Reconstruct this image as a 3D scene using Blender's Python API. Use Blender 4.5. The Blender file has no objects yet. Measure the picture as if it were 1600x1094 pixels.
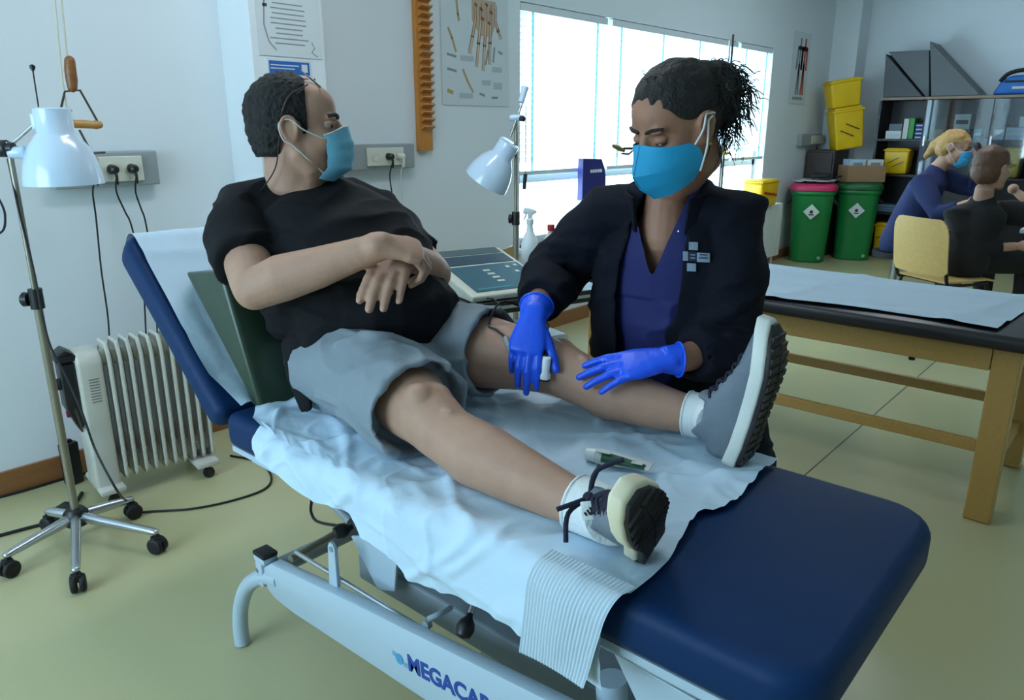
import bpy, bmesh, math, random
from mathutils import Vector, Matrix, Quaternion, noise
from mathutils.bvhtree import BVHTree
random.seed(7)
sc = bpy.context.scene
COL = sc.collection

# ------------------------------------------------------------------ camera
CAM_H = 1.40
FPX, CX, CY = 1175.0, 800.0, 547.0
HORIZON, VPX = 200.0, 1880.0
_t = math.atan((CY - HORIZON) / FPX)
_a = math.atan((VPX - CX) / math.hypot(FPX, CY - HORIZON))
_F = Vector((math.cos(_a), math.sin(_a), 0))
RIGHT = Vector((math.sin(_a), -math.cos(_a), 0))
FWD = _F * math.cos(_t) - Vector((0, 0, 1)) * math.sin(_t)
UP = _F * math.sin(_t) + Vector((0, 0, 1)) * math.cos(_t)
EYE = Vector((0, 0, CAM_H))
cam_d = bpy.data.cameras.new('camera')
cam_d.sensor_fit = 'HORIZONTAL'; cam_d.sensor_width = 36.0
cam_d.lens = 36.0 * FPX / 1600.0
cam_d.clip_start = 0.02
cam = bpy.data.objects.new('camera', cam_d)
COL.objects.link(cam)
cam.matrix_world = Matrix(((RIGHT.x, UP.x, -FWD.x, EYE.x), (RIGHT.y, UP.y, -FWD.y, EYE.y),
                           (RIGHT.z, UP.z, -FWD.z, EYE.z), (0, 0, 0, 1)))
sc.camera = cam

# ------------------------------------------------------------------ world, light, exposure
SKY_STRENGTH = 8.5
w = bpy.data.worlds.new('sky'); sc.world = w; w.use_nodes = True
bg = w.node_tree.nodes['Background']
bg.inputs[0].default_value = (0.60, 0.83, 1.0, 1); bg.inputs[1].default_value = SKY_STRENGTH
sc.view_settings.view_transform = 'Standard'
sc.view_settings.look = 'None'
sc.view_settings.gamma = 1.0
sc.view_settings.use_curve_mapping = False
sc.view_settings.exposure = 0.36
LAMP_STRENGTH = 13.0        # ceiling luminaires
ROOM = (-2.4, 9.5, -3.2, 3.3, 2.9)   # x0 x1 y0 y1 height
WIN1 = (3.82, 7.62, 0.62, 2.15)      # window in the long wall: x0 x1 z0 z1
WIN2 = (0.7, 3.0, 0.70, 2.60)       # window in the end wall: y0 y1 z0 z1
def portal(name, loc, rot, sx, sy):
    l = bpy.data.lights.new(name, 'AREA'); l.shape = 'RECTANGLE'; l.size = sx; l.size_y = sy
    l.cycles.is_portal = True
    o = bpy.data.objects.new(name, l); COL.objects.link(o); o.location = loc; o.rotation_euler = rot
portal('window_portal', ((WIN1[0]+WIN1[1])/2, ROOM[3]+0.22, (WIN1[2]+WIN1[3])/2), (-math.pi/2, 0, 0), WIN1[1]-WIN1[0], WIN1[3]-WIN1[2])
portal('window_portal', (ROOM[0]-0.22, (WIN2[0]+WIN2[1])/2, (WIN2[2]+WIN2[3])/2), (0, -math.pi/2, 0), WIN2[3]-WIN2[2], WIN2[1]-WIN2[0])

# ------------------------------------------------------------------ pixel directions -> points in the room
def ray(x, y): return FWD*FPX + RIGHT*(x-CX) - UP*(y-CY)
def onz(x, y, z): d = ray(x, y); return EYE + d*((z-CAM_H)/d.z)
def ony(x, y, Y): d = ray(x, y); return EYE + d*(Y/d.y)
def onx(x, y, X): d = ray(x, y); return EYE + d*(X/d.x)
def ond(x, y, depth): return EYE + ray(x, y)*(depth/FPX)
def cast(x, y, *objs):
    best = None
    for o in objs:
        me = o.data; mw = o.matrix_world
        t = TREES.get(o.name)
        if t is None:
            t = TREES[o.name] = BVHTree.FromPolygons([mw @ v.co for v in me.vertices], [tuple(p.vertices) for p in me.polygons])
        h = t.ray_cast(EYE, ray(x, y).normalized())
        if h[0] is not None and (best is None or h[3] < best[2]): best = (h[0], h[1], h[3])
    return (best[0], best[1]) if best else (None, None)
TREES = {}

# ------------------------------------------------------------------ materials
def lin(c):
    c = c/255.0
    return c/12.92 if c <= 0.04045 else ((c+0.055)/1.055)**2.4
MATS = {}
def M(name, rgb, rough=0.5, metal=0.0, var=0.06, vscale=6.0, bump=0.0, bscale=60.0, spec=0.5, sub=0.0, coat=0.0, stretch=None, sheen=0.0, detail=3.0):
    if name in MATS: return MATS[name]
    m = bpy.data.materials.new(name); m.use_nodes = True; MATS[name] = m
    nt = m.node_tree; b = nt.nodes['Principled BSDF']
    tc = nt.nodes.new('ShaderNodeTexCoord'); mp = nt.nodes.new('ShaderNodeMapping')
    nt.links.new(tc.outputs['Object'], mp.inputs[0])
    if stretch: mp.inputs['Scale'].default_value = stretch
    n = nt.nodes.new('ShaderNodeTexNoise'); n.inputs['Scale'].default_value = vscale; n.inputs['Detail'].default_value = detail
    nt.links.new(mp.outputs[0], n.inputs['Vector'])
    mx = nt.nodes.new('ShaderNodeMix'); mx.data_type = 'RGBA'
    c = [lin(v) for v in rgb]
    mx.inputs['A'].default_value = (*[v*(1-var) for v in c], 1); mx.inputs['B'].default_value = (*[min(1, v*(1+var)) for v in c], 1)
    nt.links.new(n.outputs['Fac'], mx.inputs['Factor']); nt.links.new(mx.outputs['Result'], b.inputs['Base Color'])
    b.inputs['Roughness'].default_value = rough; b.inputs['Metallic'].default_value = metal
    b.inputs['Specular IOR Level'].default_value = spec
    if sub: b.inputs['Subsurface Weight'].default_value = sub; b.inputs['Subsurface Radius'].default_value = (0.012, 0.005, 0.003); b.inputs['Subsurface Scale'].default_value = 1.0
    if coat: b.inputs['Coat Weight'].default_value = coat; b.inputs['Coat Roughness'].default_value = 0.15
    if sheen: b.inputs['Sheen Weight'].default_value = sheen
    if bump:
        n2 = nt.nodes.new('ShaderNodeTexNoise'); n2.inputs['Scale'].default_value = bscale; n2.inputs['Detail'].default_value = 4
        nt.links.new(mp.outputs[0], n2.inputs['Vector'])
        bp = nt.nodes.new('ShaderNodeBump'); bp.inputs['Strength'].default_value = bump; bp.inputs['Distance'].default_value = 0.01
        nt.links.new(n2.outputs['Fac'], bp.inputs['Height']); nt.links.new(bp.outputs[0], b.inputs['Normal'])
    return m
def wood(name, c1, c2, scale=(2, 30, 30), rough=0.4):
    if name in MATS: return MATS[name]
    m = M(name, c1, rough, var=0.0)
    nt = m.node_tree; mp = next(n for n in nt.nodes if n.type == 'MAPPING'); mp.inputs['Scale'].default_value = scale
    mx = next(n for n in nt.nodes if n.type == 'MIX')
    n = next(n for n in nt.nodes if n.type == 'TEX_NOISE'); n.inputs['Scale'].default_value = 2.0; n.inputs['Detail'].default_value = 6; n.inputs['Distortion'].default_value = 0.6
    mx.inputs['A'].default_value = (*[lin(v) for v in c1], 1); mx.inputs['B'].default_value = (*[lin(v) for v in c2], 1)
    return m
def see_through(name, tint=(1, 1, 1), gloss=0.06):
    if name in MATS: return MATS[name]
    m = bpy.data.materials.new(name); m.use_nodes = True; MATS[name] = m
    nt = m.node_tree; nt.nodes.remove(nt.nodes['Principled BSDF']); out = nt.nodes['Material Output']
    t = nt.nodes.new('ShaderNodeBsdfTransparent'); t.inputs[0].default_value = (*tint, 1)
    g = nt.nodes.new('ShaderNodeBsdfGlossy'); g.inputs['Roughness'].default_value = 0.03
    mx = nt.nodes.new('ShaderNodeMixShader'); mx.inputs[0].default_value = gloss
    nt.links.new(t.outputs[0], mx.inputs[1]); nt.links.new(g.outputs[0], mx.inputs[2]); nt.links.new(mx.outputs[0], out.inputs[0])
    return m
def translucent(name, rgb, fac=0.5):
    if name in MATS: return MATS[name]
    m = bpy.data.materials.new(name); m.use_nodes = True; MATS[name] = m
    nt = m.node_tree; nt.nodes.remove(nt.nodes['Principled BSDF']); out = nt.nodes['Material Output']
    c = (*[lin(v) for v in rgb], 1)
    d = nt.nodes.new('ShaderNodeBsdfDiffuse'); d.inputs[0].default_value = c
    t = nt.nodes.new('ShaderNodeBsdfTranslucent'); t.inputs[0].default_value = c
    mx = nt.nodes.new('ShaderNodeMixShader'); mx.inputs[0].default_value = fac
    nt.links.new(d.outputs[0], mx.inputs[1]); nt.links.new(t.outputs[0], mx.inputs[2]); nt.links.new(mx.outputs[0], out.inputs[0])
    return m
def glow(name, rgb, strength):
    if name in MATS: return MATS[name]
    m = M(name, rgb, 0.5); b = m.node_tree.nodes['Principled BSDF']
    b.inputs['Emission Color'].default_value = (*[lin(v) for v in rgb], 1); b.inputs['Emission Strength'].default_value = strength
    return m

# ------------------------------------------------------------------ mesh builder
def frame(t, side):
    t = t.normalized(); a = side - t*side.dot(t)
    if a.length < 1e-5: a = t.orthogonal()
    a.normalize(); return t, a, t.cross(a)
class MB:
    def __init__(s): s.v = []; s.f = []
    def add(s, vs, fs):
        o = len(s.v); s.v += [Vector(p) for p in vs]; s.f += [tuple(i+o for i in f) for f in fs]; return s
    def box(s, c, size, rot=None):
        c = Vector(c); hx, hy, hz = size[0]/2, size[1]/2, size[2]/2
        vs = [Vector((x, y, z)) for x in (-hx, hx) for y in (-hy, hy) for z in (-hz, hz)]
        if rot is not None: vs = [rot @ p for p in vs]
        return s.add([c+p for p in vs], [(0, 1, 3, 2), (4, 6, 7, 5), (0, 4, 5, 1), (2, 3, 7, 6), (0, 2, 6, 4), (1, 5, 7, 3)])
    def box2(s, lo, hi):
        lo = Vector(lo); hi = Vector(hi); return s.box((lo+hi)/2, [abs(q) for q in hi-lo])
    def loft(s, pts, radii, side=(0, 0, 1), n=16, cap='round', k=2.0):
        """tapered elliptical tube; radii: r or (ra, rb) per point; k = superellipse exponent"""
        pts = [Vector(p) for p in pts]; side = Vector(side)
        rr = [(r, r) if isinstance(r, (int, float)) else r for r in radii]
        P = []; Rr = []; T = []
        for i, p in enumerate(pts):
            t = (pts[min(i+1, len(pts)-1)] - pts[max(i-1, 0)])
            P.append(p); Rr.append(rr[i]); T.append(t.normalized())
        if cap == 'round':
            a0, b0 = rr[0]; a1, b1 = rr[-1]; m0 = min(a0, b0); m1 = min(a1, b1)
            pre = [(P[0]-T[0]*m0*math.sin(q), (a0*math.cos(q), b0*math.cos(q)), T[0]) for q in (1.45, 1.0, 0.5)]
            post = [(P[-1]+T[-1]*m1*math.sin(q), (a1*math.cos(q), b1*math.cos(q)), T[-1]) for q in (0.5, 1.0, 1.45)]
            P = [q[0] for q in pre]+P+[q[0] for q in post]; Rr = [q[1] for q in pre]+Rr+[q[1] for q in post]; T = [q[2] for q in pre]+T+[q[2] for q in post]
        elif cap == 'cuff':
            a1, b1 = rr[-1]
            for fr, back in ((0.9, 0.0), (0.86, 0.05)):
                P.append(pts[-1]-T[len(pts)-1]*back); Rr.append((a1*fr, b1*fr)); T.append(T[len(pts)-1])
        vs = []; fs = []
        for p, r, t in zip(P, Rr, T):
            _, a, b = frame(t, side)
            for j in range(n):
                q = 2*math.pi*j/n; cx, sy = math.cos(q), math.sin(q)
                if k != 2.0:
                    cx = math.copysign(abs(cx)**(2/k), cx); sy = math.copysign(abs(sy)**(2/k), sy)
                vs.append(p + a*(r[0]*cx) + b*(r[1]*sy))
        m = len(P)
        for i in range(m-1):
            for j in range(n):
                j2 = (j+1) % n
                fs.append((i*n+j, i*n+j2, (i+1)*n+j2, (i+1)*n+j))
        fs.append(tuple(range(n-1, -1, -1))); fs.append(tuple((m-1)*n+j for j in range(n)))
        return s.add(vs, fs)
    def tube(s, pts, r, n=8, smooth=0):
        pts = [Vector(p) for p in pts]
        if smooth: pts = spline(pts, smooth)
        m = len(pts); vs = []; fs = []
        t0 = (pts[1]-pts[0]).normalized(); a = t0.orthogonal().normalized()
        for i, p in enumerate(pts):
            t = (pts[min(i+1, m-1)]-pts[max(i-1, 0)]).normalized()
            a = (a - t*a.dot(t)); a = a.normalized() if a.length > 1e-6 else t.orthogonal().normalized(); b = t.cross(a)
            ri = r[i] if isinstance(r, (list, tuple)) and len(r) == m else (r if not isinstance(r, (list, tuple)) else r[0]+(r[-1]-r[0])*i/(m-1))
            for j in range(n):
                q = 2*math.pi*j/n; vs.append(p + (a*math.cos(q)+b*math.sin(q))*ri)
        for i in range(m-1):
            for j in range(n):
                j2 = (j+1) % n; fs.append((i*n+j, i*n+j2, (i+1)*n+j2, (i+1)*n+j))
        fs.append(tuple(range(n-1, -1, -1))); fs.append(tuple((m-1)*n+j for j in range(n)))
        return s.add(vs, fs)
    def cyl(s, p, q, r, r2=None, n=16):
        return s.tube([p, q], [r, r if r2 is None else r2], n)
    def lathe(s, base, axis, prof, n=24, side=(1, 0, 0)):
        """prof: list of (r, h) along axis"""
        base = Vector(base); t, a, b = frame(Vector(axis), Vector(side)); vs = []; fs = []
        for r, h in prof:
            for j in range(n):
                q = 2*math.pi*j/n; vs.append(base + t*h + (a*math.cos(q)+b*math.sin(q))*r)
        m = len(prof)
        for i in range(m-1):
            for j in range(n):
                j2 = (j+1) % n; fs.append((i*n+j, i*n+j2, (i+1)*n+j2, (i+1)*n+j))
        fs.append(tuple(range(n-1, -1, -1))); fs.append(tuple((m-1)*n+j for j in range(n)))
        return s.add(vs, fs)
    def ell(s, c, r, f=None, l=None, u=None, n=16, m=10):
        """ellipsoid, radii r along axes f, l, u"""
        c = Vector(c); f = f or Vector((1, 0, 0)); l = l or Vector((0, 1, 0)); u = u or Vector((0, 0, 1))
        vs = [c - u*r[2]]; fs = []
        for i in range(1, m):
            ph = -math.pi/2 + math.pi*i/m
            for j in range(n):
                q = 2*math.pi*j/n
                vs.append(c + f*(r[0]*math.cos(ph)*math.cos(q)) + l*(r[1]*math.cos(ph)*math.sin(q)) + u*(r[2]*math.sin(ph)))
        vs.append(c + u*r[2]); top = len(vs)-1
        for j in range(n): fs.append((0, 1+(j+1) % n, 1+j)); fs.append((top, top-n+j, top-n+(j+1) % n))
        for i in range(m-2):
            for j in range(n):
                j2 = (j+1) % n; fs.append((1+i*n+j, 1+i*n+j2, 1+(i+1)*n+j2, 1+(i+1)*n+j))
        if f.cross(l).dot(u) < 0: fs = [tuple(reversed(q)) for q in fs]
        return s.add(vs, fs)
    def prism(s, poly, d):
        """poly: list of 3D points (planar), extruded by vector d"""
        poly = [Vector(p) for p in poly]; d = Vector(d); n = len(poly)
        nrm = Vector((0, 0, 0))
        for i in range(n): nrm += (poly[i]-poly[0]).cross(poly[(i+1) % n]-poly[0])
        if nrm.dot(d) > 0: poly = poly[::-1]
        vs = poly+[p+d for p in poly]
        fs = [tuple(range(n)), tuple(range(2*n-1, n-1, -1))] + [(i, i+n, (i+1) % n+n, (i+1) % n) for i in range(n)]
        fs = [fs[0], fs[1]] + [tuple(reversed(q)) for q in fs[2:]] if False else fs
        return s.add(vs, fs)
    def grid(s, rows):
        m, n = len(rows), len(rows[0])
        return s.add([p for r in rows for p in r], [(i*n+j, i*n+j+1, (i+1)*n+j+1, (i+1)*n+j) for i in range(m-1) for j in range(n-1)])
    def mesh(s, name):
        me = bpy.data.meshes.new(name); me.from_pydata(s.v, [], s.f)
        bm = bmesh.new(); bm.from_mesh(me); bmesh.ops.recalc_face_normals(bm, faces=bm.faces); bm.to_mesh(me); bm.free()
        return me
    def build(s, name, mat, parent=None, smooth=True, bevel=0.0, seg=2, solid=0.0, subdiv=0, angle=40):
        return place(name, s.mesh(name), mat, parent, smooth, bevel, seg, solid, subdiv, angle)
def bake(me, mods):
    """apply modifiers given as (type, dict) to a mesh, without operators"""
    o = bpy.data.objects.new('tmp', me); COL.objects.link(o)
    for ty, kw in mods:
        md = o.modifiers.new(ty, ty)
        for k_, v_ in kw.items(): setattr(md, k_, v_)
    dg = bpy.context.evaluated_depsgraph_get(); dg.update()
    r = bpy.data.meshes.new_from_object(o.evaluated_get(dg), depsgraph=dg)
    bpy.data.objects.remove(o); return r
def place(name, me, mat, parent=None, smooth=True, bevel=0.0, seg=2, solid=0.0, subdiv=0, angle=40):
    mods = []
    if solid: mods.append(('SOLIDIFY', dict(thickness=solid, offset=0)))
    if bevel: mods.append(('BEVEL', dict(width=bevel, segments=seg, limit_method='ANGLE', angle_limit=math.radians(30))))
    if subdiv: mods.append(('SUBSURF', dict(levels=subdiv, render_levels=subdiv)))
    if mods: me = bake(me, mods)
    me.name = name
    if smooth:
        me.polygons.foreach_set('use_smooth', [True]*len(me.polygons))
        if angle < 180: me.set_sharp_from_angle(angle=math.radians(angle))
    me.materials.clear(); me.materials.append(mat)
    o = bpy.data.objects.new(name, me); COL.objects.link(o)
    if parent is not None:
        o.parent = parent; o.matrix_parent_inverse = parent.matrix_world.inverted()
    return o
def fuse(mb, name, mat, parent=None, voxel=0.005, smooth=4, fac=0.5, post=None):
    me = bake(mb.mesh(name), [('REMESH', dict(mode='VOXEL', voxel_size=voxel, adaptivity=0.0)), ('SMOOTH', dict(factor=fac, iterations=smooth))])
    if post: me = post(me) or me
    return place(name, me, mat, parent, True, angle=180)
def smooth_rim(bm, it=14):
    bm.edges.ensure_lookup_table()
    rim = {}
    for e in bm.edges:
        if len(e.link_faces) == 1:
            a, b = e.verts; rim.setdefault(a, []).append(b); rim.setdefault(b, []).append(a)
    for _ in range(it):
        new = {v: (v.co*0.4 + sum((q.co for q in n), Vector())/len(n)*0.6) for v, n in rim.items()}
        for v, c in new.items(): v.co = c
def calm(bm, test, it):
    vs = [v for v in bm.verts if test(v.co)]
    for _ in range(it): bmesh.ops.smooth_vert(bm, verts=vs, factor=0.5, use_axis_x=True, use_axis_y=True, use_axis_z=True)
def folds(me, amp, sx, sy, sz, seed, sharp=2.2, skip=None):
    nor = [v.normal.copy() for v in me.vertices]
    out = []
    for v, nv in zip(me.vertices, nor):
        c = v.co.copy()
        if skip and skip(c): out.extend(c); continue
        a = 1-abs(noise.noise(Vector((c.x*sx+seed, c.y*sy, c.z*sz+0.7*noise.noise(c*5)))))*sharp
        b = noise.noise(Vector((c.x*sx*2.1, c.y*sy*2.1+seed, c.z*sz*1.7)))
        out.extend(c + nv*(amp*(max(0, a)**2*0.8+0.35*b-0.3)))
    me.vertices.foreach_set('co', out); me.update()
def spline(pts, k=6, closed=False):
    """Catmull-Rom"""
    pts = [Vector(p) for p in pts]; n = len(pts); out = []
    rng = range(n if closed else n-1)
    for i in rng:
        if closed: p0, p1, p2, p3 = pts[i-1], pts[i], pts[(i+1) % n], pts[(i+2) % n]
        else: p0, p1, p2, p3 = pts[max(i-1, 0)], pts[i], pts[i+1], pts[min(i+2, n-1)]
        for j in range(k):
            u = j/k
            out.append(0.5*((2*p1)+(p2-p0)*u+(2*p0-5*p1+4*p2-p3)*u*u+(3*p1-p0-3*p2+p3)*u**3))
    if not closed: out.append(pts[-1])
    return out
def tag(o, label=None, cat=None, group=None, kind=None):
    if label: o['label'] = label
    if cat: o['category'] = cat
    if group: o['group'] = group
    if kind: o['kind'] = kind
    return o
def thing(name, loc, label, cat, group=None):
    o = bpy.data.objects.new(name, None); COL.objects.link(o); o.location = loc; o.empty_display_size = 0.1
    o.matrix_world = Matrix.Translation(Vector(loc))
    return tag(o, label, cat, group)
def struct(name, mb, mat, parent=None, **kw):
    kw.setdefault('smooth', False)
    o = mb.build(name, mat, parent, **kw)
    if parent is None: o['kind'] = 'structure'
    return o
def copy_tree(o, parent=None, delta=None):
    c = o.copy(); COL.objects.link(c); c.parent = parent
    if parent is not None: c.matrix_parent_inverse = o.matrix_parent_inverse.copy()
    for ch in list(o.children): copy_tree(ch, c)
    return c
def lerp(a, b, t): return a + (b-a)*t
def interp(xs, ys, x):
    if x <= xs[0]: return ys[0]
    for i in range(len(xs)-1):
        if x <= xs[i+1]: return lerp(ys[i], ys[i+1], (x-xs[i])/(xs[i+1]-xs[i]))
    return ys[-1]
def text_mesh(name, body, size, origin, xdir, ydir, mat, parent=None, bold=0.0, extrude=0.0006):
    c = bpy.data.curves.new('tmp_text', 'FONT'); c.body = body; c.size = size; c.extrude = extrude; c.offset = bold
    o = bpy.data.objects.new('tmp_text', c); COL.objects.link(o)
    dg = bpy.context.evaluated_depsgraph_get(); dg.update()
    me = bpy.data.meshes.new_from_object(o.evaluated_get(dg), depsgraph=dg); bpy.data.objects.remove(o)
    x = Vector(xdir).normalized(); y = Vector(ydir).normalized(); z = x.cross(y)
    mt = Matrix(((x.x, y.x, z.x, origin[0]), (x.y, y.y, z.y, origin[1]), (x.z, y.z, z.z, origin[2]), (0, 0, 0, 1)))
    me.transform(mt)
    return place(name, me, mat, parent, smooth=False)
X_, Y_, Z_ = Vector((1, 0, 0)), Vector((0, 1, 0)), Vector((0, 0, 1))
# ================================================================== the room
x0, x1, y0, y1, HT = ROOM
TH = 0.2
paint = M('white_wall_paint', (222, 229, 234), 0.45, var=0.02, vscale=1.5, bump=0.03, bscale=150)
floor_m = M('khaki_linoleum', (186, 180, 138), 0.26, var=0.05, vscale=2.0, bump=0.015, bscale=250, spec=0.4)
ceil_m = M('ceiling_white', (230, 232, 230), 0.8)
struct('floor', MB().box2((x0-TH, y0-TH, -0.1), (x1+TH, y1+TH, 0)), floor_m)
struct('ceiling', MB().box2((x0-TH, y0-TH, HT), (x1+TH, y1+TH, HT+0.1)), ceil_m)
def holed(name, along, fixed, lo, hi, hole):
    """wall as four boxes around a hole, one mesh"""
    h0, h1, z0, z1 = hole; mb = MB()
    for a, b, c, d in ((lo, h0, 0, HT), (h1, hi, 0, HT), (h0, h1, 0, z0), (h0, h1, z1, HT)):
        if along == 'x': mb.box2((a, fixed[0], c), (b, fixed[1], d))
        else: mb.box2((fixed[0], a, c), (fixed[1], b, d))
    return struct(name, mb, paint)
holed('wall_window', 'x', (y1, y1+TH), x0-TH, x1+TH, WIN1)
holed('wall_end', 'y', (x0-TH, x0), y0, y1, WIN2)
struct('wall_far', MB().box2((x1, y0, 0), (x1+TH, y1, HT)), paint)
struct('wall_rear', MB().box2((x0-TH, y0-TH, 0), (x1+TH, y0, HT)), paint)
# pilaster behind the man and boxed pipe in the far corner
pl, pr = ony(396, 100, 3.05).x, ony(508, 100, 3.05).x
struct('wall_pilaster', MB().box2((pl, 3.05, 0), (pr, 3.30, HT)), paint)
struct('wall_pipe_box', MB().box2((9.18, 3.02, 0), (x1, y1, HT)), paint)
bb = wood('brown_wood_baseboard', (156, 104, 62), (128, 82, 46), (3, 40, 40))
struct('baseboard_window', MB().box2((x0, y1-0.016, 0.002), (pl, y1, 0.10)).box2((pr, y1-0.016, 0.002), (9.18, y1, 0.10)), bb)
struct('baseboard_pilaster', MB().box2((pl-0.014, 3.036, 0.002), (pr+0.014, 3.05, 0.10)), bb)
struct('baseboard_far', MB().box2((x1-0.016, y0, 0.002), (x1, 3.02, 0.10)), bb)
# welded seams in the linoleum
seam = M('dark_floor_seam', (84, 84, 66), 0.6)
sx = onz(1467, 560, 0).y
mb = MB()
for yy in (sx, sx-1.5, sx-3.0): mb.box2((x0, yy-0.003, -0.0002), (x1, yy+0.003, 0.0008))
struct('trim_seam', mb, seam)
# window in the long wall
alu = M('white_window_aluminium', (214, 222, 226), 0.4, var=0.02)
pane_m = see_through('window_glass', (0.96, 0.99, 1.0), 0.05)
wf = MB(); a, b, c, d = WIN1
for q in ((a, a+0.05, c, d), (b-0.05, b, c, d), (a, b, c, c+0.05), (a, b, d-0.05, d), (a, b, 1.04, 1.12)):
    wf.box2((q[0], y1+0.10, q[2]), (q[1], y1+0.15, q[3]))
mull = (ony(933, 150, 3.4).x, ony(1050, 150, 3.4).x, ony(1135, 150, 3.4).x)
for xm in mull: wf.box2((xm-0.025, y1+0.10, c), (xm+0.025, y1+0.15, d))
win = struct('window_1', wf, alu)
xs = [a] + list(mull) + [b]
for i in range(4):
    for zz in ((c+0.05, 1.04), (1.12, d-0.05)):
        MB().box2((xs[i]+0.025, y1+0.12, zz[0]), (xs[i+1]-0.025, y1+0.126, zz[1])).build('pane', pane_m, win, smooth=False)
sill = struct('trim_window_sill', MB().box2((a-0.02, y1-0.10, WIN1[2]-0.03), (b+0.02, y1+0.10, WIN1[2])), alu, bevel=0.004)
# end-wall window, outside the picture: the daylight from the left
wf = MB(); a2, b2, c2, d2 = WIN2
for q in ((a2, a2+0.05, c2, d2), (b2-0.05, b2, c2, d2), (a2, b2, c2, c2+0.05), (a2, b2, d2-0.05, d2), ((a2+b2)/2-0.03, (a2+b2)/2+0.03, c2, d2)):
    wf.box2((x0-0.15, q[0], q[2]), (x0-0.10, q[1], q[3]))
win2 = struct('window_2', wf, alu)
for lo, hi in ((a2+0.05, (a2+b2)/2-0.03), ((a2+b2)/2+0.03, b2-0.05)):
    MB().box2((x0-0.128, lo, c2+0.05), (x0-0.122, hi, d2-0.05)).build('pane', pane_m, win2, smooth=False)
# venetian blinds in the upper part of the long window: each slat a part
slat_m = translucent('white_blind_slat', (244, 248, 248), 0.64)
cord_m = translucent('blind_tape', (190, 222, 222), 0.6)
pitch = 0.040
def blind(xa, xb, label):
    root = thing('venetian_blind', ((xa+xb)/2, y1+0.03, 2.12), label, 'blind', 'blinds in the long window')
    MB().box2((xa, y1+0.005, 2.10), (xb, y1+0.055, 2.145)).build('head_rail', alu, root, smooth=False)
    me = MB().box((0, 0, 0), (xb-xa-0.01, 0.046, 0.0016), Matrix.Rotation(math.radians(-48), 3, 'X')).mesh('slat')
    me.materials.append(slat_m)
    n = int((2.09-1.14)/pitch)
    for i in range(n):
        o = bpy.data.objects.new('slat', me); COL.objects.link(o); o.location = ((xa+xb)/2, y1+0.03, 2.08-i*pitch)
        o.parent = root; o.matrix_parent_inverse = root.matrix_world.inverted()
    MB().box2((xa, y1+0.012, 1.10), (xb, y1+0.048, 1.125)).build('bottom_rail', alu, root, smooth=False)
    k = max(2, int((xb-xa)/0.5))
    for i in range(k):
        xx = xa+0.12+(xb-xa-0.24)*i/(k-1)
        MB().box2((xx-0.012, y1+0.004, 1.11), (xx+0.012, y1+0.0055, 2.10)).build('ladder_tape', cord_m, root, smooth=False)
blind(a+0.01, mull[0]-0.03, 'white venetian blind beside the white lamp on the cart')
blind(mull[0]+0.03, mull[2]-0.03, 'wide white venetian blind behind the nurse')
blind(mull[2]+0.03, b-0.01, 'white venetian blind next to the skeleton chart')
# ceiling luminaires (above the picture): two-tube fixtures, the far one added as fill
lum = glow('luminaire_diffuser', (246, 250, 255), LAMP_STRENGTH)
metal_w = M('white_enamel', (226, 234, 240), 0.25, var=0.02, coat=0.3)
def luminaire(x, y, label):
    r = thing('ceiling_light', (x, y, HT), label, 'ceiling light', 'ceiling lights')
    MB().box2((x-0.62, y-0.15, HT-0.06), (x+0.62, y+0.15, HT-0.001)).build('housing', metal_w, r, smooth=False, bevel=0.005)
    MB().box2((x-0.60, y-0.13, HT-0.075), (x+0.60, y+0.13, HT-0.0605)).build('diffuser', lum, r, smooth=False)
luminaire(1.7, 2.0, 'long ceiling light above the treatment couch')
luminaire(6.2, 1.4, 'added unseen ceiling light brightening the seated staff')  # unseen fixture, added only to brighten the far end of the room
# ================================================================== objects along the left wall
chrome = M('brushed_chrome', (190, 194, 198), 0.25, 0.9, var=0.04)
steel_pole = M('dull_steel_tube', (150, 144, 128), 0.35, 0.7, var=0.06)
black_p = M('black_plastic', (22, 22, 24), 0.4)
black_r = M('black_rubber', (16, 16, 18), 0.6)
cable_m = M('black_cable', (18, 18, 22), 0.5)
lampw = M('white_lamp_enamel', (196, 216, 236), 0.22, var=0.02, coat=0.5)
grey_box = M('grey_trunking', (150, 158, 160), 0.5, var=0.03)
ivory = M('ivory_plastic', (214, 214, 200), 0.4, var=0.02)
hole_m = M('socket_recess', (120, 122, 116), 0.6)
pulley_w = wood('pale_turned_wood', (202, 150, 84), (170, 116, 60), (8, 8, 40))
dark_w = wood('varnished_wood', (150, 98, 48), (112, 66, 30), (8, 8, 40))

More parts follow.
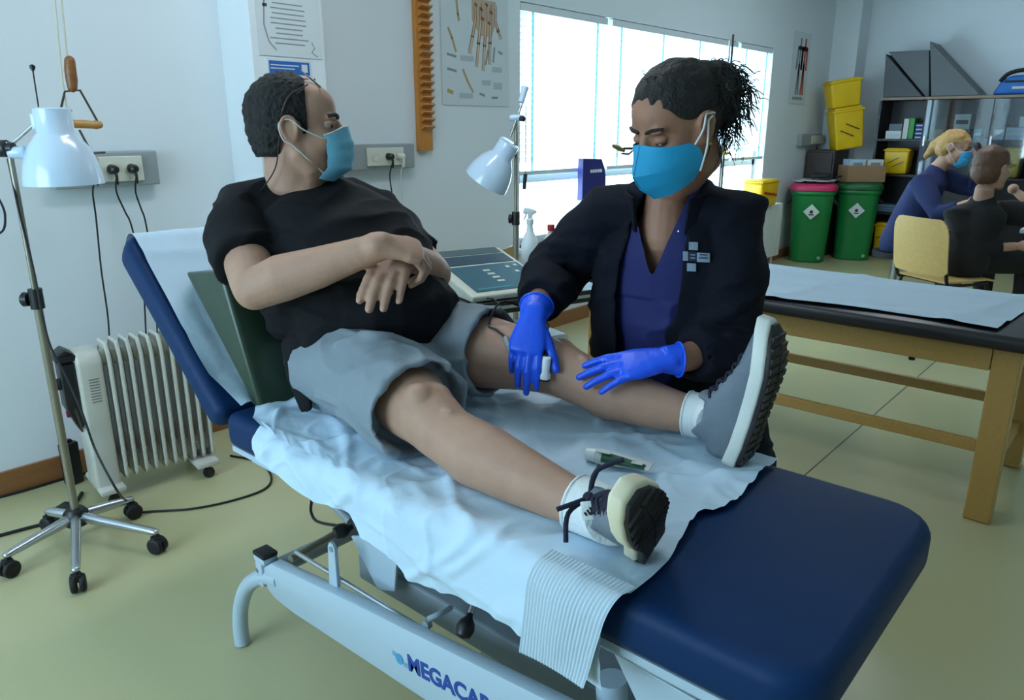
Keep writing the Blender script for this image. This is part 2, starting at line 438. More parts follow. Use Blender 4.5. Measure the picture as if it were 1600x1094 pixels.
def star_base(root, hub, wheels, hubz=0.085):
    MB().lathe((hub.x, hub.y, hubz-0.03), Z_, [(0.02, 0), (0.038, 0.0), (0.042, 0.02), (0.04, 0.045), (0.028, 0.06), (0.02, 0.06)]).build('hub', black_p, root)
    for wpt in wheels:
        e = Vector((wpt.x, wpt.y, 0.078)); h = Vector((hub.x, hub.y, hubz)); d = (e-h).normalized()
        s_ = MB().loft([h+d*0.02, h+d*0.12, e-d*0.02, e], [(0.017, 0.02), (0.016, 0.017), (0.014, 0.013), (0.013, 0.010)], side=d.cross(Z_), n=12)
        leg = s_.build('leg', chrome, root)
        ax = d.cross(Z_).normalized()
        cm = MB()
        for sg in (-1, 1):
            c_ = Vector((wpt.x, wpt.y, 0.029)) + ax*0.013*sg
            cm.lathe(c_-ax*0.010, ax, [(0.018, 0), (0.027, 0.002), (0.029, 0.006), (0.029, 0.014), (0.027, 0.018), (0.018, 0.02)], n=20)
        cm.box((wpt.x, wpt.y, 0.05), (0.03, 0.03, 0.024))
        cm.cyl((wpt.x, wpt.y, 0.05), (wpt.x, wpt.y, 0.075), 0.008, n=10)
        cm.build('caster', black_r, root, bevel=0.0015, seg=1)

def bell_shade(root, top, axis, R=0.105, L=0.19, mat=lampw):
    prof = [(0.001, 0.0), (0.40*R, 0.0), (0.46*R, 0.02*L), (0.46*R, 0.32*L), (0.56*R, 0.38*L), (0.76*R, 0.52*L), (0.90*R, 0.70*L), (0.98*R, 0.88*L), (1.0*R, 1.0*L),
            (0.975*R, 1.0*L), (0.95*R, 0.88*L), (0.87*R, 0.70*L), (0.72*R, 0.53*L), (0.5*R, 0.40*L), (0.001, 0.38*L)]
    return MB().lathe(top, axis, prof, n=40).build('lamp_shade', mat, root)

# ---- floor lamp on five casters
hub = onz(119, 806, 0.085)
wheels = [onz(x, y, 0.03) for x, y in ((14, 888), (122, 911), (246, 851), (208, 798), (78, 818))]
L1 = thing('floor_lamp', (hub.x, hub.y, 0), 'white bell-shaped examination lamp on a steel pole with five-caster base beside the oil radiator', 'lamp', 'examination lamps')
star_base(L1, hub, wheels)
D0 = math.hypot(hub.x, hub.y)
def on_pole(x, y): d = ray(x, y); return (EYE + d*(D0/math.hypot(d.x, d.y))).z
zk = on_pole(55, 468); zt = on_pole(24, 232)
MB().cyl((hub.x, hub.y, 0.09), (hub.x, hub.y, zk), 0.0135).build('lower_pole', steel_pole, L1)
MB().cyl((hub.x, hub.y, zk-0.03), (hub.x, hub.y, zt+0.02), 0.0085).build('upper_pole', steel_pole, L1)
kb = MB().cyl((hub.x, hub.y, zk-0.03), (hub.x, hub.y, zk+0.035), 0.021, n=20)
kd = -RIGHT
kb.lathe(Vector((hub.x, hub.y, zk))+kd*0.01, kd, [(0.008, 0), (0.008, 0.012), (0.022, 0.014), (0.024, 0.03), (0.018, 0.036), (0.004, 0.038)], n=16)
kb.build('height_knob', black_p, L1)
ptop = Vector((hub.x, hub.y, zt))
hd = MB().lathe(ptop-UP*0.0-RIGHT*0.035, RIGHT, [(0.01, 0), (0.026, 0.004), (0.026, 0.03), (0.018, 0.034), (0.018, 0.05), (0.006, 0.052)], n=18)
hd.build('tilt_knob', black_p, L1)
dp = (ptop-EYE).dot(FWD)
sh_top = ond(80, 168, dp-0.05)
jt = ond(58, 190, dp-0.03)
jb = MB().lathe(ptop+Vector((0, 0, -0.012)), RIGHT, [(0.016, 0), (0.018, 0.01), (0.018, 0.045), (0.010, 0.055)], n=16)
jb.ell(ond(36, 238, dp), (0.014, 0.014, 0.02))
jb.build('arm_joint', lampw, L1)
MB().cyl(ond(22, 222, dp), jt, 0.0055).build('arm', chrome, L1)
br = MB().box(jt, (0.03, 0.024, 0.045), Matrix.Rotation(_a, 3, 'Z')).ell(ond(70, 182, dp-0.04), (0.017, 0.017, 0.017))
br.build('shade_bracket', lampw, L1, bevel=0.004)
bell_shade(L1, sh_top, Vector((0.012, 0.0, -1)).normalized(), 0.112, 0.225)
rod0, rod1 = ond(61, 172, dp-0.03), ond(51, 108, dp-0.03)
MB().cyl(rod0, rod1, 0.0022, n=8).build('rod', black_p, L1)
MB().lathe(rod1, (rod1-rod0), [(0.003, -0.006), (0.008, 0.004), (0.0085, 0.009), (0.004, 0.013)], n=12).build('rod_tip', black_p, L1)
# lamp's own flex
fl = MB().tube([ond(12, 248, dp+0.01), ond(30, 330, dp+0.03), onz(48, 400, 0.95) if False else ond(52, 420, dp-0.03), ond(75, 530, dp-0.03), ond(104, 590, dp-0.02), ond(130, 650, dp-0.02), ond(150, 705, dp-0.02), ond(185, 770, dp-0.03), onz(200, 783, 0.006)], 0.0035, 8, 8)
fl.build('flex', cable_m, L1)
tag(MB().tube([ond(-20, 280, dp), ond(2, 318, dp), ond(8, 340, dp), ond(3, 362, dp), ond(-25, 372, dp)], 0.0035, 8, 8).build('cable_loop', cable_m), 'black cable loop hanging near the floor lamp pole', 'cable')

# ---- rope pulley with wooden grips in front of the wall
Yp = 2.98
P = lambda x, y: ony(x, y, Yp)
R1 = thing('rope_pulley', P(110, 100), 'exercise rope pulley with wooden grips hanging before the wall', 'pulley')
rope_m = M('off_white_rope', (206, 200, 180), 0.8, bump=0.3, bscale=400)
MB().tube([P(82, -40), P(90, 50), P(98, 130)], 0.0032, 8, 4).build('rope', rope_m, R1)
MB().tube([P(92, -40), P(98, 20), P(105, 92)], 0.0032, 8, 4).build('rope', rope_m, R1)
MB().tube([P(98, 130), P(103, 160), P(106, 182)], 0.003, 8, 4).build('rope', rope_m, R1)
MB().loft([P(109, 95), P(110, 110), P(112, 125), P(113, 137)], [0.017, 0.019, 0.019, 0.016], side=X_, n=14).build('cleat', dark_w, R1)
wire = M('dark_steel_wire', (96, 88, 84), 0.35, 0.8)
MB().tube([P(95, 171), P(101, 143), P(125, 141), P(152, 189)], 0.0042, 8).build('stirrup', wire, R1)
gp = [P(104, 193), P(110, 193), P(120, 194), P(132, 194), P(144, 195), P(150, 195), P(155, 195)]
MB().loft(gp, [0.012, 0.016, 0.0135, 0.0145, 0.0135, 0.016, 0.013], side=Z_, n=14).build('grip', pulley_w, R1)
MB().tube([P(112, 172), P(106, 181), P(108, 190)], 0.003, 8).build('stirrup', wire, R1)
MB().tube([P(124, 203), P(148, 248), P(139, 240), P(164, 238)], 0.0042, 8).build('stirrup', wire, R1)
MB().loft([P(131, 246), P(136, 246), P(145, 248), P(149, 250)], [0.014, 0.016, 0.0155, 0.012], side=Z_, n=14).build('grip', pulley_w, R1)

# ---- wall trunking with sockets
def trunking(x0p, x1p, yt, yb, plate, sockets, label, xr=None, Yw=None):
    Yw = Yw or y1
    f = Yw-0.055
    A = ony(x0p, (yt+yb)/2, f); B = ony(x1p, (yt+yb)/2, f)
    zt_, zb_ = ony(x1p, yt, f).z, ony(x1p, yb, f).z
    r = thing('socket_box', ((A.x+B.x)/2, Yw, (zt_+zb_)/2), label, 'socket box')
    MB().box2((A.x, f, zb_), (B.x, Yw-0.001, zt_)).build('trunking', grey_box, r, smooth=False, bevel=0.006)
    pa, pb = ony(plate[0], 260, f).x, ony(plate[1], 260, f).x
    h = (zt_-zb_); zc = (zt_+zb_)/2
    pl_ = MB().box2((pa, f-0.010, zc-h*0.36), (pb, f-0.0005, zc+h*0.36)).build('socket_plate', ivory, r, smooth=False, bevel=0.003)
    pts = []
    for sx_ in sockets:
        X = ony(sx_, 260, f).x; c = Vector((X, f-0.010, zc)); pts.append(c)
        rg = MB().lathe(c+Vector((0, -0.0005, 0)), -Y_, [(0.024, -0.002), (0.024, 0.003), (0.020, 0.003), (0.020, 0.0008), (0.0001, 0.0008)], n=28)
        so = rg.build('socket', ivory, pl_)
    return r, pts, zc
tr1, s1, zc1 = trunking(80, 248, 235, 288, (128, 222), (140, 172, 203), 'long grey wall trunking with ivory sockets behind the floor lamp')
tr2, s2, zc2 = trunking(530, 648, 224, 262, (573, 630), (586, 605, 622), 'grey wall trunking with ivory sockets beside the masked man')
def plug(c, pts, label, mat=cable_m, pm=black_p, r=0.0035, group=None):
    q = thing('electric_lead', c, label, 'electric lead', group)
    MB().lathe(c+Vector((0, -0.002, 0)), -Y_, [(0.018, 0), (0.0185, 0.012), (0.016, 0.020), (0.016, 0.034), (0.009, 0.042), (0.002, 0.043)], n=20).build('plug', pm, q)
    st = c+Vector((0, -0.034, -0.008))
    MB().tube([st, st+Vector((0, -0.006, -0.02)), st+Vector((0.002, -0.002, -0.05))], [0.0075, 0.004], 8, 4).build('strain_relief', pm, q)
    MB().tube([st+Vector((0, -0.003, -0.02))]+pts, r, 8, 6).build('flex', mat, q)
    return q
Yc = y1-0.05
plug(s1[1], [ony(182, 300, Yc-0.03), ony(195, 330, Yc), ony(206, 355, Yc), ony(222, 430, Yc), ony(228, 520, Yc), ony(232, 640, Yc-0.03)], 'black lead with moulded plug in the middle socket behind the floor lamp', group=None)
plug(s1[2], [ony(212, 300, Yc-0.03), ony(220, 325, Yc), ony(228, 350, Yc), ony(240, 430, Yc), ony(248, 560, Yc)], 'black lead with moulded plug in the trunking end next to the pilaster')
plug(s1[0], [ony(145, 300, Yc-0.03), ony(150, 340, Yc), ony(158, 420, Yc), ony(168, 490, Yc), ony(171, 530, Yc-0.02)], 'black cord plugged in behind the lamp shade, hanging to the oil radiator')
plug(s2[1], [ony(609, 275, Yc-0.03), ony(613, 305, Yc), ony(618, 340, Yc), ony(622, 400, Yc), ony(626, 560, Yc)], 'black cord with plug in the socket beside the masked man')
white_c = M('white_cable', (214, 218, 216), 0.5)
plug(s2[2], [ony(626, 275, Yc-0.03), ony(628, 310, Yc), ony(634, 400, Yc), ony(640, 560, Yc)], 'white cord with white plug next to the black one', white_c, ivory, 0.0025)

# ---- oil-filled radiator
rad_m = M('warm_grey_radiator_enamel', (196, 194, 184), 0.35, var=0.03)
A = onz(163, 765, 0.03); B = onz(330, 718, 0.03)
ax = (B-A); ax.z = 0; Lr = ax.length; ax.normalize(); nx = Vector((ax.y, -ax.x, 0))     # nx towards the camera
if nx.dot(-_F) < 0: nx = -nx
Rd = thing('oil_radiator', (A+ax*Lr/2)*1.0, 'off-white oil-filled radiator on casters under the raised backrest', 'radiator')
RH = 0.64; dpt = 0.075
def rp(s, n, z): return Vector((A.x, A.y, 0)) + ax*s + nx*n + Z_*z
# end housing
hp = [(-0.075, 0.05), (-0.075, 0.57), (-0.05, 0.61), (0.05, 0.61), (0.075, 0.57), (0.075, 0.05)]
mb = MB().prism([rp(-0.035, n, z) for n, z in hp], ax*0.085)
mb.build('end_housing', rad_m, Rd, smooth=True, bevel=0.012, seg=3)
vents = MB()
for i in range(9):
    vents.box(rp(0.012, dpt+0.0006, 0.505-i*0.011), (0.034, 0.001, 0.004), Matrix.Rotation(math.atan2(ax.y, ax.x), 3, 'Z'))
vents.build('vent_slots', M('vent_shadow', (120, 118, 110), 0.7), Rd, smooth=False)
rz = Matrix.Rotation(math.atan2(ax.y, ax.x), 3, 'Z')
cp = MB().prism([rp(-0.05, 0.045, 0.30), rp(-0.085, 0.045, 0.40), rp(-0.085, 0.045, 0.57), rp(-0.035, 0.045, 0.57), rp(-0.035, 0.045, 0.33)], nx*-0.09)
cp.build('control_panel', black_p, Rd, bevel=0.006)
cap = MB().box(rp(-0.062, 0.0, 0.592), (0.07, 0.11, 0.022), rz).prism([rp(-0.095, 0.05, 0.60), rp(-0.06, 0.05, 0.625), rp(-0.03, 0.05, 0.603)], nx*-0.10)
cap.build('panel_cap', black_p, Rd, bevel=0.006)
MB().cyl(rp(-0.088, 0.0, 0.49), rp(-0.104, 0.0, 0.49), 0.024, 0.02, n=18).build('dial', black_p, Rd)
MB().box(rp(-0.080, 0.018, 0.375), (0.012, 0.018, 0.024), rz).build('switch', M('red_rocker', (120, 40, 60), 0.4), Rd, bevel=0.002)
nf = 10
fin = MB()
prof = []
for n, z in ((-0.07, 0.11), (-0.066, 0.085), (-0.05, 0.075), (0.05, 0.075), (0.066, 0.085), (0.07, 0.11), (0.07, 0.56), (0.066, 0.60), (0.045, 0.625), (-0.045, 0.625), (-0.066, 0.60), (-0.07, 0.56)):
    prof.append((n, z))
for i in range(nf):
    s0 = 0.075 + (Lr-0.085)*i/(nf-1)
    f_ = MB().prism([rp(s0-0.004, n, z) for n, z in prof], ax*0.008)
    for zz in (0.125, 0.565):
        f_.lathe(rp(s0-0.022, 0, zz), ax, [(0.010, 0), (0.03, 0.006), (0.038, 0.022), (0.03, 0.038), (0.010, 0.044)], n=16, side=(0, 0, 1))
    for sg in (-1, 1):
        f_.loft([rp(s0, 0.066*sg, 0.10), rp(s0, 0.068*sg, 0.57), rp(s0, 0.045*sg, 0.622)], [0.008, 0.008, 0.008], side=X_, n=8)
        f_.loft([rp(s0, 0.03*sg, 0.14), rp(s0, 0.03*sg, 0.55)], [0.006, 0.006], side=X_, n=8)
    f_.loft([rp(s0, -0.045, 0.622), rp(s0, 0.045, 0.622)], [0.008, 0.008], side=X_, n=8)
    f_.build('fin', rad_m, Rd)
for s0 in (0.01, Lr-0.05):
    MB().box(rp(s0, 0, 0.062), (0.09, 0.24, 0.022), rz).build('foot_bracket', rad_m, Rd, bevel=0.006)
    for sg in (-1, 1):
        MB().lathe(rp(s0, 0.105*sg-0.010, 0.024), nx, [(0.01, 0), (0.022, 0.002), (0.024, 0.010), (0.022, 0.018), (0.01, 0.02)], n=16).box(rp(s0, 0.105*sg, 0.042), (0.014, 0.014, 0.02), rz).build('caster', black_r, Rd)
MB().tube([rp(-0.05, 0.06, 0.31), ond(118, 640, dp+0.05)], 0.0035, 8).build('flex', cable_m, Rd)

# ---- cables and small things on the floor
tag(MB().tube([onz(208, 797, 0.03)+Vector((0.03, 0.0, -0.022)), onz(240, 799, 0.005), onz(300, 795, 0.005), onz(360, 783, 0.005), onz(412, 765, 0.005), onz(424, 745, 0.005), onz(405, 722, 0.005), onz(360, 712, 0.005)], 0.0045, 8, 8).build('floor_cable', cable_m),
    'black cable curving across the floor from the lamp caster to the couch', 'cable')
tag(MB().tube([onz(-20, 842, 0.006), onz(40, 826, 0.006), onz(90, 812, 0.006), onz(112, 795, 0.006), onz(128, 770, 0.006)], 0.0065, 8, 8).build('floor_cable', cable_m),
    'thick black cable running under the five-caster lamp base', 'cable')
tag(MB().tube([onz(-20, 782, 0.006), onz(40, 766, 0.006), onz(100, 748, 0.006), onz(140, 738, 0.006)], 0.0055, 8, 8).build('floor_cable', cable_m),
    'black cable lying along the wooden baseboard', 'cable')
pb = thing('power_strip', onz(122, 790, 0), 'black power strip lying behind the lamp pole', 'power strip')
c_ = onz(95, 800, 0.02)
MB().box(c_, (0.10, 0.05, 0.036), Matrix.Rotation(0.5, 3, 'Z')).build('strip_body', black_p, pb, bevel=0.006)
wb = thing('door_wedge', onz(120, 745, 0), 'dark upright box between the lamp pole and the radiator', 'box')
c_ = onz(124, 760, 0.0)+Vector((0, 0.05, 0.09))
MB().box(c_, (0.06, 0.05, 0.18), Matrix.Rotation(0.3, 3, 'Z')).build('case', black_p, wb, bevel=0.008)
MB().box(c_+Vector((0, 0, 0.095)), (0.03, 0.02, 0.012), Matrix.Rotation(0.3, 3, 'Z')).build('lid_clip', black_r, wb, bevel=0.003)
wb.name = 'adapter_box'

# ================================================================== wall: posters, finger ladder
paper_w = M('poster_paper', (206, 214, 218), 0.5, var=0.02)
ink = M('grey_ink', (138, 146, 152), 0.7); ink_d = M('dark_ink', (70, 76, 84), 0.7); red_i = M('red_brown_ink', (176, 92, 76), 0.7)
ochre = M('ochre_ink', (176, 160, 96), 0.7); bone_i = M('bone_ink', (206, 192, 160), 0.7); blue_i = M('blue_print', (34, 96, 176), 0.5); light_i = M('pale_ink', (176, 186, 194), 0.7)
def sheet(name, px, Y, label, cat='poster', mat=paper_w, t=0.002):
    """px: four corner pixels tl, tr, br, bl on the plane Y; returns root and map (u, v in 0..1, v downwards) -> point on the front"""
    c = [ony(x, y, Y) for x, y in px]
    x0_, x1_ = (c[0].x+c[3].x)/2, (c[1].x+c[2].x)/2; zt_, zb_ = (c[0].z+c[1].z)/2, (c[2].z+c[3].z)/2
    r = thing(name, ((x0_+x1_)/2, Y, zb_), label, cat)
    MB().box2((x0_, Y-t, zb_), (x1_, Y, zt_)).build('sheet', mat, r, smooth=False)
    def m(u, v, k=1): return Vector((lerp(x0_, x1_, u), Y-t-0.0006*k, lerp(zt_, zb_, v)))
    return r, m
def bars(m, rects, k=1):
    mb = MB()
    for u0, v0, u1, v1 in rects:
        mb.add([m(u0, v0, k), m(u1, v0, k), m(u1, v1, k), m(u0, v1, k)], [(0, 1, 2, 3)])
    return mb
def strokes(m, lines, wd, k=1):
    mb = MB()
    for ln in lines:
        pts = [m(u, v, k) for u, v in ln]
        for p, q in zip(pts, pts[1:]):
            d = (q-p).normalized(); n = Y_.cross(d)*wd/2
            mb.add([p-n-d*wd*.3, p+n-d*wd*.3, q+n+d*wd*.3, q-n+d*wd*.3], [(0, 1, 2, 3)])
    return mb
# diploma-like page with a grey scroll border
r_, m_ = sheet('poster', ((399, -30), (498, -30), (500, 92), (402, 86)), 3.048, 'grey printed text page with scroll drawing above the masked man', 'poster')
rr = random.Random(3)
ln = []
for i in range(9):
    v = 0.30+0.065*i; ww = rr.uniform(0.22, 0.34)
    ln.append((0.5-ww, v, 0.5+ww*0.9, v+0.018))
for q_ in ln: bars(m_, [q_]).build('printed_line', ink, r_, smooth=False)
strokes(m_, [[(0.10, 0.02), (0.13, 0.3), (0.10, 0.6), (0.16, 0.82), (0.26, 0.92)]], 0.006).build('printed_scroll', ink, r_, smooth=False)
strokes(m_, [[(0.84, 0.78), (0.88, 0.86), (0.83, 0.92), (0.92, 0.97)]], 0.005).build('printed_figure', ink, r_, smooth=False)
bars(m_, [(0.10, 0.33, 0.17, 0.37)]).build('printed_mark', ink_d, r_, smooth=False)
r_, m_ = sheet('notice', ((419, 92), (486, 94), (489, 150), (421, 148)), 3.0485, 'small notice with blue printed banner on the pilaster', 'notice')
bars(m_, [(0.02, 0.06, 0.95, 0.42)]).build('printed_banner', blue_i, r_, smooth=False)
bars(m_, [(0.05, 0.16, 0.70, 0.19)], 2).build('printed_line', paper_w, r_, smooth=False)
bars(m_, [(0.05, 0.25, 0.6, 0.28)], 2).build('printed_line', paper_w, r_, smooth=False)
bars(m_, [(0.76, 0.12, 0.90, 0.34)], 2).build('printed_crest', paper_w, r_, smooth=False)
for v_ in (0.50, 0.62, 0.74): bars(m_, [(0.05, v_, 0.9, v_+0.04)]).build('printed_line', red_i, r_, smooth=False)
# hand anatomy chart
r_, m_ = sheet('anatomy_chart', ((686, -120), (800, -120), (787, 167), (690, 163)), 3.297, 'anatomy chart of the hand bones beside the window', 'poster')
flesh_i = M('tan_ink', (190, 170, 146), 0.7); brown_i = M('brown_ink', (150, 104, 82), 0.7)
palm = [(0.44, 0.40), (0.80, 0.40), (0.80, 0.52), (0.74, 0.60), (0.56, 0.60), (0.44, 0.52)]
MB().add([m_(u, v) for u, v in palm], [tuple(range(6))]).build('printed_palm', flesh_i, r_, smooth=False)
hand_l = []
for ub, ut, vt in ((0.49, 0.40, 0.70), (0.57, 0.50, 0.77), (0.65, 0.60, 0.79), (0.72, 0.70, 0.75), (0.80, 0.88, 0.60)):
    hand_l.append([(ub, 0.52), (lerp(ub, ut, .5), lerp(.52, vt, .5)), (ut, vt)])
for l in hand_l:
    strokes(m_, [l], 0.026, 1.5).build('printed_finger', flesh_i, r_, smooth=False)
    strokes(m_, [l], 0.010, 2).build('printed_bone', bone_i, r_, smooth=False)
    strokes(m_, [[(l[0][0]+0.012, 0.42), (l[0][0]+0.016, l[0][1]), (l[1][0]+0.016, l[1][1])]], 0.004, 3).build('printed_vessel', red_i, r_, smooth=False)
    strokes(m_, [[(l[0][0]-0.014, 0.44), (l[0][0]-0.014, l[0][1]), (l[1][0]-0.014, l[1][1]), (l[2][0]-0.012, l[2][1]-0.01)]], 0.003, 3).build('printed_tendon', brown_i, r_, smooth=False)
for u_, v_ in ((0.50, 0.43), (0.58, 0.45), (0.66, 0.42), (0.73, 0.46), (0.60, 0.50), (0.70, 0.52)):
    strokes(m_, [[(u_-0.012, v_), (u_+0.012, v_+0.008)]], 0.016, 3).build('printed_carpal', brown_i if v_ < 0.46 else red_i, r_, smooth=False)
for q_ in ([(0.10, 0.58), (0.15, 0.63), (0.20, 0.70)], [(0.30, 0.80), (0.36, 0.86), (0.44, 0.92)], [(0.22, 0.42), (0.24, 0.5), (0.25, 0.53)]):
    strokes(m_, [q_], 0.018).build('printed_finger', flesh_i, r_, smooth=False)
    strokes(m_, [q_], 0.006, 2).build('printed_bone', ochre, r_, smooth=False)
for q_ in [[(0.68, 0.68), (0.64, 0.76)], [(0.78, 0.66), (0.76, 0.74)], [(0.85, 0.68), (0.90, 0.69)], [(0.08, 0.72), (0.2, 0.73)], [(0.08, 0.80), (0.2, 0.81)], [(0.55, 0.93), (0.62, 0.94)], [(0.74, 0.95), (0.82, 0.95)]]: strokes(m_, [q_], 0.014).build('printed_joint', ink, r_, smooth=False)
strokes(m_, [[(0.08, 0.92), (0.14, 0.93)]], 0.022).build('printed_joint', ochre, r_, smooth=False)
for q_ in [(0.26, 0.72, 0.46, 0.75), (0.24, 0.93, 0.44, 0.96), (0.58, 0.85, 0.72, 0.88), (0.76, 0.86, 0.9, 0.90), (0.74, 0.77, 0.9, 0.80)]: bars(m_, [q_]).build('printed_caption', light_i, r_, smooth=False)
# skeleton chart on the far end of the wall
r_, m_ = sheet('anatomy_chart', ((1243, 48), (1268, 53), (1257, 164), (1231, 161)), 3.297, 'narrow anatomy chart with two standing figures near the far corner', 'poster')
for cu in (0.42, 0.70):
    strokes(m_, [[(cu, 0.10), (cu, 0.45)], [(cu-0.12, 0.22), (cu+0.12, 0.22)], [(cu-0.12, 0.22), (cu-0.16, 0.5)], [(cu+0.12, 0.22), (cu+0.15, 0.5)], [(cu, 0.45), (cu-0.06, 0.85)], [(cu, 0.45), (cu+0.07, 0.85)]], 0.045).build('printed_figure', red_i if cu > 0.5 else ink, r_, smooth=False)
bars(m_, [(0.2, 0.90, 0.8, 0.94)]).build('printed_text', ink, r_, smooth=False)
# finger ladder: a notched wooden strip
lad = wood('honey_wood', (206, 140, 62), (178, 112, 44), (20, 20, 4))
Yl = 3.27
a_, b_ = ony(651, -60, Yl), ony(656, 236, Yl); xr_ = ony(677, 236, Yl).x
FL = thing('finger_ladder', ((b_.x+xr_)/2, y1, b_.z), 'notched wooden finger ladder screwed upright to the wall', 'finger ladder')
zt_, zb_ = ony(660, -60, Yl).z, b_.z
xl_ = b_.x
MB().box2((xl_, Yl, zb_), (xr_, y1-0.001, zt_)).build('board', lad, FL, smooth=False, bevel=0.003)
st = (ony(660, 3, Yl).z - ony(660, 203, Yl).z)/17.0
zz = ony(660, 203, Yl).z
stm = None
while zz < zt_-st:
    if stm is None:
        stm = MB().prism([Vector((0, 0, 0)), Vector((0, 0, st*0.75)), Vector((0, -0.030, st*0.62)), Vector((0, -0.032, st*0.45))], X_*(xr_-xl_-0.018)).mesh('step'); stm.materials.append(lad)
    o = bpy.data.objects.new('step', stm); COL.objects.link(o); o.location = (xl_+0.016, Yl+0.0005, zz); o.parent = FL; o.matrix_parent_inverse = FL.matrix_world.inverted()
    zz += st
# ================================================================== cart with the console, second lamp, bottles
teal = M('teal_panel', (50, 92, 108), 0.4, var=0.05)
teal_d = M('dark_teal_panel', (38, 62, 78), 0.35)
offw = M('cream_console_plastic', (206, 208, 196), 0.45, var=0.02)
ZC = 0.80
fl_, bl_, fr_ = onz(738, 474, ZC), onz(690, 418, ZC), onz(832, 462, ZC)
ex = (fr_-fl_).normalized(); ey = Vector((-ex.y, ex.x, 0)); 
W_, Dp_ = 0.36, 0.46
CO = thing('therapy_console', fl_+ex*W_/2+ey*Dp_/2, 'cream electrotherapy console with teal control panel on the black cart', 'console')
def cpnt(u, v, z): return fl_ + ex*u + ey*v + Z_*(z-ZC)
MB().prism([cpnt(0, 0, ZC), cpnt(0, 0, ZC+0.022), cpnt(0, Dp_*0.97, ZC+0.115), cpnt(0, Dp_, ZC+0.10), cpnt(0, Dp_, ZC)], ex*W_).build('housing', offw, CO, smooth=False, bevel=0.006)
sl = (0.115-0.022)/(Dp_*0.97)
def top(u, v, k=1): return cpnt(u, v, ZC+0.022+sl*v+0.0012*k)
def quad(u0, v0, u1, v1, k=1): return MB().prism([top(u0, v0, k), top(u1, v0, k), top(u1, v1, k), top(u0, v1, k)], Z_*0.0012)
quad(0.035, 0.03, W_-0.02, 0.27).build('control_panel', teal, CO, smooth=False)
quad(0.035, 0.285, W_-0.02, 0.375).build('display_panel', teal_d, CO, smooth=False)
quad(0.035, 0.385, W_-0.02, 0.445).build('rear_panel', M('grey_green_cover', (74, 94, 98), 0.5), CO, smooth=False)
quad(0.05, 0.045, 0.20, 0.055, 2).build('stripe', M('teal_stripe', (60, 140, 150), 0.4), CO, smooth=False)
for i in range(4): quad(0.165-i*0.002, 0.10+0.035*i, 0.195-i*0.002, 0.115+0.035*i, 2).build('button', offw, CO, smooth=False)
for u, v in ((0.27, 0.22), (0.31, 0.23), (0.285, 0.17), (0.32, 0.16), (0.29, 0.12), (0.32, 0.10)): quad(u, v, u+0.016, v+0.018, 2).build('button', offw, CO, smooth=False)
# cart
CT = thing('equipment_cart', cpnt(W_/2, Dp_/2, 0), 'black two-shelf equipment cart with chrome legs behind the couch', 'cart')
cu0, cu1, cv0, cv1 = -0.02, 0.60, -0.02, 0.62
def shelf(z, name):
    MB().prism([cpnt(cu0, cv0, z-0.05), cpnt(cu1, cv0, z-0.05), cpnt(cu1, cv1, z-0.05), cpnt(cu0, cv1, z-0.05)], Z_*0.048).build(name, M('black_laminate', (26, 28, 32), 0.35), CT, smooth=False, bevel=0.006)
    MB().prism([cpnt(cu0-0.004, cv0-0.004, z-0.03), cpnt(cu1+0.004, cv0-0.004, z-0.03), cpnt(cu1+0.004, cv0-0.001, z-0.03), cpnt(cu0-0.004, cv0-0.001, z-0.03)], Z_*0.012).build('edge_strip', chrome, CT, smooth=False)
shelf(ZC, 'top_shelf'); shelf(0.30, 'lower_shelf')
for u in (cu0+0.03, cu1-0.03):
    for v in (cv0+0.03, cv1-0.03):
        MB().cyl(cpnt(u, v, 0.06), cpnt(u, v, ZC-0.05), 0.014).build('leg', chrome, CT)
        MB().lathe(cpnt(u, v, 0.03)-ex*0.012, ex, [(0.012, 0), (0.028, 0.003), (0.028, 0.021), (0.012, 0.024)], n=18).cyl(cpnt(u, v, 0.03), cpnt(u, v, 0.065), 0.008).build('caster', black_r, CT)
# white electrode case on the lower shelf
EB = thing('device_box', cpnt(0.2, 0.2, 0.30), 'pale grey device box on the lower shelf of the cart', 'box')
MB().prism([cpnt(0.02, 0.02, 0.301), cpnt(0.44, 0.02, 0.301), cpnt(0.44, 0.34, 0.301), cpnt(0.02, 0.34, 0.301)], Z_*0.32).build('case', offw, EB, smooth=False, bevel=0.012)
MB().prism([cpnt(0.05, 0.012, 0.45), cpnt(0.40, 0.012, 0.45), cpnt(0.40, 0.019, 0.45), cpnt(0.05, 0.019, 0.45)], Z_*0.1).build('front_panel', grey_box, EB, smooth=False)

# spray bottle and red-capped bottle
plas = M('milky_plastic', (222, 230, 232), 0.35, var=0.02, sub=0.15)
plas_y = M('translucent_bottle', (214, 210, 196), 0.3, var=0.02, sub=0.15)
b1 = onz(824, 398, ZC); b1 = cpnt(0.50, 0.42, ZC)
sb = thing('spray_bottle', b1, 'white plastic spray bottle with trigger head on the cart', 'bottle')
MB().lathe(b1, Z_, [(0.03, 0), (0.038, 0.004), (0.039, 0.10), (0.037, 0.125), (0.026, 0.155), (0.016, 0.175), (0.013, 0.20), (0.014, 0.21), (0.005, 0.211)], n=28).build('bottle_body', plas, sb)
th = MB().lathe(b1+Z_*0.205, Z_, [(0.016, 0), (0.017, 0.02), (0.012, 0.026)], n=20)
th.build('collar', plas, sb)
hx = RIGHT
hd_ = MB().prism([b1+hx*a__+Z_*b__-UP*0 + FWD*-0.009 for a__, b__ in ((-0.03, 0.262), (-0.024, 0.275), (0.0, 0.272), (0.028, 0.262), (0.030, 0.255), (0.012, 0.245), (0.010, 0.225), (-0.010, 0.225), (-0.010, 0.25), (-0.03, 0.25))], FWD*0.018)
hd_.build('spray_head', plas, sb, bevel=0.003)
